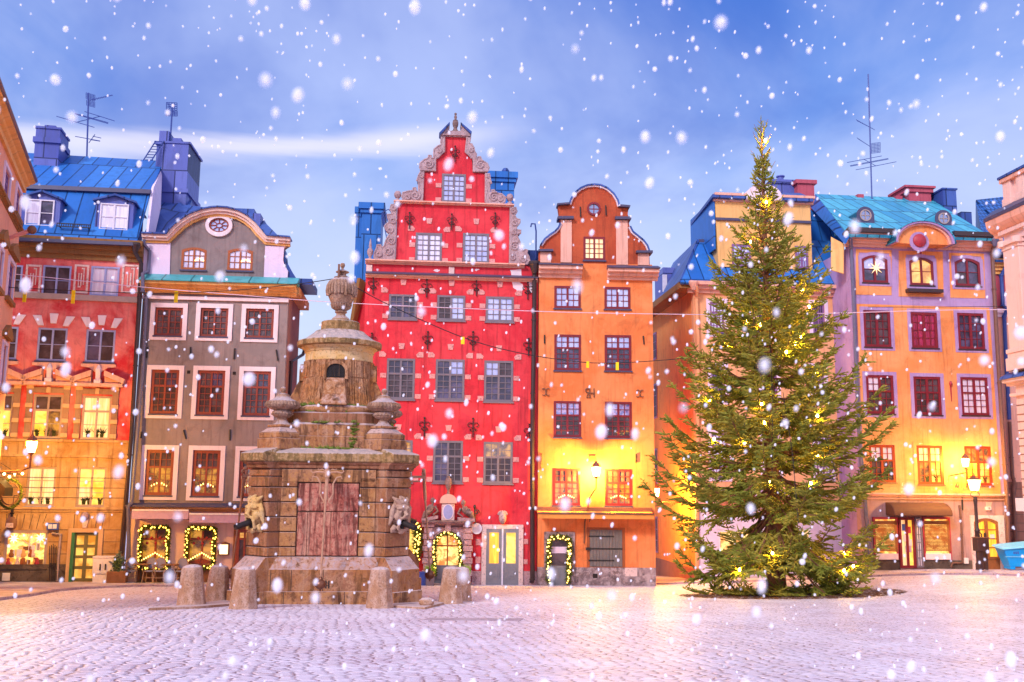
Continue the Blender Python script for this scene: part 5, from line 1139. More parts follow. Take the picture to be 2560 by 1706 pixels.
# ---- orange house with bell gable (E)
def house_E():
    F = FE; h = House(F, 'bell_gable_house', 'narrow orange house with bell shaped gable, round attic window and long orange awning')
    uL = F.pt(1347.5, 720)[0]; uR = F.pt(1632, 800)[0]; pl = lambda *pts: h.poly(E1, pts)
    zl = F.pt(*E1(500, 662))[1]
    h.zone([(uL, F.pt(*E2(400, 1390))[1]), (uR, F.pt(*E2(400, 1390))[1]), (uR, zl), (uL, zl)], M['orange'])
    zpl = F.pt(*E2(400, 1390))[1]
    h.zone([(uL, -1.2), (uR, -1.2), (uR, zpl), (uL, zpl)], M['plinth'], -0.035, 0.35, 'plinth')
    out = [(82, 570), (95, 525), (125, 480), (165, 447), (200, 425), (228, 395), (243, 360), (240, 335), (228, 325), (236, 290), (226, 224), (310, 217), (322, 180), (348, 135), (395, 97), (445, 76), (498, 70), (548, 75), (598, 98), (645, 140), (675, 188), (687, 232), (760, 238), (752, 290), (764, 325), (758, 345), (768, 385), (788, 425), (825, 455), (868, 490), (898, 530), (915, 578)]
    zz = E1(500, 662)
    b0 = (80, 660); b1 = (918, 676)
    P = h.poly(E1, [b0]+out+[b1]); P = [(P[0][0], zl)]+P[1:-1]+[(P[-1][0], zl)]
    h.zone(P[::-1], M['orange_deep'], 0.0, 0.45, 'gable_wall')
    # coping along the outline
    def off(pts, k):
        r_ = []
        for i, (x, y) in enumerate(pts):
            a = pts[max(i-1, 0)]; b = pts[min(i+1, len(pts)-1)]; dx, dy = b[0]-a[0], b[1]-a[1]; L = math.hypot(dx, dy) or 1
            r_.append((x-dy/L*k*-1, y-dx/L*k))
        return r_
    arcs = (out[1:7], out[11:22], out[26:32])
    for seg in arcs:
        A_, B_ = off(seg, 6), off(seg, -5); h.part(MB().prism(h.poly(E1, A_+B_[::-1]), -0.16, 0.5), 'gable_coping', 'blue_d')
        A_, B_ = off(seg, -5.3), off(seg, -15); h.part(MB().prism(h.poly(E1, A_+B_[::-1]), -0.10, 0.01), 'gable_moulding', 'white')
    for pts in ([(218, 216), (312, 208), (312, 222), (222, 228)], [(686, 224), (768, 231), (764, 246), (686, 240)], [(222, 312), (342, 312), (342, 332), (222, 332)], [(654, 314), (774, 316), (774, 335), (654, 335)], [(78, 560), (188, 560), (188, 576), (78, 576)], [(812, 570), (936, 570), (936, 587), (812, 587)]):
        h.part(MB().prism(h.poly(E1, pts), -0.22, 0.5), 'coping_ledge', 'ledge')
    for L, T, Rr, B in ((246, 335, 329, 655), (664, 338, 752, 672), (92, 578, 174, 655), (828, 588, 911, 675)):
        h.box('pilaster', 'paletrim' if L < 0 else 'cornice_p', F.rect(E1, L, T, Rr, B), -0.05, 0.0)
    # eaves left and right
    for L, Rr, y0, y1, y2 in ((76, 407, 660, 692, 772), (594, 980, 676, 716, 790)):
        r_ = F.rect(E1, L, y0, Rr, y1); rc = F.rect(E1, L+2, y1, Rr-4, y2)
        h.extr('ledge', 'ledge', [(-0.62, r_[1]), (-0.62, r_[1]+0.05), (-0.02, r_[3]), (0.05, r_[3]), (0.05, r_[1])], r_[0], r_[2])
        h.cornice('cornice', 'cornice_p', (rc[0], rc[1], rc[2], r_[1]-0.003), 0.52, 3)
    # round window
    c = F.pt(*E1(497, 250)); r = F.pt(*E1(549, 250))[0]-c[0]
    ci = lambda q, n=28: [(c[0]+q*math.cos(2*math.pi*i/n), c[1]+q*math.sin(2*math.pi*i/n)) for i in range(n)]
    h.holes.append(ci(r*0.98)); fo = h.part(MB().prism(ci(r), -0.05, 0.06, [ci(r*0.72)]), 'round_window', 'f_wine')
    MB().box(c[0]-0.02, c[0]+0.02, 0.0, 0.04, c[1]-r*0.75, c[1]+r*0.75).box(c[0]-r*0.75, c[0]+r*0.75, 0.002, 0.038, c[1]-0.02, c[1]+0.02).build('glazing_bar', M['f_wine'], fo)
    MB().prism(ci(r*0.76), 0.02, 0.04).build('pane', M['g_blue'], fo)
    h.win(E1, 418, 460, 582, 637, 'g_pale', 'f_wine', 2, lo=4, ft=0.10, rec=-0.02)
    W_ = 'f_wine'
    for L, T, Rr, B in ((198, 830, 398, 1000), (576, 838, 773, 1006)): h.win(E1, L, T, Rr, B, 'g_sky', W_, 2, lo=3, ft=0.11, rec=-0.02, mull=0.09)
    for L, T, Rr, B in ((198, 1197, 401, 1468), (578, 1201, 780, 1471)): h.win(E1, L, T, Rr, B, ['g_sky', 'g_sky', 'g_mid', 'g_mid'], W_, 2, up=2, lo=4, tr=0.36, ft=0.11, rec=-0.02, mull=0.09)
    for L, T, Rr, B in ((186, 183, 386, 446), (558, 188, 754, 452)): h.win(E2, L, T, Rr, B, ['g_stain', 'g_stain', 'g_dark', 'g_dark'], W_, 2, up=2, lo=4, tr=0.38, ft=0.11, rec=-0.02, mull=0.09)
    for L, T, Rr, B in ((179, 670, 379, 941), (558, 676, 754, 944)): h.win(E2, L, T, Rr, B, ['g_dark', 'g_dark', 'g_amber', 'g_amber'], W_, 2, up=2, lo=4, tr=0.36, ft=0.11, rec=-0.02, mull=0.09, candles=9)
    # iron letters: mirrored C pairs and a monogram
    def letter(nm, strokes, rad=0.024):
        mb = MB()
        for st in strokes: mb.tube([(F.pt(*E2(x, y))[0], -0.05, F.pt(*E2(x, y))[1]) for x, y in st], rad, 6)
        h.part(mb, nm, 'rust', smooth=True)
    arc = lambda cx, cy, rx, ry, a0, a1, n=14: [(cx+rx*math.cos(R(a0+(a1-a0)*i/n)), cy+ry*math.sin(R(a0+(a1-a0)*i/n))) for i in range(n+1)]
    for cx, cy in ((129, 118), (811, 129)): letter('iron_letter', [arc(cx-15, cy, 16, 25, -130, 130), arc(cx+15, cy, 16, 25, 50, 310)])
    letter('iron_letter', [[(447, 92), (447, 158)], [(478, 92), (478, 158)], [(440, 126), (482, 126)], arc(436, 108, 18, 15, 300, 60), [(447, 95), (425, 92), (416, 100)], [(447, 124), (430, 140), (424, 158), (436, 156)], [(440, 158), (455, 158)]])
    for zf, pts in ((E1, ((124, 1202, 124, 1265), (868, 1208, 874, 1272), (393, 235, 397, 312), (585, 225, 589, 300))), (E2, ((97, 562, 95, 680), (783, 567, 782, 630)))):
        for xa, ya, xb, yb in pts:
            p, q = F.pt(*zf(xa, ya)), F.pt(*zf(xb, yb)); h.part(MB().tube([(p[0], -0.04, p[1]), (q[0], -0.04, q[1])], 0.03, 6), 'wall_tie', 'iron')
    # awning
    u0, u1 = F.pt(*E2(52, 1000), -0.6)[0], F.pt(*E2(914, 1000), -0.6)[0]; za, zb, zc = F.pt(*E2(480, 962))[1], F.pt(*E2(480, 1000), -0.8)[1], F.pt(*E2(480, 1038), -0.8)[1]
    h.extr('awning', 'awn_or', [(-0.05, za-0.14), (-0.05, za-0.10), (-0.82, zb), (-0.86, zb-0.01), (-0.86, zc), (-0.83, zc), (-0.83, zb-0.05)], u0+0.1, u1-0.05)
    h.extr('awning_box', 'pipe_br', [(-0.22, za-0.12), (-0.22, za+0.04), (-0.01, za+0.06), (-0.01, za-0.12)], u0, u1)
    h.extr('awning_rail', 'pipe_br', [(-0.90, zb-0.03), (-0.90, zb+0.04), (-0.84, zb+0.04), (-0.84, zb-0.03)], u0+0.1, u1-0.05)
    # door and shutter
    r_ = F.rect(E2, 116, 1132, 340, 1512); d_ = F.rect(E2, 150, 1170, 308, 1510); zb_ = -0.2
    h.part(MB().prism([(r_[0], zb_), (d_[0], zb_), (d_[0], d_[3]), (d_[2], d_[3]), (d_[2], zb_), (r_[2], zb_), (r_[2], r_[3]), (r_[0], r_[3])], -0.09, 0.0), 'door_surround', 'plinth', bevel=0.01)
    zm = F.pt(*E2(230, 1378))[1]
    do = h.part(MB().box(d_[0], d_[2], -0.05, 0.0, zb_, zm), 'door', 'door_gray'); um = (d_[0]+d_[2])/2
    MB().box(d_[0]+0.1, um-0.04, -0.07, -0.049, zb_+0.3, zm-0.1).box(um+0.04, d_[2]-0.1, -0.07, -0.049, zb_+0.3, zm-0.1).build('door_panel', M['door_gray'], do, bevel=0.015)
    MB().box(d_[0], d_[2], -0.04, 0.0, zm, d_[3]).build('pane', M['g_dark'], do)
    MB().box(d_[0]+0.05, d_[2]-0.05, -0.055, -0.041, F.pt(*E2(230, 1287))[1], F.pt(*E2(230, 1240))[1]).build('door_blind', M['lilacwhite'], do)
    s_ = F.rect(E2, 447, 1118, 683, 1384); sh = MB(); n = 10
    for i in range(n): a = s_[0]+(s_[2]-s_[0])*i/n; sh.box(a+0.006, a+(s_[2]-s_[0])/n-0.006, -0.07, 0.0, s_[1], s_[3])
    so_ = h.part(sh, 'shutter', 'shutter')
    hg = MB()
    for y in (1165, 1255, 1340): z = F.pt(*E2(560, y))[1]; hg.box(s_[0]-0.05, s_[2]*0.75+s_[0]*0.25 if y != 1255 else s_[2], -0.09, -0.069, z-0.03, z+0.03)
    p = F.pt(*E2(432, 1255)); hg.box(p[0]-0.08, p[0]+0.12, -0.12, -0.04, p[1]-0.06, p[1]+0.06); hg.build('strap_hinge', M['iron'], so_)
    h.part(MB().prism([(s_[0]-0.12, s_[1]-0.1), (s_[2]+0.12, s_[1]-0.1), (s_[2]+0.12, s_[3]+0.1), (s_[0]-0.12, s_[3]+0.1)], -0.03, 0.002, [[(s_[0], s_[1]), (s_[2], s_[1]), (s_[2], s_[3]), (s_[0], s_[3])]]), 'shutter_frame', 'f_rust')
    h.box('vent', 'dark', F.rect(E2, 470, 1436, 504, 1468), -0.05, -0.02)
    h.box('bare_plaster_patch', 'paletrim', F.rect(E2, 702, 1394, 792, 1455), -0.043, -0.03)
    h.box('junction_box', 'f_rust', F.rect(E2, 444, 580, 490, 624), -0.08, 0.0)
    h.part(MB().box(uL, uR, 0.36, 8, -1.5, zl-0.3), 'rear_wall', 'orange')
    um2 = (uL+uR)/2; h.part(MB().prism([(uL+0.1, zl-0.3), (uR-0.1, zl-0.3), (um2+0.8, zl+3.0), (um2-0.8, zl+3.0)], 0.47, 8), 'roof', 'blue_d')
    p = F.pt(*E1(60, 575), 1.0); h.part(MB().tube([(p[0], 1.0, p[1]-0.3), (p[0], 1.0, p[1]+1.0), (p[0]-0.05, 1.0, p[1]+1.35), (p[0]-0.22, 1.0, p[1]+1.35), (p[0]-0.25, 1.0, p[1]+1.2)], 0.04, 6), 'vent_pipe', 'antenna')
    h.finish(); return h
HE = house_E()
# ---- apricot corner house behind the tree (F)
def house_F():
    F = FF; h = House(F, 'tower_dormer_house', 'apricot corner house with blue mansard roof and yellow tower dormer behind the Christmas tree')
    u0 = F.pt(1736, 900)[0]; uR = F.pt(2126, 900)[0]; ze = F.pt(*F1(750, 1112))[1]; zg = F.pt(1900, 1262)[1]
    h.zone([(u0, zg), (uR, zg), (uR, ze), (u0, ze)], M['beige'])
    h.zone([(u0, -1.5), (uR, -1.5), (uR, zg), (u0, zg)], M['lilacwhite'], -0.03, 0.35, 'ground_floor_wall')
    sm = MB().box(u0, u0+0.34, 0.36, 16, -2, ze); h.part(sm, 'side_wall', 'golden')
    h.part(MB().box(u0-0.03, u0+0.2, 0.0, 16, -2, F.pt(1715, 1425)[1]), 'plinth', 'brownwall')
    h.cornice('cornice', 'cornice_p', (u0-0.3, F.pt(*F1(750, 1160))[1], uR, F.pt(*F1(750, 1094))[1]), 0.5, 3)
    h.part(MB().box(u0-0.75, u0+0.1, -0.3, 16, ze-0.2, ze+0.12), 'side_eave', 'wood_eave')
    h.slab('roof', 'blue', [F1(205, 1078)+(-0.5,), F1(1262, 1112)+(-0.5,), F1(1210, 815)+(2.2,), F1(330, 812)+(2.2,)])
    h.slab('roof', 'blue_d', [F1(212, 1080)+(-0.45,), F1(325, 812)+(2.1,), F1(170, 960)+(14,), F1(30, 1245)+(14,)][::-1])
    h.slab('roof_edge', 'ledge', [F1(320, 826)+(2.05,), F1(430, 826)+(2.05,), F1(430, 806)+(2.1,), F1(320, 806)+(2.1,)], 0.2)
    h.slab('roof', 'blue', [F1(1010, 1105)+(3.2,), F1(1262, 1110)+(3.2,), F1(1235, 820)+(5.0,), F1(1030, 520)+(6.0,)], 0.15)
    # side dormer on the receding roof
    a = F.pt(*F1(150, 1100), 9); h.part(MB().box(F.pt(*F1(95, 1000), 9)[0], F.pt(*F1(210, 1000), 9)[0], 9, 11, a[1]-1.6, F.pt(*F1(150, 985), 9)[1]), 'dormer', 'indigo')
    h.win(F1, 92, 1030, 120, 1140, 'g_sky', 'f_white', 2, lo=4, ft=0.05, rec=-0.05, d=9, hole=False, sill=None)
    # tower dormer
    d = 0.35; r_ = F.rect(F1, 428, 555, 1032, 988, d)
    P = [(r_[0]+0.12, r_[1]), (r_[2], r_[1]), (r_[2], r_[3]), (r_[0], r_[3])]
    h.part(MB().prism(P, d, d+4.2), 'dormer', 'yellow')
    pn = MB()
    for L, Rr in ((295, 428),): pass
    sw = F.rect(F1, 292, 600, 428, 820, 4.0)
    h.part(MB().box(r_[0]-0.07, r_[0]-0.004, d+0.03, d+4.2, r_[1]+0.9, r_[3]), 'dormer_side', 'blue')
    h.slab('dormer_roof', 'blue_d', [F1(408, 520)+(d-0.3,), F1(1045, 548)+(d-0.3,), F1(960, 512)+(4,), F1(270, 700)+(4.4,)], 0.16)
    o = h.cornice('dormer_cornice', 'cornice_p', (F.pt(*F1(412, 540), d)[0], F.pt(*F1(730, 578), d)[1], F.pt(*F1(1042, 560), d)[0], F.pt(*F1(730, 532), d)[1]), 0.32, 3)
    o.location.y = d
    z_ = F.pt(*F1(730, 688), d)[1]; h.part(MB().box(r_[0], r_[2], d-0.10, d, z_-0.08, z_+0.05), 'string_course', 'ledge')
    # arched bay on top of the dormer
    c = F.pt(*F1(720, 545), d); ex = F.pt(*F1(830, 545), d)[0]-c[0]; zt = F.pt(*F1(720, 470), d)[1]
    h.part(MB().prism([(c[0]-ex, c[1]-0.2), (c[0]+ex, c[1]-0.2)]+[(c[0]+ex*math.cos(math.pi*i/14), c[1]+(zt-c[1])*math.sin(math.pi*i/14)) for i in range(15)], d-0.36, d+2), 'arched_gablet', 'white')
    h.win(F1, 682, 525, 758, 625, 'g_blue', 'f_white', 2, lo=3, ft=0.05, rec=-0.08, d=d-0.3, hole=False, sill=None)
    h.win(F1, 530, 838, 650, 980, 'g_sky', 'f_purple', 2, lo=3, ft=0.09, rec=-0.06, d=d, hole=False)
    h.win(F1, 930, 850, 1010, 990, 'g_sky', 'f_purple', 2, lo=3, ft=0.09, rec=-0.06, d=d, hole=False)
    ch = MB(); a, b = F.pt(*F1(790, 430), 6), F.pt(*F1(955, 430), 6); ch.box(a[0], b[0], 6, 8, a[1]-3, a[1]); ch.box(a[0]-0.1, b[0]+0.1, 5.9, 8.1, a[1]-0.2, a[1]+0.02)
    p = F.pt(*F1(862, 395), 6); ch.lathe([(0.18, -0.3), (0.18, 0), (0.25, 0.02), (0.25, 0.08)], 10, (p[0], 6.6, p[1])); h.part(ch, 'chimney', 'indigo')
    ch = MB(); a, b = F.pt(*F1(945, 440), 5.5), F.pt(*F1(1050, 445), 5.5); ch.box(a[0], b[0], 5.5, 7.5, a[1]-2.5, a[1]); ch.box(a[0]-0.12, b[0]+0.14, 5.4, 7.6, a[1]-0.12, a[1]+0.1); h.part(ch, 'chimney', 'brickred')
    for x, T, B in ((445, 1205, 1380), (560, 1205, 1380), (1082, 1215, 1385)): pass
    S = (0.18, 'lilacwhite', 0.03)
    for zf, L, T, Rr, B, g in ((F1, 392, 1205, 482, 1400, 'g_curt'), (F1, 1042, 1215, 1118, 1400, 'g_mid'), (F1, 690, 1210, 790, 1400, 'g_mid'),
                               (F2, 388, 90, 470, 300, 'g_mid'), (F2, 700, 90, 790, 300, 'g_mid'), (F2, 1010, 95, 1080, 300, 'g_curt'),
                               (F2, 392, 498, 490, 770, 'g_curt'), (F2, 710, 498, 800, 770, 'g_warm'), (F2, 1030, 500, 1120, 770, 'g_curt')):
        h.win(zf, L, T, Rr, B, g, 'f_purple', 2, up=1, lo=3, tr=0.3, ft=0.09, rec=0.02, sur=S)
    for L, T, Rr, B, g in ((430, 1090, 640, 1290, 'g_shop'), (760, 1080, 1000, 1300, 'g_pale')):
        h.win(F2, L, T, Rr, B, g, 'f_white', 1, lo=1, ft=0.1, rec=0.0, name='shop_window')
    h.cornice('string_course', 'cornice_p', (u0-0.02, F.pt(*F2(760, 945))[1], uR, F.pt(*F2(760, 920))[1]), 0.22, 2)
    za = F.pt(*F2(760, 850))[1]; zb = F.pt(*F2(760, 885), -0.9)[1]
    h.extr('awning', 'awn_lilac', [(-0.05, za), (-0.05, za+0.05), (-0.9, zb+0.15), (-0.93, zb), (-0.9, zb)], F.pt(*F2(400, 860))[0], F.pt(*F2(1060, 860))[0])
    # windows of the alley side, on the side wall plane
    Fs = Facade(1736, 1449, 47.0, 5.5)
    side = MB(); pan = MB()
    base = F.world(u0, 0, 0)
    def sd(px, py):
        rr = ray(px, py); t = (base-CAM).dot(F.u)/rr.dot(F.u); q = CAM+rr*t-F.o; return q.dot(F.n), q.z
    E8 = Z(1600, 780, 2.306)
    for xa, xb, T, B in ((78, 97, 115, 272), (80, 101, 410, 612), (83, 105, 787, 992), (84, 107, 1182, 1390)):
        ya, yb = sd(*E8(xa, (T+B)/2))[0], sd(*E8(xb, (T+B)/2))[0]; z1, z0 = sd(*E8(xb, T))[1], sd(*E8(xb, B))[1]
        ya = min(ya, 15.5)
        fr = MB().box(u0-0.05, u0-0.002, yb, ya, z0, z1); f_ = h.part(fr, 'window', 'f_purple')
        pn = MB(); m = (ya+yb)/2
        for a, b in ((yb+0.08, m-0.05), (m+0.05, ya-0.08)):
            for k in range(3): zz = z0+0.08+(z1-z0-0.16)*k/3; pn.box(u0-0.062, u0-0.05, a, b, zz+0.02, zz+(z1-z0-0.16)/3-0.02)
        pn.build('pane', M['g_dark'], f_)
    h.pipe([F.pt(*F1(288, 1085), -0.4)+(-0.55,), F.pt(*F1(290, 1130))+(-0.5,), F.pt(*F1(302, 1180))+(-0.12,), F.pt(*F1(312, 1440))+(-0.12,), F.pt(1741, 1430)+(-0.12,)], 0.09, 'beige')
    h.pipe([F.pt(*F1(1245, 1120), -0.4)+(-0.55,), F.pt(*F1(1220, 1200))+(-0.12,), F.pt(*F1(1225, 1440))+(-0.12,)], 0.09, 'beige')
    for x, y in ((288, 1090), (1246, 1120)):
        p = F.pt(*F1(x, y), -0.5); h.part(MB().lathe([(0.09, -0.3), (0.24, 0.05), (0.24, 0.14)], 10, (p[0], -0.5, p[1])), 'rain_hopper', 'cornice_p')
    h.part(MB().box(u0+0.3, uR, 0.36, 14, -2, ze), 'rear_wall', 'beige')
    h.finish(); return h
HF = house_F()

# ---- lilac and peach house with green copper roof (G)
def house_G():
    F = FG; h = House(F, 'copper_roof_house', 'lilac and peach house with green copper roof and brown shop awning')
    uL = F.pt(2134, 900)[0]; uR = F.pt(*I3(345, 600))[0]; ze = F.pt(*G1(740, 1215))[1]; zg = F.pt(*G3(900, 545))[1]
    h.zone([(uL, zg), (uR, zg), (uR, ze+0.2), (uL, ze+0.2)], M['lilac'])
    h.zone([(uL, -1.5), (uR, -1.5), (uR, zg), (uL, zg)], M['shaded'], -0.04, 0.35, 'ground_floor_wall')
    # peach fields
    def field(zf, pts, holes): h.part(MB().prism(h.poly(zf, pts), -0.018, 0.0, holes), 'peach_panel', 'peach')
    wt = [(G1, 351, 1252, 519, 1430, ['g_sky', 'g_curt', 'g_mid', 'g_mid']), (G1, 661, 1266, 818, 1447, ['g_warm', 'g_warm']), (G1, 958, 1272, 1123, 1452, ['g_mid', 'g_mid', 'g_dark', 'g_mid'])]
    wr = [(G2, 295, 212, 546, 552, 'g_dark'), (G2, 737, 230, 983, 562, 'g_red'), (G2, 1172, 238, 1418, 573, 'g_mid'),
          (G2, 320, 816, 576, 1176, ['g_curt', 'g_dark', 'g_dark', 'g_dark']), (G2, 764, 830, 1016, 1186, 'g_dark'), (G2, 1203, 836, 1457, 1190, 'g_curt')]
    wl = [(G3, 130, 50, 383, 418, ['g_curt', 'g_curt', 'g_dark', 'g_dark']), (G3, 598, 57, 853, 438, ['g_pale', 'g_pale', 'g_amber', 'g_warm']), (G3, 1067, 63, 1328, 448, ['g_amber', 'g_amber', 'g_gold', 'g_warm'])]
    sur = 0.15
    def hole(zf, L, T, Rr, B, k=sur+0.01):
        u0, z0, u1, z1 = F.rect(zf, L, T, Rr, B); return [(u0-k, z0-k), (u1+k, z0-k), (u1+k, z1+k), (u0-k, z1+k)]
    for pts, w_ in (([(312, 1508), (545, 1512), (545, 1218), (312, 1210)], wt[0]), ([(592, 1520), (885, 1524), (880, 1228), (592, 1222)], wt[1]), ([(930, 1528), (1158, 1532), (1148, 1240), (920, 1234)], wt[2])):
        field(G1, pts, [hole(*w_[:5], 0.12)])
    L_, R_ = F.pt(*G2(252, 700))[0], F.pt(*G2(1500, 700))[0]; zt = F.pt(*G2(850, 168))[1]
    h.part(MB().prism([(L_, zg+0.01), (R_, zg+0.01), (R_, zt), (L_, zt)], -0.018, 0.0, [hole(*w_[:5]) for w_ in wr+wl]), 'peach_panel', 'peach')
    for zf, L, T, Rr, B, g in wt: h.win(zf, L, T, Rr, B, g, 'f_wine', 1, lo=2, ft=0.11, rec=-0.03, arch=0.2, mull=0.10, sur=(0.165, 'lilac', 0.04), sill='pipe_d')
    for zf, L, T, Rr, B, g in wr[:3]: h.win(zf, L, T, Rr, B, g, 'f_wine', 2, lo=4, ft=0.12, rec=-0.02, mull=0.12, sur=(0.165, 'lilac', 0.04), sill='pipe_d')
    for zf, L, T, Rr, B, g in wr[3:]: h.win(zf, L, T, Rr, B, g, 'f_wine', 2, up=2, lo=3, tr=0.40, ft=0.12, rec=-0.02, mull=0.12, sur=(0.165, 'lilac', 0.04), sill='pipe_d')
    for zf, L, T, Rr, B, g in wl: h.win(zf, L, T, Rr, B, g, 'f_orange', 2, up=2, lo=3, tr=0.40, ft=0.12, rec=-0.02, mull=0.12, plants=2, sur=(0.165, 'peach', 0.035), sill='pipe_br')
    # star in the left attic window
    u0, z0, u1, z1 = F.rect(*wt[0][:5]); st = MB(); cx_, cz_ = (u0+u1)/2+0.05, (z0+z1)/2+0.05; pts = []
    for i in range(16): a = math.pi*i/8; rr = (0.36 if i % 2 == 0 else 0.09); pts.append((cx_+rr*math.cos(a+0.1), cz_+rr*math.sin(a+0.1)))
    h.part(MB().prism(pts, -0.06, -0.04), 'paper_star', emitm('paper star', (1.0, 0.55, 0.12, 1), 0.8))
    # cornice, arch pediment, shield
    zc = F.pt(*G1(740, 1212))[1]; z2 = F.pt(*G1(400, 1128))[1]
    for L, Rr in ((240, 640), (835, 1225)):
        h.cornice('cornice', 'cornice_p', (F.pt(*G1(L, 1170))[0], zc, F.pt(*G1(Rr, 1170))[0], F.pt(*G1(740, 1140))[1]), 0.62, 4)
    z3 = F.pt(*G1(740, 1140))[1]
    h.extr('gutter', 'pipe_d', [(-0.78, z3), (-0.78, z3+0.22), (-0.60, z3+0.24), (0.0, z3+0.1), (0.0, z3)], F.pt(*G1(262, 1130), -0.6)[0], F.pt(*G1(560, 1130), -0.6)[0])
    h.extr('gutter', 'pipe_d', [(-0.78, z3), (-0.78, z3+0.22), (-0.60, z3+0.24), (0.0, z3+0.1), (0.0, z3)], F.pt(*G1(945, 1130), -0.6)[0], F.pt(*G1(1218, 1130), -0.6)[0])
    co, zo = F.pt(*G1(757, 1160), -0.85), F.pt(*G1(757, 1032), -0.85)[1]; ex = F.pt(*G1(950, 1160), -0.85)[0]-co[0]; hh = zo-co[1]
    ar = lambda k, n=20: [(co[0]+ex*k*math.cos(math.pi*i/n), co[1]-0.1+(hh+0.1)*k*math.sin(math.pi*i/n)) for i in range(n+1)]
    h.part(MB().prism(ar(0.87), -0.74, 0.3), 'pediment_wall', 'peach')
    for k0, k1, pr, mt in ((1.0, 0.92, 0.98, 'lilac'), (0.92, 0.84, 0.86, 'cornice_p')): h.part(MB().prism(ar(k0)+ar(k1)[::-1], -pr, 0.1), 'arched_pediment', mt)
    h.part(MB().prism(ar(1.035)+ar(1.0)[::-1], -1.02, 0.6), 'pediment_flashing', 'teal')
    sc_ = F.pt(*G1(728, 1155), -0.78); rr = F.pt(*G1(770, 1155), -0.78)[0]-sc_[0]
    h.part(MB().prism([(sc_[0]+rr*1.5*math.cos(2*math.pi*i/24), sc_[1]-0.05+rr*1.5*math.sin(2*math.pi*i/24)) for i in range(24)], -0.77, -0.70), 'shield_surround', 'lilac')
    sh = MB().lathe([(rr, 0), (rr, 0.05), (rr*0.8, 0.12), (0, 0.16)], 24); sh.xform(Matrix.Translation((sc_[0], -0.77, sc_[1])) @ Matrix.Rotation(R(90), 4, 'X'))
    h.part(sh, 'shield', 'shield', smooth=True)
    q = F.pt(*G1(728, 1215)); h.part(MB().prism([(q[0]-0.03, q[1]-0.35), (q[0]+0.03, q[1]-0.35), (q[0]+0.2, q[1]+0.2), (q[0]-0.2, q[1]+0.2)], -0.03, -0.015), 'shield_drip', 'shield')
    # window box under middle attic window
    r_ = F.rect(G1, 635, 1478, 860, 1500); h.part(MB().box(r_[0], r_[2], -0.35, -0.02, r_[1], r_[3]), 'sill_ledge', 'pipe_d')
    p = F.pt(*G2(1103, 895)); h.part(MB().sphere((p[0], -0.04, p[1]), 0.1, 8, sx=0.7, sz=1.4).prism([(p[0]-0.005, p[1]-0.85), (p[0]+0.03, p[1]-0.85), (p[0]+0.05, p[1]), (p[0]-0.05, p[1])], -0.03, -0.017), 'iron_stain', 'shield')
    # roof
    h.slab('roof', 'teal', [G1(262, 1112)+(-0.7,), G1(1216, 1140)+(-0.7,), G1(800, 882)+(7.5,), G1(48, 850)+(7.5,)], 0.14)
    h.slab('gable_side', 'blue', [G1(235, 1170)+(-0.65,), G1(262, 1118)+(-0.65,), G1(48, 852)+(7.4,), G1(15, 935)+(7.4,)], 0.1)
    h.slab('side_wall', 'yellow', [G1(150, 1345)+(0.4,), G1(232, 1370)+(0.05,), G1(234, 1175)+(0.05,), G1(150, 1130)+(0.6,)], 0.1)
    for x, y, r0 in ((372, 992, 50), (882, 1012, 48)):
        dd = 1.6; c = F.pt(*G1(x, y), dd); rr = F.pt(*G1(x+r0*0.75, y), dd)[0]-c[0]
        po = [(c[0]-rr*1.5, c[1]-rr*1.35), (c[0]+rr*1.5, c[1]-rr*1.35)]+[(c[0]+rr*1.5*math.cos(math.pi*i/16), c[1]+rr*1.5*math.sin(math.pi*i/16)) for i in range(17)]
        ci = lambda k: [(c[0]+rr*k*math.cos(2*math.pi*i/24), c[1]+rr*k*math.sin(2*math.pi*i/24)) for i in range(24)]
        h.part(MB().prism(po, dd, dd+2.6), 'dormer', 'teal')
        h.part(MB().prism(po[:], dd-0.07, dd-0.002, [ci(1.02)]), 'dormer_face', 'ledge')
        fo = h.part(MB().prism(ci(1.0), dd-0.10, dd-0.003, [ci(0.82)]), 'round_window', 'f_tan')
        MB().prism(ci(0.84), dd-0.05, dd-0.02).build('pane', M['g_blue'], fo)
        MB().box(c[0]-0.02, c[0]+0.02, dd-0.08, dd-0.051, c[1]-rr*0.84, c[1]+rr*0.84).box(c[0]-rr*0.84, c[0]+rr*0.84, dd-0.082, dd-0.051, c[1]-0.02, c[1]+0.02).build('glazing_bar', M['f_tan'], fo)
    ch = MB(); a, b = F.pt(*G1(647, 842), 7), F.pt(*G1(790, 842), 7); zb = F.pt(*G1(720, 900), 7)[1]; zt_ = F.pt(*G1(720, 808), 7)[1]
    ch.box(a[0], b[0], 6.8, 8.4, zb-1, zt_-0.2); ch.box(a[0]-0.2, b[0]+0.1, 6.7, 8.5, zt_-0.35, zt_-0.12); ch.box(a[0]-0.32, b[0]+0.2, 6.6, 8.6, zt_-0.118, zt_); h.part(ch, 'chimney', 'brickred')
    ch = MB(); a, b = F.pt(*G1(880, 815), 6), F.pt(*G1(966, 815), 6); ch.box(a[0], b[0], 6, 7.4, F.pt(*G1(920, 1000), 6)[1], a[1]); ch.box(a[0]-0.06, b[0]+0.06, 5.94, 7.46, a[1]-0.05, a[1]+0.04); h.part(ch, 'chimney', 'blue_d')
    a, b = F.pt(*G1(1000, 965), 7), F.pt(*G1(1068, 965), 7); h.part(MB().box(a[0], b[0], 7, 8.4, a[1]-2, a[1]), 'chimney', 'blue_d')
    pp = MB()
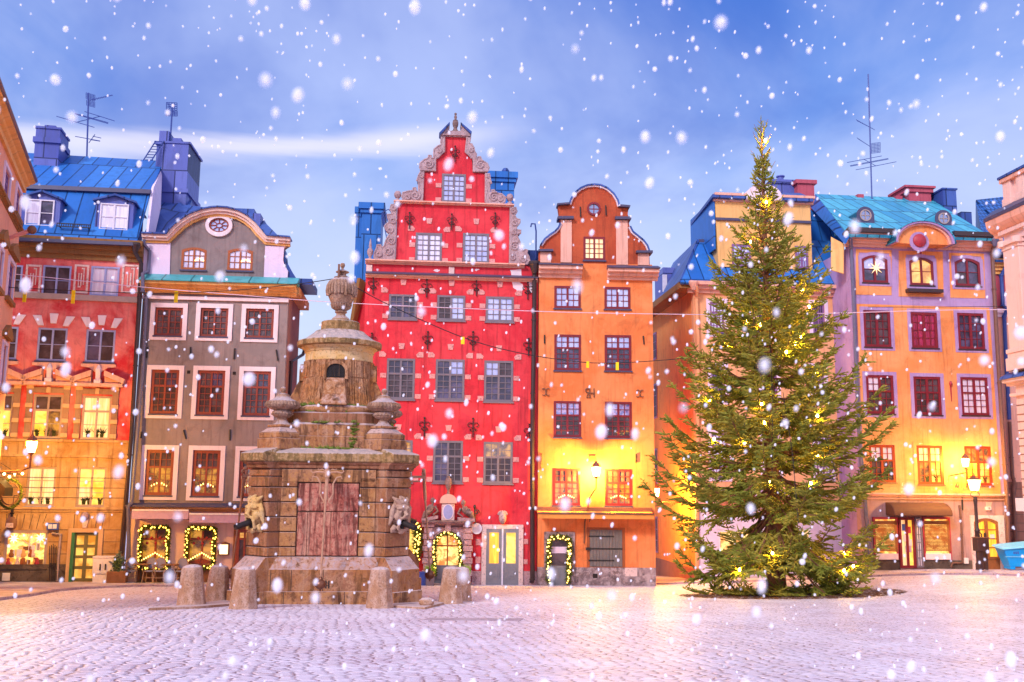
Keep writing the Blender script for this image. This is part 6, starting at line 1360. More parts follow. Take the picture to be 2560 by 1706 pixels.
    for x, y in ((340, 868), (592, 878)): p = F.pt(*G1(x, y), 7.2); pp.box(p[0]-0.18, p[0]+0.18, 7.1, 7.5, p[1]-0.3, p[1]+0.12)
    h.part(pp, 'roof_vent', 'brickred')
    # ground floor
    h.cornice('string_course', 'cornice_p', (uL, F.pt(*G3(900, 560))[1], uR, F.pt(*G3(900, 525))[1]), 0.25, 2)
    h.cornice('string_course', 'cornice_p', (uL, F.pt(*G3(900, 590))[1], uR, F.pt(*G3(900, 575))[1]), 0.16, 2)
    r_ = F.rect(G3, 340, 615, 912, 745, -0.55); u0, z0, u1, z1 = r_; n = 8
    prof = [(-0.02, z1+0.0)]+[(-0.02-0.85*math.sin(math.pi/2*i/n), z0+(z1-z0)*math.cos(math.pi/2*i/n)) for i in range(n+1)]
    prof = [(-0.02, z0-0.0)]+[(-0.02-0.85*math.sin(math.pi/2*i/n), z0+0.12+(z1-z0-0.12)*math.cos(math.pi/2*i/n)) for i in range(n+1)]+[(-0.87, z0)]
    h.extr('awning', 'awn_brown', prof, u0, u1, smooth=False, bevel=0.05)
    S_ = 'shield'
    h.win(G3, 160, 755, 402, 1168, ['g_shop'], S_, 1, lo=1, sash=1, ft=0.10, rec=-0.14, hole=False, name='shop_window', sill=None)
    h.win(G3, 645, 755, 916, 1172, ['g_shop'], S_, 1, lo=1, sash=1, ft=0.10, rec=-0.14, hole=False, name='shop_window', sill=None)
    for L, Rr in ((160, 402), (645, 916)):
        q_ = F.rect(G3, L+12, 768, Rr-12, 1160); bl = MB()
        for i in range(22): z = q_[1]+0.35+(q_[3]-q_[1]-0.55)*i/21; bl.box(q_[0], q_[2], -0.155, -0.125, z-0.022, z+0.022)
        bl.box(q_[0], q_[2], -0.16, -0.12, q_[3]-0.28, q_[3]-0.12); bl.box(q_[2]-0.1, q_[2], -0.16, -0.122, q_[1]+0.3, q_[3]-0.1); h.part(bl, 'roller_grille', 'door_brown')
        h.part(MB().box(q_[0], q_[2], -0.16, -0.12, q_[1]-0.05, q_[1]+0.22), 'window_base', 'white')
    h.win(G3, 412, 760, 570, 1255, ['g_pale', 'g_gold'], 'f_wine', 1, lo=1, ft=0.12, rec=-0.14, mull=0.12, hole=False, sill=None, name='door')
    q_ = F.rect(G3, 430, 830, 510, 1130); ps = MB()
    for k, (fx, fz, mt) in enumerate(((0.2, 0.8, 'signblue'), (0.55, 0.72, 'shield'), (0.3, 0.45, 'white'), (0.6, 0.3, 'white'), (0.5, 0.1, 'awn_lilac'))):
        x = q_[0]+(q_[2]-q_[0])*fx; z = q_[1]+(q_[3]-q_[1])*fz; h.part(MB().box(x, x+0.28, -0.118, -0.095, z, z+0.3), 'poster', mt)
    h.win(G3, 572, 760, 643, 1250, 'g_curt', 'f_gray', 2, lo=6, sash=1, ft=0.08, rec=-0.14, hole=False, sill=None)
    h.part(MB().box(F.pt(*G3(150, 1200))[0], F.pt(*G3(425, 1200))[0], -0.08, 0.0, -1, F.pt(*G3(300, 1178))[1]), 'plinth', 'darkplinth')
    h.part(MB().box(F.pt(*G3(655, 1200))[0], F.pt(*G3(1128, 1200))[0], -0.08, 0.0, -1, F.pt(*G3(800, 1180))[1]), 'plinth', 'darkplinth')
    r_ = F.rect(G3, 1122, 740, 1448, 1255); d_ = F.rect(G3, 1152, 768, 1388, 1250); zb = -0.3
    arch = [(d_[2]+(d_[0]-d_[2])*i/10, d_[3]-0.16*((2*i/10-1)**2)) for i in range(11)]
    h.part(MB().prism([(r_[0], zb), (d_[0], zb)]+arch[::-1]+[(d_[2], zb), (r_[2], zb), (r_[2], r_[3]), (r_[0], r_[3])], -0.14, -0.03), 'door_surround', 'paletrim', bevel=0.01)
    zm = F.pt(*G3(1270, 1168))[1]
    h.win(G3, 1152, 768, 1388, 1170, ['g_doorb', 'g_doorb'], 'door_brown', 1, lo=4, ft=0.12, rec=-0.13, mull=0.16, munt=0.05, arch=0.16, hole=False, sill=None, name='door')
    h.part(MB().box(d_[0], d_[2], -0.10, -0.03, zb, zm), 'door_kickplate', 'door_brown')
    q_ = F.rect(G3, 1302, 925, 1345, 965); h.part(MB().box(q_[0], q_[2], -0.10, -0.085, q_[1], q_[3]), 'door_notice', 'whitep')
    q_ = F.rect(G3, 1258, 655, 1306, 688); pl = h.part(MB().box(q_[0], q_[2], -0.16, -0.05, q_[1], q_[3]), 'house_number', 'whitep')
    cu = bpy.data.curves.new('number', 'FONT'); cu.body = '18'; cu.size = (q_[3]-q_[1])*0.95; cu.align_x = 'CENTER'; cu.align_y = 'CENTER'; cu.extrude = 0.004
    tmp = bpy.data.objects.new('tmp', cu); COL.objects.link(tmp); dg = bpy.context.evaluated_depsgraph_get(); me = bpy.data.meshes.new_from_object(tmp.evaluated_get(dg)); bpy.data.objects.remove(tmp); to = bpy.data.objects.new('number', me); COL.objects.link(to); to.parent = pl; to.location = ((q_[0]+q_[2])/2, -0.166, (q_[1]+q_[3])/2); to.rotation_euler = (R(90), 0, 0); me.materials.clear(); me.materials.append(M['iron'])
    ks = h.poly(G3, [(1262, 700), (1302, 700), (1325, 610), (1268, 610)]); h.part(MB().prism(ks, -0.08, -0.03), 'keystone', 'cornice_p')
    # pipes
    h.pipe([F.pt(*G1(272, 1135), -0.5)+(-0.6,), F.pt(*G1(275, 1215))+(-0.12,), F.pt(*G2(190, 60))+(-0.12,), F.pt(*G2(215, 700))+(-0.12,), F.pt(*G2(240, 1330))+(-0.12,), F.pt(2175, 1425)+(-0.12,)], 0.085, 'pipe_b')
    h.pipe([F.pt(*G1(1218, 1150), -0.5)+(-0.6,), F.pt(*I1(205, 1310))+(-0.14,), F.pt(*I2(210, 0))+(-0.14,), F.pt(*I2(270, 1100))+(-0.14,), F.pt(*I3(340, 900))+(-0.14,), F.pt(*I4(385, 300))+(-0.2,), F.pt(*I4(395, 480))+(-0.2,), F.pt(*I4(430, 1200))+(-0.14,)], 0.10, 'pipe_br')
    hp = F.pt(*G1(1218, 1152), -0.6); h.part(MB().lathe([(0.08, -0.3), (0.2, 0), (0.2, 0.1)], 10, (hp[0], -0.6, hp[1])), 'rain_hopper', 'pipe_b')
    h.pipe([F.pt(*G3(1000, 640)), F.pt(*G3(1015, 780)), F.pt(*G3(1025, 1000)), F.pt(*G3(1032, 1205)), F.pt(*G3(935, 1205)), F.pt(*G3(915, 1245))], 0.05, 'pipe_br')
    h.pipe([F.pt(*G3(1027, 565)), F.pt(*G3(1030, 690))], 0.03, 'iron', name='bracket_rod')
    q_ = F.rect(G3, 1040, 1155, 1078, 1210); h.part(MB().box(q_[0], q_[2], -0.22, -0.05, q_[1], q_[3]), 'meter_box', 'whitep')
    h.part(MB().box(uL, uR, 0.36, 9, -2, ze), 'rear_wall', 'lilac')
    h.finish(); return h
HG = house_G()

# ---- narrow brown house glimpsed beside the exchange (H)
FH = Facade(2520, 1420, 49.5, 4)
def house_H():
    F = FH; h = House(F, 'narrow_brown_house', 'narrow brown house with blue tiled roof between the lilac house and pink stone building')
    uL, uR = F.pt(2478, 1000)[0], F.pt(2640, 1000)[0]; z0 = F.pt(2520, 780)[1]; z1 = F.pt(2510, 668)[1]; zr = F.pt(2520, 1205)[1]
    h.zone([(uL, -2), (uR, -2), (uR, zr), (uL, zr)], M['brownwall'], -0.03, 0.3, 'ground_floor_wall')
    h.zone([(uL, zr), (uR, zr), (uR, z0), (uL, z0)], M['cornice_p'])
    h.zone([(uL, z0), (uR, z0), (uR, z1), (uL, z1)], M['brickred'], 0.02, 0.32, 'attic_wall')
    h.cornice('cornice', 'white', (uL, F.pt(2520, 794)[1], uR, F.pt(2520, 774)[1]), 0.2, 2)
    h.cornice('cornice', 'cornice_o', (uL, F.pt(2520, 687)[1], uR, F.pt(2520, 652)[1]), 0.4, 4)
    h.extr('gutter', 'ledge', [(-0.7, z1+0.5), (-0.7, z1+0.62), (0, z1+0.5), (0, z1+0.3)], uL, uR)
    vo = [F.pt(2506, 770), F.pt(2560, 770), F.pt(2560, 716), F.pt(2530, 716), F.pt(2518, 722), F.pt(2505, 738)]; h.part(MB().prism(vo, -0.25, 0.0), 'scroll_gable', 'lilacwhite', bevel=0.03)
    jl = MB()
    for i in range(12): z = zr-0.35-i*0.42; jl.box(uL, uR, -0.04, -0.025, z-0.014, z+0.014)
    h.part(jl, 'joint_line', 'darkplinth')
    h.slab('roof', 'tile', [(2470, 650, -0.5), (2600, 655, -0.5), (2620, 480, 5), (2440, 500, 6), (2440, 560, 6)], 0.1)
    h.slab('roof', 'blue_d', [(2440, 575, 6.5), (2520, 560, 6.5), (2520, 498, 8), (2440, 535, 8)], 0.1)
    h.pipe([F.pt(2512, 655)+(-0.5,), F.pt(2500, 690)+(-0.12,), F.pt(2504, 765)+(-0.12,), F.pt(2510, 775)+(-0.3,), F.pt(2507, 792)+(-0.12,), F.pt(2514, 940)+(-0.12,), F.pt(2520, 1050)+(-0.12,)], 0.10, 'pipe_bl')
    h.pipe([F.pt(2520, 1055)+(-0.13,), F.pt(2527, 1190)+(-0.13,), F.pt(2533, 1210)+(-0.13,), F.pt(2530, 1215)+(-0.13,), F.pt(2536, 1380)+(-0.13,)], 0.09, 'pipe_br')
    h.finish(); return h
HH = house_H()

# ---- pink stone exchange building at the right edge (I): facade runs towards the camera
def house_I():
    p = at(2536, 900, 38.0); o = Vector((p.x, p.y, ground(p.x, p.y)))
    dirv = Vector(((1020-CX)/FPX, 1.0, 0)).normalized()       # direction going away along the facade
    F = Facade.__new__(Facade); F.o = o; F.u = -dirv; F.a = math.atan2(F.u.y, F.u.x); F.n = Vector((-F.u.y, F.u.x, 0))
    h = House(F, 'stone_exchange_building', 'pale pink classical stone building with heavy cornice, pilaster and balustrade at the right edge', 'building')
    # u grows towards the camera, +n points into the building
    zt = F.pt(*I1(430, 1050))[1]; LEN = 14
    zl = F.pt(*I3(460, 300))[1]
    h.zone([(0, -2), (LEN, -2), (LEN, zl), (0, zl)], M['exch'], -0.03, 0.5, 'ground_floor_wall')
    h.zone([(0.12, zl), (LEN, zl), (LEN, zt+0.7), (0.12, zt+0.7)], M['exch'], 0.05, 0.5)
    h.part(MB().box(0.02, 0.5, 0.5, 14, -2, zt+0.7), 'side_wall', 'exch')
    jl = MB()
    for y in (645, 775, 875, 995, 1108, 1213, 1330, 1445, 1555): z = F.pt(*I3(545, y))[1]; jl.box(-0.012, LEN, -0.042, -0.026, z-0.02, z+0.02)
    for y in (98+1456-0, ): pass
    for y in (213, 325, 437, 560, 680, 900, 1040): z = F.pt(*I4(595, y))[1]; jl.box(-0.012, LEN, -0.042, -0.026, z-0.02, z+0.02)
    h.part(jl, 'joint_line', 'brownwall')
    h.cornice('string_course', 'exch', (-0.25, F.pt(*I3(500, 520))[1], LEN, F.pt(*I3(500, 480))[1]), 0.14, 1)
    h.cornice('string_course', 'exch', (-0.45, F.pt(*I3(455, 375))[1], LEN, F.pt(*I3(455, 285))[1]), 0.30, 2)
    z_ = F.pt(*I3(455, 285))[1]; h.extr('ledge', 'blue_d', [(-0.38, z_), (-0.30, z_+0.12), (0.06, z_+0.30), (0.06, z_)], -0.5, LEN)
    # corner pilaster
    zb = z_+0.3; zcap = F.pt(*I1(430, 1290))[1]
    pb = MB(); pb.box(0.0, 1.0, -0.18, 0.06, zb+0.85, zcap); pb.box(-0.12, 1.12, -0.30, 0.06, zb, zb+0.5); pb.box(-0.06, 1.06, -0.24, 0.06, zb+0.5, zb+0.68); pb.box(-0.10, 1.10, -0.28, 0.06, zb+0.68, zb+0.85)
    h.part(pb, 'pilaster', 'exch', bevel=0.02)
    cp = MB(); zt2 = F.pt(*I1(390, 1190), -0.1)[1]; cp.box(-0.04, 1.04, -0.22, 0.06, zcap, zcap+0.15)
    for u in (0.05, 0.95): cp.lathe([(0.19, -0.12), (0.19, 0.12)], 14, (u, -0.2, (zcap+zt2)/2+0.12))
    cp.box(-0.12, 1.1, -0.3, 0.06, zt2-0.12, zt2+0.04); cp.box(0.0, 1.0, -0.21, 0.06, zcap+0.15, zt2-0.12)
    h.part(cp, 'capital', 'exch', bevel=0.02)
    pz = MB(); pz.box(2.3, 3.3, -0.18, 0.06, zb+0.85, zcap); pz.box(2.18, 3.42, -0.3, 0.06, zb, zb+0.85); pz.box(2.2, 3.4, -0.3, 0.06, zcap, zt2+0.04); h.part(pz, 'pilaster', 'exch', bevel=0.02)
    h.box('architrave', 'exch', (-0.03, zt2+0.05, LEN, zt2+0.3), -0.08, 0.06)
    h.cornice('architrave_moulding', 'exch', (-0.08, zt2+0.3, LEN, zt2+0.5), 0.16, 2)
    zk = F.pt(*I1(430, 1050))[1]; zg = F.pt(*I1(110, 850), -0.4)[1]; zt_ = F.pt(*I1(405, 250))[1]
    h.box('frieze', 'exch', (-0.04, zt2+0.5, LEN, zk), -0.10, 0.06)
    de = MB()
    for i in range(80): u = -0.15+i*0.15; de.box(u, u+0.09, -0.24, -0.102, zk-0.02, zk+0.13)
    h.part(de, 'dentils', 'exch')
    h.extr('cornice', 'cornice_p', [(0.06, zk+0.003), (-0.10, zk+0.003), (-0.16, zk+0.14), (-0.26, zk+0.2), (-0.36, zk+0.3), (-0.44, zk+0.42), (-0.48, zg-0.14), (0.06, zg-0.14)], -0.6, LEN)
    h.extr('gutter', 'ledge', [(-0.5, zg-0.137), (-0.52, zg), (-0.1, zg+0.35), (0.1, zg+0.35), (0.1, zg-0.137)], -0.65, LEN)
    zz = zg+0.3; bp = MB(); zc_ = zt_-0.25
    for u in (0.15, 1.0, 1.9, 2.8): bp.box(u, u+0.5, -0.12, 0.3, zz, zc_); bp.box(u-0.04, u+0.54, -0.16, 0.34, zz, zz+0.3)
    bp.box(0.15, LEN, -0.08, 0.25, zz+0.003, zz+0.25); bp.box(0.4, LEN, 0.0, 0.2, zz+0.25, zc_)
    h.part(bp, 'balustrade', 'exch', bevel=0.02)
    h.part(MB().box(0.05, LEN, -0.2, 0.4, zc_, zt_-0.08), 'balustrade_cap', 'cornice_p', bevel=0.02)
    h.part(MB().box(0.02, LEN, -0.24, 0.44, zt_-0.077, zt_+0.02), 'coping', 'blue_d')
    h.part(MB().box(LEN-0.4, LEN, 0.5, 14, -2, zt+0.7), 'side_wall', 'exch'); h.part(MB().box(0.5, LEN-0.4, 13.6, 14, -2, zt+0.7), 'rear_wall', 'exch')
    for u in (4.4, 7.6, 10.8):
        for z0_, z1_ in ((1.4, 4.4), (zb+1.2, zb+4.0)):
            if z1_ < zcap: h.win(I1, 0, 0, 0, 0, 'g_mid', 'f_white', 2, up=2, lo=4, tr=0.3, ft=0.1, rec=0.12, d=0.05 if z0_ > 3 else 0.0, sur=(0.2, 'exch', 0.10), sill='exch', shape=(u, z0_, u+1.4, z1_))
    q = F.pt(2555, 1262); h.part(MB().box(q[0]-0.3, q[0]+0.6, -0.07, -0.03, q[1]-0.25, q[1]+0.25), 'stone_plaque', 'white')
    h.finish(); return h
HI = house_I()

# ---- coral corner building at the left edge (A): facade runs away from the camera
def house_A():
    p = at(1.5, 1130, 36.0); o = Vector((p.x, p.y, ground(p.x, p.y)))
    dirv = Vector(((385-CX)/FPX, 1.0, 0)).normalized()
    F = Facade.__new__(Facade); F.o = o; F.u = dirv; F.a = math.atan2(F.u.y, F.u.x); F.n = Vector((-F.u.y, F.u.x, 0))
    h = House(F, 'coral_corner_house', 'coral pink house with deep orange eaves rising at the left edge of the square')
    # u = 0 at the far corner, negative towards the camera; -n faces the square
    zt = F.pt(*A5(248, 965))[1]; LEN = -16
    h.zone([(LEN, -2), (0, -2), (0, zt), (LEN, zt)], M['coral'])
    h.part(MB().box(-0.35, -0.003, 0.36, 12, -2, zt), 'side_wall', 'coral')
    z0 = F.pt(*A5(248, 965))[1]; ze = F.pt(*A5(360, 845), -0.4)[1]
    h.box('string_course', 'cornice_o', (LEN, z0-0.12, 0.03, z0+0.05), -0.10, 0.0)
    h.extr('eave', 'cornice_o', [(0.05, z0+0.05), (-0.03, z0+0.05), (-0.06, z0+0.16), (-0.16, z0+0.22), (-0.20, ze-0.16), (-0.36, ze-0.10), (-0.38, ze+0.02), (0.05, ze+0.02)], LEN, 0.25)
    h.extr('gutter', 'pipe_br', [(-0.385, ze-0.06), (-0.44, ze), (-0.43, ze+0.08), (-0.30, ze+0.09), (-0.30, ze+0.025)], LEN, 0.30)
    h.extr('roof', 'blue_d', [(-0.38, ze+0.095), (-0.36, ze+0.13), (6, ze+3.5), (6, ze+0.095)], LEN, 0.25)
    zl = F.pt(*A5(225, 1412))[1]; h.cornice('string_course', 'wood_eave', (LEN, zl-0.08, 0.1, zl+0.12), 0.16, 3)
    def wn(zf, L, T, Rr, B, xt, yt, xb, yb, hood=False, g='g_mid'):
        u0, u1 = F.pt(*zf(L, (T+B)/2))[0], F.pt(*zf(Rr, (T+B)/2))[0]; z1 = F.pt(*zf(xt, yt))[1]; z0 = F.pt(*zf(xb, yb))[1]
        u0, u1 = min(u0, u1), max(u0, u1)
        h.win(zf, 0, 0, 0, 0, g, 'f_purple', 2, up=2, lo=3, tr=0.35, ft=0.09, rec=0.03, sur=(0.14, 'lilacwhite', 0.06), sill='wood_eave', shape=(u0, z0, u1, z1))
        h.part(MB().box(u0-0.2, u1+0.2, -0.15, -0.002, z0-0.22, z0-0.07), 'window_ledge', 'wood_eave')
        if hood:
            um = (u0+u1)/2; h.part(MB().prism([(u0-0.35, z1+0.25), (u1+0.35, z1+0.25), (u1+0.35, z1+0.42), (um, z1+0.75), (u0-0.35, z1+0.42)], -0.17, -0.002), 'window_hood', 'wood_eave')
        return (u0+u1)/2, z0, z1
    h.part(MB().box(LEN, LEN+0.35, 0.36, 12, -2, zt), 'side_wall', 'coral'); h.part(MB().box(LEN+0.35, -0.36, 11.6, 12, -2, zt), 'rear_wall', 'coral')
    for u in (-11.6, -14.2):
        for z0_, g_ in ((2.2, 'g_gold'), (6.2, 'g_mid'), (9.6, 'g_sky')): h.win(A5, 0, 0, 0, 0, g_, 'f_purple', 2, up=2, lo=3, tr=0.35, ft=0.09, rec=0.03, sur=(0.14, 'lilacwhite', 0.06), sill='wood_eave', shape=(u, z0_, u+1.1, z0_+2.1))
    wn(A5, 145, 860, 193, 1195, 170, 905, 165, 1175, g='g_sky'); wn(A5, 30, 660, 90, 1030, 62, 720, 48, 1000, g='g_sky')
    wn(A6, 68, 190, 122, 600, 100, 215, 92, 580, True); wn(A6, -25, 60, 12, 480, -5, 90, -12, 470, True)
    wn(A6, 8, 990, 45, 1470, 30, 1020, 18, 1440, True, 'g_gold')
    h.finish(); return h, F
HA, FA = house_A()
# ---------------------------------------------------------------- stone well
def build_well():
    a = at(827, 1490, 30.9); zg = ground(a.x, a.y)
    root = thing('stone_well', 'big octagonal sandstone well with gargoyle spouts, grooved dome and an urn on top', 'well', (a.x, a.y, zg), R(5.5))
    Q = [(1.47, -2.2), (1.77, -2.5), (2.5, -1.77), (2.2, -1.47)]
    plan = []
    for k in range(4):
        c, s = round(math.cos(k*math.pi/2)), round(math.sin(k*math.pi/2))
        plan += [(x*c-y*s, x*s+y*c) for x, y in Q]
    ring = lambda s, z: [(x*s, y*s, z) for x, y in plan]
    def loft(name, prof, mat, bevel=0.025, **kw): return MB().loft([ring(s, z) for s, z in prof]).build(name, M[mat], root, bevel=bevel, **kw)
    loft('plinth', [(1.19, -0.5), (1.19, 0.55), (1.185, 0.56)], 'well_b')
    def joints(za, zb, s, cuts):
        p = [(s, za)]
        for z in cuts: p += [(s, z-0.014), (s-0.013, z-0.008), (s-0.013, z+0.008), (s, z+0.014)]
        return p+[(s, zb)]
    loft('plinth', [(1.15, 0.5), (1.15, 1.28), (1.135, 1.31), (1.02, 1.68), (1.0, 1.69)], 'well')
    # deep vertical joints in the plinth: thin dark slots
    for k in range(4):
        M_ = Matrix.Rotation(k*math.pi/2, 4, 'Z')
        for s, z0, z1, xs in ((1.19, 0.0, 0.55, (-1.2, -0.15, 0.62, 1.3)), (1.15, 0.57, 1.27, (-1.62, -1.0, -0.05, 1.62))):
            for x in xs: MB().box(x-0.012, x+0.012, -2.2*s-0.004, -2.2*s+0.05, z0, z1).xform(M_).build('mortar_joint', M['mortar'], root)
    loft('body', [(0.985, 1.66), (0.985, 4.28)], 'mortar', 0.0)
    # pier blocks: alternating courses of slightly different projection and stone
    cz = [1.70, 1.98, 2.42, 2.86, 3.30, 3.74, 4.05, 4.27]
    for k in range(4):
        M_ = Matrix.Rotation(R(45)+k*math.pi/2, 4, 'Z'); mb = MB()
        for i in range(len(cz)-1):
            j = 0.02*((i*7+k*3) % 3); hw = 0.52+0.012*((i+k) % 2); mb.box(-hw, hw, -3.04-j, -2.5, cz[i]+0.015, cz[i+1]-0.015)
        mb.xform(M_); mb.build('corner_pier', M['well'], root, bevel=0.02)
        M2 = Matrix.Rotation(k*math.pi/2, 4, 'Z')
        for sg in (-1, 1):
            mb = MB(); xa, xb = sg*0.96, sg*1.455
            for i in range(len(cz)-2): mb.box(min(xa, xb), max(xa, xb), -2.235-0.015*((i+k) % 2), -2.1, cz[i]+0.015, cz[i+1]-0.015)
            mb.xform(M2); mb.build('panel_jamb', M['well_b'], root, bevel=0.02)
    # red grooved panels on the four faces
    for k in range(4):
        M_ = Matrix.Rotation(k*math.pi/2, 4, 'Z'); mb = MB()
        for xa, xb, z0, z1 in ((-0.93, 0.93, 3.03, 3.86), (-0.93, -0.62, 1.72, 3.0), (-0.615, 0.10, 1.72, 3.0), (0.105, 0.93, 1.72, 3.01)): mb.box(xa, xb, -2.215-0.02*(xa > 0), -2.1, z0, z1)
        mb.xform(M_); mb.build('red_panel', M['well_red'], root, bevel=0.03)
        mb = MB(); mb.box(-1.45, 0.02, -2.26, -2.1, 3.89, 4.27); mb.box(0.035, 1.45, -2.25, -2.1, 3.89, 4.27); mb.xform(M_); mb.build('lintel', M['well_b'], root, bevel=0.02)
    loft('cornice', [(1.0, 4.28), (1.045, 4.31), (1.05, 4.40), (1.075, 4.43), (1.09, 4.48)], 'well', 0.012)
    loft('cornice', [(1.10, 4.485), (1.12, 4.52), (1.12, 4.74), (1.10, 4.77), (0.92, 4.90), (0.5, 4.9)], 'well_lip', 0.02)
    # stepped octagonal storey
    def octa(ap, z, ch=0.62): 
        c = ap*ch; return [(c, -ap, z), (ap, -c, z), (ap, c, z), (c, ap, z), (-c, ap, z), (-ap, c, z), (-ap, -c, z), (-c, -ap, z)]
    MB().loft([octa(1.78, 4.88), octa(1.76, 5.26), octa(1.74, 5.265), octa(1.74, 5.275), octa(1.75, 5.28), octa(1.72, 5.6), octa(1.62, 5.66)]).build('upper_tier', M['well_b'], root, bevel=0.03)
    rr = random.Random(3)
    MB().loft([octa(1.58, 5.62), octa(1.58, 5.95), octa(1.40, 6.0)]).build('upper_tier', M['well'], root, bevel=0.04)
    tor = [(1.2, 5.95)]+[(1.45+0.17*math.cos(t), 6.07+0.13*math.sin(t)) for t in [-1.5+0.3*i for i in range(11)]]+[(1.1, 6.22)]
    MB().lathe(tor, 40).build('torus', M['well_b'], root, smooth=True)
    rd = random.Random(8); N = 180; gro = [rd.choice((0, 0, -0.02, -0.045, -0.06, 0.012))+rd.uniform(-0.008, 0.008) for _ in range(N)]; gro2 = [rd.choice((0, 0, -0.02, -0.045, -0.06, 0.012))+rd.uniform(-0.008, 0.008) for _ in range(N)]
    dp = [(1.40, 6.14, 0), (1.33, 6.30, 0.3), (1.285, 6.42, 1), (1.24, 6.6, 1), (1.20, 6.85, 1), (1.17, 7.04, 1), (1.14, 7.05, -1), (1.14, 7.07, -1), (1.17, 7.08, 2), (1.155, 7.3, 2), (1.15, 7.58, 2), (1.12, 7.6, 0)]
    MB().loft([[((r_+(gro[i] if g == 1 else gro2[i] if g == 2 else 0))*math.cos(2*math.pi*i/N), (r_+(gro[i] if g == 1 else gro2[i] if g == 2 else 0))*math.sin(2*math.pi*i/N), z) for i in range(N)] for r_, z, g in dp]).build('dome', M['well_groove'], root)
    MB().lathe([(1.12, 7.58), (1.10, 7.62), (1.10, 7.86), (1.13, 7.88), (1.14, 7.95), (1.2, 7.99), (1.24, 8.03)], 48).build('dome_band', M['mask_y'], root, smooth=True)
    MB().lathe([(1.2, 8.02), (1.37, 8.06), (1.385, 8.18), (1.36, 8.22), (1.15, 8.29), (0.86, 8.50), (0.80, 8.56)], 48).build('dome_cornice', M['well_lip'], root, smooth=True)
    MB().lathe([(0.86, 8.47), (0.66, 8.53), (0.62, 8.54)], 32).build('dome_cap', M['well_b'], root, smooth=True)
    MB().lathe([(0.64, 8.5), (0.63, 8.85), (0.60, 8.87), (0.33, 8.88), (0.31, 8.95)], 32).build('urn_base', M['well_lip'], root, smooth=True)
    U = lambda p: [(r_*1.0, z) for r_, z in p]
    ur = MB().lathe(U([(0.31, 8.93), (0.27, 9.0), (0.16, 9.08), (0.145, 9.14), (0.20, 9.18), (0.20, 9.21), (0.14, 9.23), (0.24, 9.28), (0.31, 9.38), (0.32, 9.46), (0.33, 9.47)]), 32); 
    ur.lathe(U([(0.335, 9.46), (0.41, 9.62), (0.435, 9.74), (0.43, 9.75)]), 32)
    ur.lathe(U([(0.43, 9.73), (0.465, 9.76), (0.47, 9.98), (0.45, 10.1), (0.38, 10.2), (0.28, 10.26), (0.25, 10.28)]), 32)
    ur.lathe(U([(0.27, 10.27), (0.27, 10.30), (0.14, 10.34), (0.12, 10.42), (0.22, 10.46), (0.22, 10.48), (0.14, 10.52), (0.05, 10.56), (0.035, 10.6), (0.07, 10.64), (0.08, 10.70), (0.06, 10.75), (0, 10.77)]), 24)
    u_o = ur.build('urn', M['well_urn'], root, smooth=True)
    gd = MB()
    for i in range(26):
        a_ = 2*math.pi*i/26; jz = rr.uniform(-0.08, 0.02)
        gd.tube([(0.462*math.cos(a_), 0.462*math.sin(a_), 9.74+jz), (0.485*math.cos(a_), 0.485*math.sin(a_), 9.86), (0.47*math.cos(a_), 0.47*math.sin(a_), 10.0), (0.40*math.cos(a_), 0.40*math.sin(a_), 10.16)], [0.05, 0.055, 0.05, 0.03], 6)
    for i in range(24):
        a_ = 2*math.pi*i/24; gd.tube([(0.17*math.cos(a_), 0.17*math.sin(a_), 9.25), (0.29*math.cos(a_), 0.29*math.sin(a_), 9.34), (0.325*math.cos(a_), 0.325*math.sin(a_), 9.45)], [0.02, 0.04, 0.04], 6)
    gd.build('urn_gadroon', M['well_urn'], u_o, smooth=True)
    MB().box(-0.13, -0.07, -0.33, -0.18, 10.22, 10.66).build('cable_post', M['rust'], root)
    # arched vents with mossy chutes below
    for k in range(4):
        M_ = Matrix.Rotation(k*math.pi/2, 4, 'Z'); pw = 0.29
        arch = [(pw*math.cos(math.pi*i/14), 7.2+0.22*math.sin(math.pi*i/14)+0.02) for i in range(15)]
        hole = [(-pw, 7.02), (pw, 7.02)]+arch
        big = [(-pw-0.09, 6.98), (pw+0.09, 6.98)]+[((pw+0.09)*math.cos(math.pi*i/14), 7.2+0.32*math.sin(math.pi*i/14)+0.02) for i in range(15)]
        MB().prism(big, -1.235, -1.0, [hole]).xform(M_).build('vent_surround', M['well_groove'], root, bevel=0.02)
        dk = MB().prism(hole, -1.15, -1.12).xform(M_).build('vent_opening', M['dark'], root)
        gm = MB()
        for i in range(15): x = -pw+pw*2*i/14; h_ = 7.22+0.22*math.sqrt(max(0, 1-(x/pw)**2)); gm.box(x-0.006, x+0.006, -1.185, -1.175, 7.02, h_)
        for i in range(10): z = 7.04+0.04*i; w_ = pw*math.sqrt(max(0, 1-max(0, (z-7.22)/0.22)**2)); gm.box(-w_, w_, -1.187, -1.177, z-0.005, z+0.005)
        gm.xform(M_); gm.build('wire_mesh', M['iron'], dk)
        ch = MB().loft([[(-0.42, -1.72, 6.18), (0.42, -1.72, 6.18), (0.42, -1.1, 6.18), (-0.42, -1.1, 6.18)], [(-0.36, -1.5, 6.5), (0.36, -1.5, 6.5), (0.36, -1.05, 6.5), (-0.36, -1.05, 6.5)], [(-0.31, -1.30, 6.9), (0.31, -1.30, 6.9), (0.31, -1.0, 6.9), (-0.31, -1.0, 6.9)], [(-0.30, -1.22, 7.03), (0.30, -1.22, 7.03), (0.30, -1.0, 7.03), (-0.30, -1.0, 7.03)]])
        ch.xform(M_); ch.build('vent_chute', M['well_b'], root, bevel=0.05)
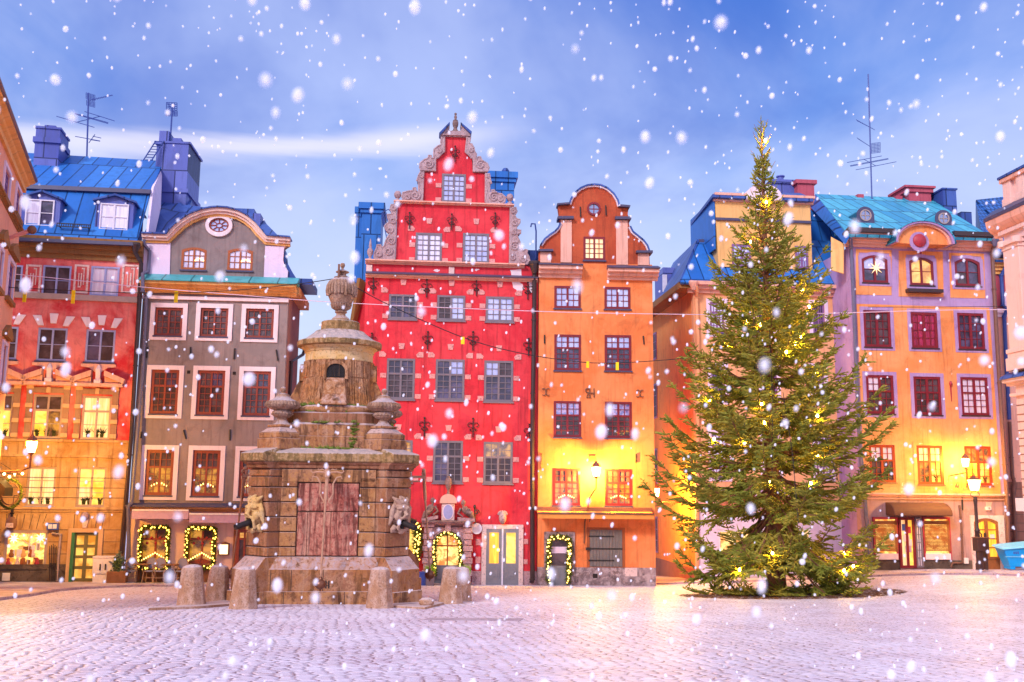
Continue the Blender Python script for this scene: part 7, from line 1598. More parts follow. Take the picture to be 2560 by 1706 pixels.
    # corner finials on stepped pedestals
    for k in range(4):
        fx, fy = [(1.56, -1.56), (1.56, 1.56), (-1.56, 1.56), (-1.56, -1.56)][k]; T = Matrix.Translation((fx, fy, 0)) @ Matrix.Rotation(R(45), 4, 'Z')
        pd = MB()
        for hw, z0, z1, h2 in ((0.56, 4.86, 5.18, 0.56), (0.52, 5.185, 5.34, 0.52), (0.50, 5.345, 5.5, 0.30), (0.33, 5.505, 5.58, 0.33)):
            pd.hexa([(-hw, -hw, z0), (hw, -hw, z0), (hw, hw, z0), (-hw, hw, z0)], [(-h2, -h2, z1), (h2, -h2, z1), (h2, h2, z1), (-h2, h2, z1)])
        pd.xform(T); po = pd.build('finial_pedestal', M['well_b'], root, bevel=0.025)
        f = MB().lathe([(0.3, 5.57), (0.2, 5.64), (0.14, 5.72), (0.15, 5.78), (0.28, 5.83), (0.32, 5.92), (0.29, 5.97), (0.22, 5.99), (0.36, 6.03), (0.48, 6.09), (0.505, 6.17), (0.47, 6.25), (0.40, 6.28), (0.26, 6.34), (0.20, 6.42), (0.19, 6.46), (0.07, 6.49), (0.05, 6.53), (0.09, 6.57), (0.095, 6.62), (0.06, 6.67), (0, 6.69)], 28, (fx, fy, 0))
        fo = f.build('finial', M['well_urn'], root, smooth=True)
        gd = MB()
        for i in range(30): a_ = 2*math.pi*i/30; gd.tube([(fx+0.43*math.cos(a_), fy+0.43*math.sin(a_), 6.06), (fx+0.51*math.cos(a_), fy+0.51*math.sin(a_), 6.15), (fx+0.47*math.cos(a_), fy+0.47*math.sin(a_), 6.25)], [0.02, 0.04, 0.025], 5)
        for i in range(20): a_ = 2*math.pi*i/20; gd.tube([(fx+0.2*math.cos(a_), fy+0.2*math.sin(a_), 5.80), (fx+0.31*math.cos(a_), fy+0.31*math.sin(a_), 5.9), (fx+0.27*math.cos(a_), fy+0.27*math.sin(a_), 5.97)], [0.02, 0.045, 0.02], 5)
        gd.build('finial_gadroon', M['well_urn'], fo, smooth=True)
    # moss clumps along the ledges
    ms = MB()
    def blob(x, y, z, r):
        ms.sphere((x, y, z), r, 7, sx=rr.uniform(0.8, 1.7), sy=rr.uniform(0.8, 1.5), sz=rr.uniform(0.25, 0.6))
        for _ in range(5): ms.spindle((x+rr.uniform(-r, r), y+rr.uniform(-r, r), z), (rr.uniform(-1, 1), rr.uniform(-1, 1), rr.uniform(0.2, 1)), r*1.3, r*0.18)
    for i in range(420):
        a_ = rr.uniform(0, 2*math.pi); w_ = rr.random()
        if w_ < 0.4: r_, z = rr.uniform(1.80, 2.1), 4.9
        elif w_ < 0.7: r_, z = rr.uniform(1.6, 1.8), 5.66
        else: r_, z = rr.uniform(1.38, 1.56), rr.choice((6.0, 6.19, 6.21))
        blob(r_*math.cos(a_), r_*math.sin(a_), z, rr.uniform(0.03, 0.09)*(1.3 if math.sin(a_*3+1) > 0.2 else 0.8))
    for k in range(4):
        M_ = Matrix.Rotation(k*math.pi/2+R(22), 4, 'Z')
        for i in range(34): p = M_ @ Vector((rr.uniform(-0.12, 0.12), -1.83-rr.uniform(0, 0.06), rr.uniform(4.9, 5.7))); blob(p.x, p.y, p.z, rr.uniform(0.04, 0.08))
    mo = ms.build('moss', M['moss'], root, smooth=False)
    # gargoyle masks: carved, sagging faces with a spout in the open mouth
    for k, mt in ((0, 'mask_p'), (3, 'mask_y'), (1, 'mask_p'), (2, 'mask_p')):
        mb = MB(); y0 = -3.05
        S = lambda x, y, z, r, sx=1, sy=1, sz=1: mb.sphere((x, y0-y, z), r, 14, sx, sy, sz)
        S(0, 0.03, 2.98, 0.30, 1.0, 0.75, 1.35)                # skull and cheeks
        S(0, 0.17, 3.17, 0.20, 1.25, 0.75, 0.62)               # forehead
        for s in (-1, 1):
            mb.tube([(s*0.03, y0-0.30, 3.10), (s*0.13, y0-0.32, 3.15), (s*0.25, y0-0.22, 3.12)], [0.05, 0.055, 0.03], 8)   # brow
            S(s*0.115, 0.245, 3.045, 0.052)                     # eye
            S(s*0.20, 0.20, 2.90, 0.13, 0.9, 0.8, 1.1)          # cheek
            mb.tube([(s*0.12, y0-0.30, 2.86), (s*0.19, y0-0.27, 2.72), (s*0.16, y0-0.2, 2.52), (s*0.05, y0-0.19, 2.45)], [0.045, 0.05, 0.05, 0.05], 8)  # mouth rim
            mb.tube([(s*0.27, y0-0.10, 3.25), (s*0.36, y0-0.12, 3.05), (s*0.37, y0-0.08, 2.8), (s*0.40, y0-0.03, 2.62)], [0.05, 0.085, 0.07, 0.03], 8)  # flap ear
            mb.tube([(s*0.22, y0-0.12, 2.62), (s*0.30, y0-0.08, 2.5), (s*0.30, y0-0.03, 2.4)], [0.08, 0.08, 0.03], 8)      # beard lock
            mb.tube([(s*0.10, y0-0.2, 3.26), (s*0.22, y0-0.16, 3.38), (s*0.32, y0-0.05, 3.47)], [0.09, 0.075, 0.025], 8)   # tuft
            mb.tube([(s*0.03, y0-0.22, 3.28), (s*0.07, y0-0.17, 3.42), (s*0.02, y0-0.08, 3.50)], [0.08, 0.065, 0.025], 8)
        mb.tube([(0, y0-0.28, 3.1), (0, y0-0.36, 2.98), (0, y0-0.40, 2.90)], [0.05, 0.065, 0.085], 8)                       # nose
        for s in (-1, 1): S(s*0.06, 0.36, 2.89, 0.045)
        mb.tube([(-0.15, y0-0.30, 2.83), (0, y0-0.34, 2.86), (0.15, y0-0.30, 2.83)], 0.045, 8)                              # lip
        S(0, 0.16, 2.46, 0.13, 1, 0.7, 0.8)                     # chin
        mb.box(-0.2, 0.2, y0-0.05, y0+0.03, 2.4, 3.4)
        M_ = Matrix.Rotation(R(45)+k*math.pi/2, 4, 'Z'); mb.xform(M_)
        o = mb.build('gargoyle_mask', M[mt], root, smooth=True)
        rm = o.modifiers.new('r', 'REMESH'); rm.mode = 'VOXEL'; rm.voxel_size = 0.018; rm.use_smooth_shade = True
        sm = o.modifiers.new('s', 'SMOOTH'); sm.factor = 0.5; sm.iterations = 3
        MB().sphere((0, y0-0.215, 2.66), 0.115, 10, 1.0, 0.45, 1.3).xform(M_).build('mouth', M['dark'], o)
        sp = MB(); n = 12; a0, a1 = Vector((0, y0-0.18, 2.72)), Vector((0, y0-0.78, 2.56)); sp.tube([a0, a0+(a1-a0)*0.9, a1, a1-(a1-a0)*0.08, a1-(a1-a0)*0.2], [0.095, 0.085, 0.085, 0.065, 0.06], 12)
        sp.xform(M_); sp.build('spout', M['iron'], o, smooth=True)
    # iron pump levers with balls
    def lever(k):
        M_ = Matrix.Rotation(k*math.pi/2, 4, 'Z'); mb = MB(); yp = -2.95
        mb.box(-0.05, 0.05, -3.0, -2.2, 4.06, 4.14); mb.box(-0.04, 0.04, -2.85, -2.25, 3.93, 3.98)
        top = Vector((0, yp, 4.2)); bot = Vector((-0.06, yp-0.28, 1.02))
        L = lambda t: top+(bot-top)*t
        mb.tube([L(0), L(0.25), L(0.27), L(1)], [0.055, 0.055, 0.035, 0.028], 8)
        mb.box(-0.07, 0.07, yp-0.07, yp+0.07, 4.03, 4.26); mb.sphere((0, yp, 4.31), 0.07, 10)
        for s in (-1, 1):
            mb.tube([(s*0.05, yp-0.03, 4.17), (s*0.3, yp-0.03, 4.19), (s*0.44, yp-0.03, 4.16), (s*0.50, yp-0.03, 4.21), (s*0.46, yp-0.03, 4.26)], [0.03, 0.026, 0.022, 0.02, 0.018], 6)
            mb.tube([(s*0.06, yp-0.03, 4.22), (s*0.16, yp-0.03, 4.27), (s*0.24, yp-0.03, 4.24), (s*0.28, yp-0.03, 4.28)], 0.018, 6)
            mb.tube([(s*0.06, yp-0.06, 3.3), (s*0.20, yp-0.05, 3.55), (s*0.19, yp-0.04, 3.85), (s*0.30, yp-0.03, 4.03), (s*0.43, yp-0.03, 4.05), (s*0.45, yp-0.03, 3.98)], [0.02, 0.026, 0.028, 0.026, 0.02, 0.016], 6)
            mb.tube([(s*0.02, yp-0.06, 3.52), (s*0.10, yp-0.06, 3.28), (s*0.16, yp-0.06, 3.29)], 0.018, 6)
        mb.xform(M_); lo = mb.build('pump_lever', M['lever'], root, smooth=True)
        b = MB().sphere((bot.x, bot.y, bot.z-0.15), 0.17, 20); b.lathe([(0.06, 0.0), (0.05, 0.08), (0.03, 0.1)], 10, (bot.x, bot.y, bot.z)); b.lathe([(0.0, -0.39), (0.025, -0.36), (0.025, -0.31)], 8, tuple(bot)); b.xform(M_)
        b.build('ball', M['ball'], lo, smooth=True)
    for k in (0, 1, 3): lever(k)
    # drain grille and notch low on the front
    g = MB(); 
    for i in range(4): g.box(-0.16+i*0.09, -0.12+i*0.09, -2.2*1.15-0.012, -2.2*1.15+0.01, 0.66, 0.92)
    for z in (0.74, 0.83): g.box(-0.16, 0.15, -2.2*1.15-0.014, -2.2*1.15+0.01, z, z+0.02)
    g.build('drain_grille', M['iron'], root)
    # final proportions measured against the photograph
    def rz(z):
        for (a, ra), (b, rb) in zip(((-1, -1), (0, 0), (1.68, 1.40), (4.74, 4.36), (10.77, 10.57)), ((0, 0), (1.68, 1.40), (4.74, 4.36), (10.77, 10.57), (99, 99))):
            if a <= z <= b: return ra+(rb-ra)*(z-a)/(b-a)
        return z
    for o in root.children_recursive:
        for v in o.data.vertices:
            k = 0.935+0.03*sst(4.7, 6.0, v.co.z); v.co = (v.co.x*k, v.co.y*k, rz(v.co.z))
    root.location.z += 0.02
    return root
well = build_well()

# bollards
def bollard_mesh():
    mb = MB(); n = 8; rg = lambda r_, z: [(r_*math.cos(2*math.pi*(i+0.5)/n), r_*math.sin(2*math.pi*(i+0.5)/n), z) for i in range(n)]
    return mb.loft([rg(0.42, -0.2), rg(0.41, 0.02), rg(0.385, 0.2), rg(0.285, 0.98), rg(0.265, 1.02), rg(0.16, 1.07), rg(0.05, 1.085)])
bm0 = None
for (px, py, s, a, lab) in ((478, 1517, 1.02, 0.1, 'leftmost granite bollard in front of the garland windows'), (541, 1506, 0.98, 0.5, 'bollard tucked behind, between the leftmost bollard and the pump ball'),
                       (608, 1522, 1.0, 0.2, 'pale bollard in front of the ochre gargoyle mask'), (949, 1520, 1.0, 0.3, 'bollard in front of the rose gargoyle mask at the well front right'),
                       (1126, 1509, 0.98, 0.15, 'front one of the two bollards right of the well, before the arched portal'), (1150, 1503, 0.95, 0.4, 'bollard half hidden behind another one, right of the well')):
    p = gpt(px, py)
    if bm0 is None: bm0 = o = bollard_mesh().build('bollard', M['bollard'], bevel=0.02)
    else: o = bm0.copy(); COL.objects.link(o)
    o.location = (p.x, p.y, ground(p.x, p.y)); o.scale = (s*0.95, s*0.95, s); o.rotation_euler = (R(rnd.uniform(-2, 2)), R(rnd.uniform(-2, 2)), a)
    tag(o, lab, 'bollard', 'stone bollards around the well')
def slab_on_ground(name, pxs, h, mat, label=None, cat=None, kind=None):
    P = [gpt(*q) for q in pxs]; mb = MB(); n = len(P)
    vs = [(p.x, p.y, ground(p.x, p.y)+h) for p in P]+[(p.x, p.y, ground(p.x, p.y)-0.15) for p in P]
    mb.add(vs, [tuple(range(n)), tuple(range(2*n-1, n-1, -1))]+[(i, i+n, (i+1) % n+n, (i+1) % n) for i in range(n)])
    o = mb.build(name, M[mat], bevel=0.02)
    if kind: o['kind'] = kind
    else: tag(o, label, cat)
slab_on_ground('kerb_slab', [(370, 1527), (500, 1522), (620, 1512), (640, 1500), (560, 1506), (470, 1518)], 0.07, 'bollard', kind='structure')
slab_on_ground('kerb_slab', [(975, 1519), (1062, 1524), (1110, 1512), (1080, 1506), (990, 1508)], 0.06, 'bollard', kind='structure')
slab_on_ground('drain_cover', [(1055, 1551), (1300, 1554), (1310, 1547), (1075, 1546)], 0.012, 'kerb', kind='structure')
p = gpt(1066, 1519); o = MB().sphere((p.x, p.y, ground(p.x, p.y)+0.14), 0.17, 10, sx=1.3, sy=0.9, sz=0.8).build('loose_stone', M['bollard'], smooth=True); tag(o, 'small rounded stone lying between the well and the right bollards', 'stone')

# pavements
strip('pavement', [(-300, 1538), (0, 1500), (60, 1492), (140, 1478), (200, 1473), (330, 1467), (640, 1466)], [(-300, 1462), (0, 1455), (60, 1454), (140, 1452), (200, 1453), (330, 1455), (640, 1456)], 0.07, M['paving'], 'kerb')
strip('pavement', [(1640, 1462), (1740, 1459), (2000, 1450), (2180, 1442), (2345, 1437), (2600, 1442)], [(1640, 1440), (1740, 1438), (2000, 1432), (2180, 1424), (2345, 1418), (2600, 1418)], 0.07, M['paving'], 'kerb')

# ---------------------------------------------------------------- Christmas tree
def build_tree():
    rr = random.Random(11)
    p = gpt(1941, 1486); zg = ground(p.x, p.y); D = p.y
    sc = D/FPX
    root = thing('christmas_tree', 'tall cut spruce strung with small warm lights standing in the square', 'tree', (p.x, p.y, zg))
    Htop = at(1899, 300, D).z-zg
    xt = at(1899, 300, D).x-p.x; yl = 0
    prof = [(0.0, 2.2), (1.5, 2.8), (2.4, 3.35), (3.7, 4.2), (4.9, 4.0), (6.2, 3.45), (7.6, 2.85), (8.6, 2.45), (9.8, 2.0), (11.2, 1.55), (12.6, 0.95), (13.9, 0.52), (15.2, 0.26), (16.3, 0.12), (17.5, 0.1)]
    ks = Htop/17.5
    def rad(z):
        z = z/ks
        for (a, ra), (b, rb) in zip(prof, prof[1:]):
            if a <= z <= b: return (ra+(rb-ra)*(z-a)/(b-a))
        return 0.1
    tr = MB(); ax = lambda z: Vector((xt*max(0, z)/Htop*0.55+0.0, 0, z))
    tr.tube([ax(-0.3), ax(0.5), ax(1.2), ax(5), ax(10), ax(15), ax(Htop)], [0.40, 0.36, 0.30, 0.22, 0.14, 0.06, 0.012], 12)
    br = MB(); fo = MB(); tips = []
    z = 2.15; wh = 0
    def twig(a, d, L, r_): fo.spindle(a, d, L, r_)
    while z < Htop-1.7:
        f = z/Htop; R_ = rad(z); n = int(14.5-9.5*f)
        ph = rr.uniform(0, 6.28)
        for i in range(n):
            az = ph+2*math.pi*i/n+rr.uniform(-0.22, 0.22); L = R_*rr.uniform(0.74, 1.10)
            if rr.random() < 0.10: L *= 1.14
            zz = z+rr.uniform(-0.22, 0.22)
            droop = (0.46-0.70*f)*rr.uniform(0.6, 1.4) + (0.42 if z < 3.2 else 0.15 if z < 4.5 else 0)
            up = 0.10+0.95*f**1.5
            o = Vector((math.cos(az), math.sin(az), 0)); b = ax(zz); pts = []
            K = 7
            for k in range(K+1):
                t = k/K; pts.append(b+o*(L*t)+Vector((0, 0, L*(up*t*0.9-droop*math.sin(t*math.pi*0.62)*0.95+0.26*t*t*t))))
            if z < 2.6:
                for k, q in enumerate(pts): q.z = max(q.z, 1.25-1.05*(k/K)**1.5*(1-0.8*max(0.0, -math.sin(az)))+0.1*rr.random())
            br.tube(pts, [0.045*(1-k/(K+1))*(1-0.5*f)+0.008 for k in range(K+1)], 5)
            side = Vector((-o.y, o.x, 0))
            # secondary twigs carrying sprays
            m = max(5, int(L*5.6))
            for j in range(m):
                t = 0.16+0.86*(j+rr.random()*0.7)/m; t = min(t, 1.0)
                if t < 0.40 and rr.random() < 0.25: continue
                if f > 0.58 and rr.random() < 0.30: continue
                k = min(int(t*K), K-1); q = pts[k].lerp(pts[k+1], t*K-k); tang = (pts[k+1]-pts[k]).normalized()
                sl = (0.30+0.50*L*0.28*(1-t)+0.16)*rr.uniform(0.7, 1.2)*(1-0.62*sst(0.62, 0.92, f))
                for s in (-1, 1):
                    d = (tang*0.75+side*s*rr.uniform(0.45, 0.95)+Vector((0, 0, rr.uniform(-0.55, 0.12)))).normalized()
                    e = q+d*sl
                    twig(q, d, sl*1.1, 0.038)
                    nn = max(2, int(sl/0.105)); sd = d.cross(Vector((0, 0, 1))).normalized()
                    for w_ in range(nn):
                        tt = (w_+0.6)/nn; qq = q+d*sl*tt; l2 = (0.12+0.20*(1-tt))*rr.uniform(0.8, 1.25)*(1-0.45*sst(0.62, 0.92, f))
                        s2 = 1 if w_ % 2 else -1
                        d2 = (d*0.85+sd*s2*rr.uniform(0.5, 0.9)+Vector((0, 0, rr.uniform(-0.5, 0.25)))).normalized()
                        twig(qq, d2, l2, 0.032)
                # short needles hanging and standing on the branch
                twig(q, (tang+Vector((0, 0, rr.uniform(-0.9, 0.3)))).normalized(), rr.uniform(0.22, 0.42)*(1-0.5*sst(0.6, 0.9, f)), 0.034)
            twig(pts[-1], (pts[-1]-pts[-2]).normalized()+Vector((0, 0, 0.25)), 0.32, 0.026)
            tips.append((pts, az, L))
        z += (0.57-0.16*f)*rr.uniform(0.8, 1.25); wh += 1
    # leader with its last upright shoots
    top = ax(Htop-0.5)
    for i in range(16):
        a = i*2.4; zz = Htop-0.62-0.13*i; q = ax(zz); d = Vector((math.cos(a)*(0.5+0.03*i), math.sin(a)*(0.5+0.03*i), 1)); br.tube([q, q+d*0.30, q+d*0.55+Vector((0, 0, 0.1))], [0.02, 0.014, 0.006], 5); twig(q, d, 0.62, 0.03)
        for _ in range(5): t = rr.random(); twig(q+d*0.45*t, (d+Vector((rr.uniform(-1, 1), rr.uniform(-1, 1), rr.uniform(-0.2, 0.6)))), 0.2, 0.018)
    for i in range(30): zz = Htop-1.5*rr.random(); twig(ax(zz), Vector((rr.uniform(-1, 1), rr.uniform(-1, 1), 0.6)), 0.24, 0.02)
    tr.build('trunk', M['bark'], root, smooth=True); br.build('branches', M['bark'], root); fo.build('foliage', M['spruce'], root)
    print('tree faces', len(fo.f))
    # strings of bulbs: a thing of their own hung in the branches
    ls = thing('fairy_lights', 'small warm light bulbs strung through the branches of the spruce', 'string lights', (p.x, p.y, zg))
    tb = emitm('tree bulb', (1.0, 0.55, 0.04, 1), 380.0)
    b0 = None; cnt = 0; rr2 = random.Random(5)
    front = [t_ for t_ in tips if math.sin(t_[1]) < 0.25]
    rr2.shuffle(front)
    for pts, az, L in front:
        if cnt >= 27: break
        if pts[0].z > Htop*0.60 and rr2.random() < 0.90: continue
        k = rr2.choice((3, 4, 5, 5, 6, 6)); q = pts[k]+Vector((0, -0.14, 0.07))
        if b0 is None: b0 = o = MB().sphere((0, 0, 0), 0.042, 8, sz=1.3).build('bulb', tb, ls)
        else: o = b0.copy(); COL.objects.link(o)
        o.location = q; cnt += 1
    for zz in (Htop-0.95,): o = b0.copy(); COL.objects.link(o); o.location = ax(zz)+Vector((0.05, -0.35, 0))
    cb = MB()
    for x0, y0, z0, z1 in ((-0.9, -3.3, 9.2, 4.2), (-0.15, -3.5, 7.0, 2.6), (1.5, -3.0, 7.5, 3.4), (-1.8, -2.6, 8.0, 5.0)):
        cb.tube([(x0*0.5, y0*0.55, z0), (x0*0.75, y0*0.85, (z0+z1)/2), (x0, y0, z1)], 0.012, 5)
    cb.build('cable', M['cable'], ls)
    # cut boughs and needle litter on the stones round the foot
    bo = MB()
    for _ in range(90):
        a = rr.uniform(2.2, 7.0); r_ = rr.uniform(0.6, 2.2); q = Vector((r_*math.cos(a)*1.25, r_*math.sin(a)*0.75-0.2, 0)); gz = ground(p.x+q.x, p.y+q.y)-zg; q.z = gz+0.05
        d = Vector((rr.uniform(-1, 1), rr.uniform(-0.5, 0.5), rr.uniform(0.0, 0.25))).normalized(); bo.spindle(q, d, 0.75, 0.035); sd = Vector((-d.y, d.x, 0.1))
        for j in range(10): t = j/10; bo.spindle(q+d*0.7*t, d*0.7+sd*(1 if j % 2 else -1)+Vector((0, 0, rr.uniform(0, 0.5))), 0.26, 0.028)
    o = bo.build('cut_boughs', M['spruce'], loc=(p.x, p.y, zg)); tag(o, 'cut green spruce boughs heaped on the stones round the tree foot', 'boughs'); o['kind'] = 'stuff'
    lit = MB()
    for i in range(4200):
        a = rr.uniform(0, 6.283); r_ = 2.9*math.sqrt(rr.random()); x, y = r_*math.cos(a)*1.35+0.4, r_*math.sin(a)*0.8-0.5; gz = ground(p.x+x, p.y+y)-zg
        s = rr.uniform(0.04, 0.12); t = rr.uniform(0, 3.1); c_, s_ = math.cos(t)*s, math.sin(t)*s
        lit.add([(x-c_, y-s_, gz+0.008), (x+s_*0.4, y-c_*0.4, gz+0.012), (x+c_, y+s_, gz+0.008), (x-s_*0.4, y+c_*0.4, gz+0.014)], [(0, 1, 2, 3)])
    o = lit.build('needle_litter', M['bark'], loc=(p.x, p.y, zg)); tag(o, 'brown needle litter scattered on the cobbles under the spruce', 'litter'); o['kind'] = 'stuff'
build_tree()
# ---------------------------------------------------------------- lamps
def lampmat():
    m, t, b, out = newmat('lamp glass glow'); e = t.n('ShaderNodeEmission'); tr = t.n('ShaderNodeBsdfTransparent'); ad = t.n('ShaderNodeAddShader')
    e.inputs[0].default_value = (1.0, 0.72, 0.28, 1); e.inputs[1].default_value = 4.0
    t.l(e.outputs[0], ad.inputs[0]); t.l(tr.outputs[0], ad.inputs[1]); t.l(ad.outputs[0], out.inputs[0]); return m
M['lampglass'] = lampmat()
def lantern(root, c, s, power, post=False):
    """six sided street lantern, c = centre of the glass in root space"""
    n = 6; rg = lambda r_, z: [(c[0]+r_*s*math.cos(2*math.pi*i/n), c[1]+r_*s*math.sin(2*math.pi*i/n), c[2]+z*s) for i in range(n)]
    prof = [(0.26, -0.42), (0.42, 0.36)] if not post else [(0.40, -0.5), (0.62, 0.42), (0.70, 0.46)]
    MB().loft([rg(*q) for q in prof]).build('lamp_glass', M['lampglass'], root)
    cap = MB(); k = 1.0 if not post else 1.5
    cap.loft([rg(0.46*k, 0.37 if not post else 0.47), rg(0.44*k, 0.42 if not post else 0.52), rg(0.30*k, 0.62), rg(0.12, 0.80), rg(0.10, 0.86), rg(0.05, 0.9)]); cap.lathe([(0.06*s, 0.9*s), (0.03*s, 1.02*s), (0.05*s, 1.08*s), (0.0, 1.25*s)], 8, c)
    cap.loft([rg(0.10, -0.62), rg(0.14, -0.55), rg(0.27, -0.44), rg(0.29 if not post else 0.42, -0.42 if not post else -0.51)])
    for i in range(n):
        a = 2*math.pi*i/n; q = lambda r_, z: (c[0]+r_*s*math.cos(a), c[1]+r_*s*math.sin(a), c[2]+z*s)
        cap.tube([q(prof[0][0]+0.01, prof[0][1]), q(prof[1][0]+0.01, prof[1][1])], 0.012*s*1.5, 4)
    cap.build('lamp_frame', M['rust'], root)
    l = bpy.data.lights.new('lamp_light', 'POINT'); l.energy = power; l.color = (1.0, 0.52, 0.05); l.shadow_soft_size = 0.12
    o = bpy.data.objects.new('lamp_light', l); COL.objects.link(o); o.parent = root; o.location = c
def wall_lamp(label, px, py, y, s, power, arm):
    q = at(px, py, y); zg = ground(q.x, q.y); root = thing('wall_lamp', label, 'lamp', (q.x, q.y, q.z), 0, 'wall lanterns')
    lantern(root, (0, 0, 0), s, power)
    mb = MB(); P = [Vector(a)-q for a in arm]
    mb.tube([Vector((0, 0, -0.55*s))]+P, 0.035, 6)
    if len(P) > 1:
        e = P[-1]; m = (P[0]+e)/2
        for k in range(14):
            pass
        pts = [m+Vector((0, 0, -0.12))+Vector(((e-P[0]).normalized()*0.16*math.cos(t)*(1-t/9)))+Vector((0, 0, 0.16*math.sin(t)*(1-t/9))) for t in [0.45*i for i in range(16)]]
        mb.tube(pts, 0.018, 5)
    mb.build('bracket', M['rust'], root, smooth=True); return root
f_ = lambda F, px, py, d=0.0: F.world(F.pt(px, py)[0], d, F.pt(px, py)[1])
q = at(79, 1117, 35.2); wq = FA.world(-1.2, -0.03, 0); 
wall_lamp('glaring lantern on an iron scroll bracket at the left edge, above the wreath sign', 79, 1117, 35.2, 0.50, 1500, [(q.x, q.y, q.z-0.75), (q.x-0.3, q.y, q.z-0.85), (wq.x, q.y, q.z-0.9)])
q = at(1490.5, 1179, 42.75)
wall_lamp('lantern on the orange house wall between two lamplit windows', 1490.5, 1179, 42.75, 0.50, 2100, [(q.x, q.y, q.z-0.7), (q.x-0.25, q.y+0.3, q.z-1.1), (q.x-0.45, q.y+0.65, q.z-2.2), (q.x-0.47, q.y+0.72, q.z-3.1)])
q = at(1638, 1231, 48.0)
wall_lamp('lantern in the alley mouth beside the orange house corner', 1638, 1231, 48.0, 0.52, 2400, [(q.x, q.y, q.z-0.45), (q.x+0.5, q.y, q.z-0.48), (q.x+1.58, q.y+0.1, q.z-0.48)])
q = at(2413.5, 1157, 45.3)
wall_lamp('lantern on a triangular bracket on the lilac house, above the post lamp', 2413.5, 1157, 45.3, 0.48, 800, [(q.x, q.y, q.z-0.45), (q.x-0.3, q.y+0.4, q.z-0.55), (q.x-0.45, q.y+0.85, q.z-0.62), (q.x-0.42, q.y+0.9, q.z-1.4)])
# post lamp
p = gpt(2449, 1428); root = thing('street_lamp', 'street lamp with wide basket lantern on a dark post at the right pavement', 'lamp', (p.x, p.y, ground(p.x, p.y)+0.05))
q = at(2441, 1213, p.y); hz = q.z-root.location.z
mb = MB(); mb.lathe([(0.15, 0), (0.15, 0.25), (0.11, 0.3), (0.10, 1.6), (0.12, 1.65), (0.075, 1.75), (0.065, hz-0.9), (0.09, hz-0.62), (0.06, hz-0.5)], 14); mb.build('post', M['pipe_d'], root, smooth=True)
for k in (0, 1):
    s = -1 if k else 1; mb = MB().tube([(s*0.05, 0, hz-0.52), (s*0.18, 0, hz-0.47), (s*0.20, 0, hz-0.38), (s*0.12, 0, hz-0.32)], 0.016, 6); mb.build('basket_scroll', M['rust'], root)
lantern(root, (0, 0, hz), 0.46, 520, True)
# litter bins beside the post
def litter_bin(lab, px, py, wd):
    p = gpt(px, py); r = thing('litter_bin', lab, 'bin', (p.x, p.y, ground(p.x, p.y)+0.07), R(8), 'litter bins at the lamp post')
    MB().box(-wd, wd, -0.2, 0.2, 0.78, 1.32).build('bin_box', M['binmetal'], r, bevel=0.03)
    MB().box(-wd-0.02, wd+0.02, -0.22, 0.22, 1.324, 1.36).build('lid', M['rust'], r, bevel=0.015)
    MB().box(-wd*0.55, wd*0.55, -0.12, 0.12, 0, 0.78).build('post', M['pipe_d'], r, bevel=0.02)
    MB().tube([(wd*0.2, 0, 1.36), (wd*0.2, 0, 1.5), (wd*0.6, 0, 1.55), (wd*0.9, 0, 1.48), (wd*0.9, 0, 1.36)], 0.025, 6).build('handle', M['iron'], r)
litter_bin('wide dark metal bin on a post against the street lamp', 2451, 1430, 0.17)
litter_bin('slim dark metal bin right of the wider bin, with loop handle', 2465, 1429, 0.10)
# blue grit container
p = gpt(2548, 1426); r = thing('grit_container', 'bright blue plastic grit container with a sloping pale lid', 'container', (p.x, p.y, ground(p.x, p.y)+0.07), R(-4)); r.scale = (0.86, 0.86, 0.86)
MB().hexa([(-0.62, -0.45, 0.12), (1.1, -0.45, 0.12), (1.1, 0.45, 0.12), (-0.62, 0.45, 0.12)], [(-0.95, -0.62, 0.98), (1.3, -0.62, 1.20), (1.3, 0.62, 1.30), (-0.95, 0.62, 1.08)]).build('tub', M['cyan'], r, bevel=0.04)
mb = MB()
for x0, x1 in ((-0.60, -0.36), (0.30, 1.05)): mb.box(x0, x1, -0.43, 0.43, -0.02, 0.13)
mb.build('foot', M['cyan'], r, bevel=0.02)
MB().hexa([(-1.06, -0.72, 0.985), (1.4, -0.72, 1.21), (1.4, 0.72, 1.33), (-1.06, 0.72, 1.1)], [(-1.0, -0.66, 1.07), (1.36, -0.66, 1.33), (1.36, 0.66, 1.47), (-1.0, 0.66, 1.2)]).build('lid', M['cyan_l'], r, bevel=0.03)
mb = MB()
for i in range(3): mb.box(-0.48+i*0.1, -0.42+i*0.1, -0.595, -0.57, 0.78, 0.92)
mb.build('grip_slot', M['signblue'], r)
MB().box(-0.9, 1.25, -0.60, -0.575, 0.62, 0.66).build('rib', M['cyan_l'], r)

# ---------------------------------------------------------------- left pavement things
def on_ground(px, py): p = gpt(px, py); return Vector((p.x, p.y, ground(p.x, p.y)+0.07))
F = FB
def fpos(F_, zf, x, y, d): u, z = F_.pt(*zf(x, y), d); return F_.world(u, d, z), u, z
u0, z0, u1, z1 = F.rect(B3, 803, 1132, 970, 1362, -0.7); base = F.world((u0+u1)/2, -0.7, 0); hb = z1; gz = ground(base.x, base.y)+0.07
r = thing('utility_cabinet', 'white street utility cabinet with two doors beside the green door', 'cabinet', (base.x, base.y, gz), F.a)
w_ = (u1-u0)/2; hh = z1+F.o.z-gz
MB().box(-w_, w_, -0.22, 0.22, 0, 0.34).build('base', M['whitep'], r, bevel=0.01); MB().box(-w_-0.02, w_+0.02, -0.25, 0.25, 0.345, hh-0.04).build('body', M['whitep'], r, bevel=0.012); MB().box(-w_-0.04, w_+0.04, -0.28, 0.28, hh-0.04, hh+0.02).build('top', M['whitep'], r, bevel=0.012)
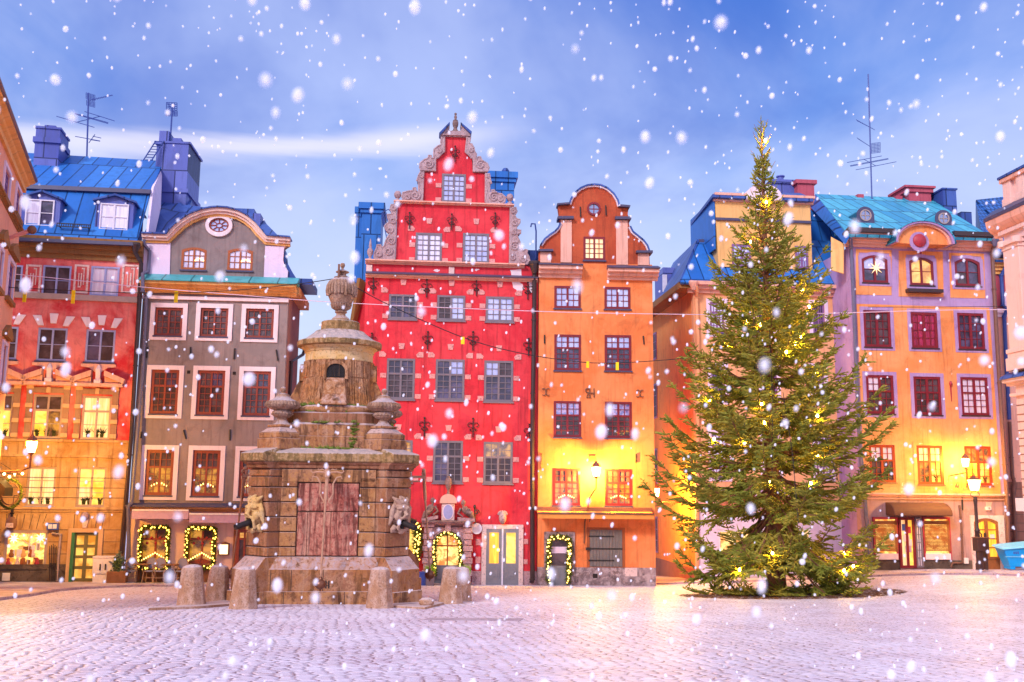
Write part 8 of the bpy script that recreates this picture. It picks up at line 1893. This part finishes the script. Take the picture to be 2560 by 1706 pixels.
for s in (-1, 1):
    d = MB().box(s*0.012 if s > 0 else -w_+0.02, w_-0.02 if s > 0 else -0.012, -0.265, -0.245, 0.37, hh-0.08).build('door', M['whitep'], r, bevel=0.006)
    MB().box(s*0.10-0.025, s*0.10+0.025, -0.30, -0.26, hh*0.5, hh*0.5+0.24).build('handle', M['iron'], d)
# planter
pw, u, z = fpos(F, B3, 995, 1382, -1.0); gz = ground(pw.x, pw.y)+0.07
r = thing('planter', 'dark wooden planter box with leafy plants between cabinet and chairs', 'planter', (pw.x, pw.y, gz), F.a); r.scale = (0.85, 0.85, 0.9)
MB().box(-0.42, 0.42, -0.32, 0.32, 0, 0.52).build('box', M['wood'], r, bevel=0.015); rr = random.Random(4); lf = MB()
for i in range(220):
    a = rr.uniform(0, 6.28); rad_ = rr.uniform(0, 0.3); h_ = rr.uniform(0.5, 1.35)*(1-rad_); lf.spindle((rad_*math.cos(a), rad_*math.sin(a), h_), (rr.uniform(-1, 1), rr.uniform(-1, 1), rr.uniform(-0.2, 0.9)), rr.uniform(0.12, 0.24), 0.035)
for i in range(14): a = rr.uniform(0, 6.28); lf.tube([(0.1*math.cos(a), 0.1*math.sin(a), 0.5), (0.2*math.cos(a), 0.2*math.sin(a), 1.2*rr.uniform(0.7, 1))], 0.012, 4)
lf.build('foliage', M['leaf'], r)
# bistro chairs and tables
def make_chair():
    r = thing('bistro_chair', 'x', 'chair', (0, 0, 0), 0, 'woven bistro chairs outside the garland windows')
    seat = MB().lathe([(0.21, 0.44), (0.22, 0.46), (0.21, 0.48)], 16); seat.build('seat', M['wicker_s'], r, smooth=True)
    b = MB()
    for sx in (1,): b.add([], [])
    cz, ry = 0.76, 0.20
    bk = MB().prism([(0.19*math.cos(2*math.pi*i/20), cz+0.21*math.sin(2*math.pi*i/20)) for i in range(20)], 0.20, 0.225); bk.build('backrest', M['wicker_s'], r)
    fr = MB().tube([(0.20*math.cos(2*math.pi*i/24), 0.213, cz+0.22*math.sin(2*math.pi*i/24)) for i in range(25)], 0.022, 6)
    for s in (-1, 1): fr.tube([(s*0.19, 0.20, 0.45), (s*0.23, 0.213, 0.66), (s*0.20, 0.213, 0.80)], 0.018, 6); fr.tube([(s*0.21, 0.2, 0.68), (s*0.27, 0.0, 0.66), (s*0.25, -0.16, 0.62), (s*0.21, -0.17, 0.46)], 0.017, 6)
    fr.build('back_frame', M['wicker'], r, smooth=True)
    for sx in (-1, 1):
        for sy in (-1, 1): MB().tube([(sx*0.17, sy*0.17, 0.45), (sx*0.22, sy*0.21, 0.0)], 0.018, 6).build('leg', M['wicker'], r, smooth=True)
    MB().tube([(0.19*math.cos(2*math.pi*i/20), 0.19*math.sin(2*math.pi*i/20), 0.2) for i in range(21)], 0.012, 5).build('stretcher', M['wicker'], r)
    return r
c0 = make_chair(); first = True
for zf, x, y, lab, a in ((B3, 1108, 1383, 'woven bistro chair nearest the planter box', 0.1), (B3, 1268, 1378, 'left chair of the pair of bistro chairs under the left garland window', -0.1), (B3, 1352, 1378, 'right chair of the pair of bistro chairs under the left garland window', 0.15), (C3, 512, 1310, 'bistro chair half hidden behind the bollards at the right garland window', -0.05)):
    pw, u, z = fpos(FC, zf, x, y, -0.75); o = c0 if first else dup(c0); first = False
    o.location = (pw.x, pw.y, ground(pw.x, pw.y)+0.07); o.rotation_euler.z = math.pi+a+FC.a+math.pi; o['label'] = lab
tb0 = None
for zf, x, lab in ((B3, 1195, 'small dark cafe table beside the chair by the planter'), (C3, 418, 'small dark cafe table between the chair pair and the bollards')):
    pw, u, z = fpos(FC, zf, x, 1378 if zf is B3 else 1310, -0.7)
    if tb0 is None:
        tb0 = r = thing('cafe_table', lab, 'table', (0, 0, 0), 0, 'cafe tables'); MB().box(-0.32, 0.32, -0.3, 0.3, 0.70, 0.735).build('tabletop', M['wood'], r, bevel=0.008); MB().lathe([(0.2, 0), (0.2, 0.02), (0.03, 0.05), (0.03, 0.70)], 10).build('leg', M['iron'], r, smooth=True)
    else: r = dup(tb0, lab)
    r.location = (pw.x, pw.y, ground(pw.x, pw.y)+0.07); r.rotation_euler.z = FC.a
# street sign on the ochre wall
u0, z0, u1, z1 = FB.rect(B3, 398, 846, 496, 904, -0.25); w = FB.world((u0+u1)/2, -0.25, (z0+z1)/2); r = thing('street_sign', 'small blue and white sign box above the railing by the shop window', 'sign', w, FB.a)
MB().box(-(u1-u0)/2, (u1-u0)/2, -0.03, 0.17, -(z1-z0)/2, (z1-z0)/2).build('plate', M['signblue'], r, bevel=0.01)
MB().box(-(u1-u0)*0.36, -(u1-u0)*0.02, -0.036, -0.031, -(z1-z0)*0.32, (z1-z0)*0.32).box((u1-u0)*0.04, (u1-u0)*0.38, -0.036, -0.031, -(z1-z0)*0.32, (z1-z0)*0.32).build('lettering_panel', M['f_white'], r)
# round hanging sign with wreath, dark awning end and instrument shaped sign at the left edge
q = at(25, 1235, 36.5); r = thing('wreath_sign', 'round hanging shop sign ringed by a green wreath at the left edge', 'sign', q)
ring = lambda rr_, y=0: [(rr_*0.82*math.cos(2*math.pi*i/32), y, rr_*math.sin(2*math.pi*i/32)) for i in range(33)]
MB().tube(ring(0.40), 0.025, 6).build('inner_ring', M['rust'], r); wr = MB(); rg = random.Random(9)
for i in range(420): a = rg.uniform(0, 6.283); wr.spindle((0.42*math.cos(a), 0, 0.52*math.sin(a)), (rg.uniform(-1, 1), rg.uniform(-1, 1), rg.uniform(-1, 1)), 0.11, 0.014)
wr.tube(ring(0.52), 0.03, 6); wr.build('wreath', M['garland'], r)
MB().tube([(-1.2, 0, 0.80), (0.45, 0, 0.72)], 0.03, 6).tube([(0, 0, 0.74), (0, 0, 0.5)], 0.012, 5).tube([(-1.0, 0, 1.45), (0.15, 0, 0.78)], 0.012, 5).build('bracket', M['iron'], r)
b = MB()
for x, z in ((-0.25, 0.72), (0.14, 0.70), (0.42, 0.74), (-0.05, 0.62)): b.sphere((x, -0.05, z), 0.05, 8)
b.build('bulb', emitm('sign bulb', (1, 0.7, 0.25, 1), 10), r)
q = at(8, 1216, 36.0); r = MB().prism([(-1.5, -0.35), (0.22, -0.35), (0.22, -0.05), (-0.15, 0.30), (-1.5, 0.38)], -0.3, 0.3).build('shop_awning', M['iron'], loc=q); tag(r, 'dark awning end jutting in from the left edge under the lantern', 'awning')
q = at(29, 1300, 39.3); r = thing('instrument_sign', 'brown pear shaped string instrument sign hanging above the shop window', 'sign', q)
bd = MB().lathe([(0.0, -0.42), (0.16, -0.36), (0.23, -0.22), (0.22, -0.05), (0.14, 0.08), (0.05, 0.14)], 16, sy=0.45); bd.build('body', M['rust'], r, smooth=True); MB().box(-0.035, 0.035, -0.04, 0.04, 0.1, 0.62).box(-0.07, 0.07, -0.04, 0.04, 0.22, 0.28).build('neck', M['iron'], r)
MB().prism([(-0.14, -0.3), (0.14, -0.3), (0.12, -0.12), (-0.12, -0.12)], -0.14, -0.09).build('label_panel', M['paletrim'], r); MB().tube([(0, 0, 0.6), (0.02, 0, 0.95), (0.02, 1.6, 1.0)], 0.015, 5).build('hook', M['iron'], r)
# flag pole on the corner house
a, b = at(-40, 618, 34.0), at(80, 575, 33.2); r = thing('flag_pole', 'pink flag pole slanting out from the coral house at the left edge', 'pole', a); d = b-a
MB().tube([(0, 0, 0), d*0.97], 0.075, 10).build('pole', M['pink_p'], r, smooth=True); MB().sphere(d, 0.16, 10).build('knob', M['rust'], r, smooth=True)
# menu box on the grey house
u0, z0, u1, z1 = FC.rect(C3, 836, 952, 924, 1054, -0.25); w = FC.world((u0+u1)/2, -0.12, (z0+z1)/2); r = thing('menu_box', 'glowing glass menu box on the pink wall right of the garland windows', 'menu box', w, FC.a); W_, H_ = (u1-u0)/2, (z1-z0)/2
MB().prism([(-W_, -H_), (W_, -H_), (W_, H_), (0, H_*1.25), (-W_, H_)], -0.06, 0.14, [[(-W_*0.8, -H_*0.8), (W_*0.8, -H_*0.8), (W_*0.8, H_*0.8), (-W_*0.8, H_*0.8)]]).build('frame', M['rust'], r); MB().box(-W_*0.82, W_*0.82, -0.03, 0.1, -H_*0.82, H_*0.82).build('light_panel', M['lantern'], r)
# round sign and items by the portal
q, u, z = fpos(FD, D3, 715, 903, -0.1); r = thing('round_sign', 'plain round white disc sign between portal and grey double door', 'sign', q, FD.a)
MB().prism([(0.235*math.cos(2*math.pi*i/28), 0.235*math.sin(2*math.pi*i/28)) for i in range(28)], -0.05, 0.0).build('disc', M['f_white'], r); MB().prism([(0.25*math.cos(2*math.pi*i/28), 0.25*math.sin(2*math.pi*i/28)) for i in range(28)], -0.03, 0.09).build('rim', M['rust'], r)
for x0, x1, yt, yb, lab in ((240, 318, 1368, 1440, 'square planter with bright grass left of the arched portal door'), (590, 648, 1368, 1432, 'square planter with upright bright grass right of the arched portal door')):
    d = -1.15; u0, u1 = FD.pt(*D3(x0, 1400), d)[0], FD.pt(*D3(x1, 1400), d)[0]; w = FD.world((u0+u1)/2, d, 0); gz = ground(w.x, w.y); r = thing('grass_planter', lab, 'planter', (w.x, w.y, gz), FD.a, 'grass planters'); hw = (u1-u0)/2
    MB().box(-hw, hw, -0.22, 0.22, 0, 0.36).build('pot', M['f_gray'], r, bevel=0.015); gs = MB(); rg = random.Random(int(x0))
    for i in range(200): gs.spindle((rg.uniform(-hw, hw)*0.9, rg.uniform(-0.2, 0.2), 0.3), (rg.uniform(-0.25, 0.25), rg.uniform(-0.25, 0.25), 1), rg.uniform(0.3, 0.62), 0.014)
    gs.build('grass', M['herb'], r)
u, z = FD.pt(*D3(215, 1420), -1.0); w = FD.world(u, -1.0, 0); r = MB().box(-0.18, 0.18, -0.15, 0.15, 0, 0.55).box(-0.20, 0.20, -0.17, 0.17, 0.5, 0.56).build('blue_crate', M['signblue'], loc=(w.x, w.y, ground(w.x, w.y)), bevel=0.01); tag(r, 'blue crate at the foot of the red house beside the well', 'crate')

# ---------------------------------------------------------------- garlands
def garland(label, P, rad, nb, dens=430, seed=1):
    """P: world polyline"""
    rg = random.Random(seed); P = [Vector(q) for q in P]; seg = [(a, b, (b-a).length) for a, b in zip(P, P[1:])]; T = sum(s[2] for s in seg)
    def pos(t):
        t = t*T
        for a, b, L in seg:
            if t <= L: return a+(b-a)*(t/L)
            t -= L
        return P[-1]
    c = P[0]; r = thing('lit_garland', label, 'garland', c, 0, 'green light garlands on doors and windows'); fo = MB()
    for i in range(int(dens*T)):
        q = pos(rg.random())-c; d = Vector((rg.gauss(0, 1), rg.gauss(0, 0.7), rg.gauss(0, 1))).normalized(); fo.spindle(q+d*rad*0.3*rg.random(), d+Vector((0, -0.2, -0.15)), rad*rg.uniform(0.6, 1.35), 0.018)
    fo.build('foliage', M['garland'], r); b0 = None
    for i in range(nb):
        q = pos((i+0.5)/nb)-c+Vector((rg.uniform(-1, 1)*rad*0.6, -rad*0.75-0.02, rg.uniform(-1, 1)*rad*0.6))
        if b0 is None: b0 = o = MB().sphere((0, 0, 0), 0.030, 8).build('bulb', M['bulb'], r)
        else: o = b0.copy(); COL.objects.link(o)
        o.location = q
def wp(F_, zf, pts, d=-0.2): return [F_.world(F_.pt(*zf(x, y), d)[0], d, F_.pt(*zf(x, y), d)[1]) for x, y in pts]
garland('lit garland framing the left shop window of the grey house', wp(FC, C3, [(165, 1150), (172, 1000), (178, 830), (200, 808), (300, 815), (395, 808), (412, 830), (405, 1000), (398, 1150), (300, 1160), (165, 1158)]), 0.11, 62, seed=1)
garland('lit garland framing the right shop window of the grey house', wp(FC, C3, [(560, 1150), (568, 1000), (578, 835), (600, 812), (700, 822), (800, 818), (812, 845), (800, 1000), (792, 1150), (700, 1160), (560, 1160)]), 0.11, 62, seed=2)
arch = [(328, 1340), (322, 1220), (322, 1080), (335, 1015), (365, 970), (405, 948), (450, 942), (495, 955), (535, 985), (560, 1040), (567, 1120), (566, 1220), (552, 1280)]
garland('lit garland arching round the rose stone portal door', wp(FD, D3, arch, -0.35), 0.11, 46, seed=3)
garland('thick lit garland at the right edge of the well, on the red house side door', wp(FD, D3, [(150, 860), (168, 940), (165, 1060), (155, 1170)], -0.3), 0.24, 40, 420, seed=4)
garland('lit garland round the low door of the orange house', wp(FE, E2, [(150, 1500), (150, 1380), (152, 1250), (155, 1185), (180, 1172), (230, 1168), (290, 1178), (305, 1200), (300, 1300), (296, 1400), (292, 1500)], -0.22), 0.15, 66, 300, seed=5)

# ---------------------------------------------------------------- cables and tags
def cable(label, anchors, rad, mat, sag=0.0, tags=()):
    c = Vector(anchors[0]); r = thing('overhead_cable', label, 'cable', c); pts = [Vector(a)-c for a in anchors]; sm = []
    for i in range(len(pts)-1):
        p0, p1, p2, p3 = pts[max(i-1, 0)], pts[i], pts[i+1], pts[min(i+2, len(pts)-1)]
        for k in range(8):
            t = k/8; sm.append(0.5*((2*p1)+(p2-p0)*t+(2*p0-5*p1+4*p2-p3)*t*t+(3*p1-p0-3*p2+p3)*t**3))
    sm.append(pts[-1]); MB().tube(sm, rad, 6).build('wire', M[mat], r, smooth=True)
    for (a, w, hgt) in tags:
        q = Vector(a)-c; MB().hexa([(q.x-w, q.y-0.02, q.z-hgt), (q.x+w, q.y-0.02, q.z-hgt), (q.x+w, q.y+0.02, q.z-hgt), (q.x-w, q.y+0.02, q.z-hgt)], [(q.x-w*0.92, q.y-0.03, q.z+0.04), (q.x+w*0.92, q.y-0.03, q.z+0.04), (q.x+w*0.92, q.y+0.03, q.z+0.04), (q.x-w*0.92, q.y+0.03, q.z+0.04)]).build('tag', M['yellowtag'], r)
    return r
ub = at(836, 697, 30.75)
cable('black cable with yellow tags from the left houses to the urn of the well', [at(-60, 713, 35.5), at(60, 721, 35.0), at(352, 733, 33.6), at(560, 728, 32.4), at(746, 710, 31.2), ub], 0.014, 'cable', tags=[(at(63, 722, 35.0), 0.06, 0.50), (at(184, 729, 34.3), 0.06, 0.44), (at(441, 731, 33.2), 0.06, 0.36)])
cable('black cable with yellow tags sagging from the well urn to the spruce', [ub, at(888, 718, 31.0), at(971, 762, 31.6), at(1155, 843, 32.6), at(1305, 884, 33.4), at(1470, 907, 34.2), at(1600, 905, 34.8), at(1745, 893, 35.4)], 0.015, 'cable', tags=[(at(1157, 846, 32.6), 0.06, 0.2), (at(1469, 907, 34.2), 0.05, 0.18), (at(1543, 909, 34.5), 0.055, 0.24)])
cable('pale thin cable crossing the whole square high in front of the houses', [at(-60, 676, 36.0), at(150, 697, 38.0), at(355, 718, 39.0), at(560, 735, 39.5), at(870, 758, 40.0), at(1350, 779, 40.2), at(1680, 786, 40.2), at(1900, 787, 40.0), at(2100, 783, 39.5), at(2348, 776, 38.6), at(2620, 774, 37.6)], 0.015, 'cable_w')
cable('thin dark cable at the right, above the pale one', [at(2170, 768, 40.5), at(2348, 768, 39.6), at(2620, 765, 38.2)], 0.012, 'cable')

# ---------------------------------------------------------------- roof antennas
def antenna(label, zf, base, tip, y, elems):
    b = at(*zf(*base), y); r = thing('roof_antenna', label, 'antenna', b); P = lambda x, yy, dy=0: at(*zf(x, yy), y+dy)-b
    MB().tube([P(*base)+Vector((0, 0, -0.6)), P(*tip)], 0.04, 6).build('mast', M['antenna'], r)
    for nm, lines, rad_ in elems:
        mb = MB()
        for a, c in lines: mb.tube([P(*a), P(*c)], rad_, 5)
        mb.build(nm, M['antenna'], r)
def yagi(a, c, n, h, dx=0): return [(a, c)]+[((a[0]+(c[0]-a[0])*i/(n-1)-dx, a[1]+(c[1]-a[1])*i/(n-1)-h*(1-0.5*i/n)), (a[0]+(c[0]-a[0])*i/(n-1)+dx, a[1]+(c[1]-a[1])*i/(n-1)+h*(1-0.5*i/n))) for i in range(n)]
grid = lambda x0, y0, x1, y1, sk, n, m: [((x0, y0+(y1-y0)*i/n), (x1, y0+sk+(y1-y0)*i/n)) for i in range(n+1)]+[((x0+(x1-x0)*i/m, y0+sk*i/m), (x0+(x1-x0)*i/m, y1+sk*i/m)) for i in range(m+1)]
antenna('tall television antenna with grid reflector on the blue mansard roof at the left', B1, (612, 535), (620, 92), 47, [
    ('reflector', grid(602, 90, 665, 130, 18, 5, 6)+grid(606, 140, 664, 178, 15, 4, 6), 0.014), ('directors', yagi((632, 142), (785, 108), 14, 7, 4), 0.016),
    ('dipole', [((395, 255), (660, 333)), ((525, 235), (757, 300)), ((525, 240), (757, 307)), ((592, 222), (802, 288)), ((530, 298), (700, 256))], 0.02), ('small_dipole', [((526, 396), (700, 428)), ((622, 442), (665, 382)), ((650, 395), (708, 408)), ((636, 420), (700, 430))], 0.02)])
antenna('short antenna with double grid reflector on the tall indigo chimney', C1, (322, 290), (336, 60), 46.6, [('reflector', grid(290, 50, 370, 105, 4, 4, 4)+grid(286, 113, 372, 150, 3, 4, 4), 0.02), ('directors', yagi((302, 60), (345, 125), 6, 6, 4), 0.02)])
antenna('very tall antenna mast with several aerials on the green copper roof', G1, (416, 880), (393, 68), 53, [
    ('upper_directors', yagi((320, 370), (430, 428), 12, 7, 6), 0.016), ('lower_directors', yagi((325, 488), (405, 540), 9, 6, 5), 0.016), ('reflector', grid(415, 520, 472, 585, -6, 7, 6), 0.014),
    ('dipole', [((255, 645), (482, 602)), ((275, 665), (524, 618)), ((277, 670), (525, 623)), ((312, 693), (577, 640)), ((362, 622), (445, 668))], 0.018)])

# ---------------------------------------------------------------- falling snow
def snow():
    m, t, b, out = newmat('snowflake'); df = t.n('ShaderNodeBsdfDiffuse'); df.inputs[0].default_value = (0.62, 0.63, 0.66, 1); tl = t.n('ShaderNodeBsdfTranslucent'); tl.inputs[0].default_value = (0.45, 0.45, 0.47, 1)
    a = t.n('ShaderNodeAddShader'); t.l(df.outputs[0], a.inputs[0]); t.l(tl.outputs[0], a.inputs[1])
    tr = t.n('ShaderNodeBsdfTransparent'); ad = t.n('ShaderNodeMixShader'); lw = t.n('ShaderNodeLayerWeight'); lw.inputs[0].default_value = 0.5
    t.l(t.mapr(lw.outputs['Facing'], 0.05, 0.95, 0.62, 0.04), ad.inputs[0])
    t.l(tr.outputs[0], ad.inputs[1]); t.l(a.outputs[0], ad.inputs[2]); t.l(ad.outputs[0], out.inputs[0])
    rg = random.Random(21); mb = MB()
    for i in range(3000):
        k = rg.random()
        if k < 0.77: rp = rg.uniform(2.0, 4.6); d = rg.uniform(4.0, 13)
        elif k < 0.958: rp = rg.uniform(4.4, 8.2); d = rg.uniform(2.4, 5.5)
        else: rp = rg.uniform(9, 18); d = rg.uniform(1.0, 2.2)
        px, py = rg.uniform(-500, 3060), rg.uniform(-200, 1900)
        q = at(px, py, d)
        if q.z < ground(q.x, q.y)+0.1: continue
        r_ = rp*d/FPX; n = 8 if rp < 5 else 14
        M_ = Matrix.Translation(q) @ Matrix.Rotation(R(rg.uniform(-6, 22)), 4, 'Y'); st = len(mb.v)
        mb.sphere((0, 0, 0), r_, n, sx=rg.uniform(0.75, 1.0), sz=rg.uniform(1.0, 1.35)); mb.xform(M_, st)
    o = mb.build('falling_snow', m, smooth=True); tag(o, 'white snowflakes drifting down through the air of the square', 'snow'); o['kind'] = 'stuff'
snow()
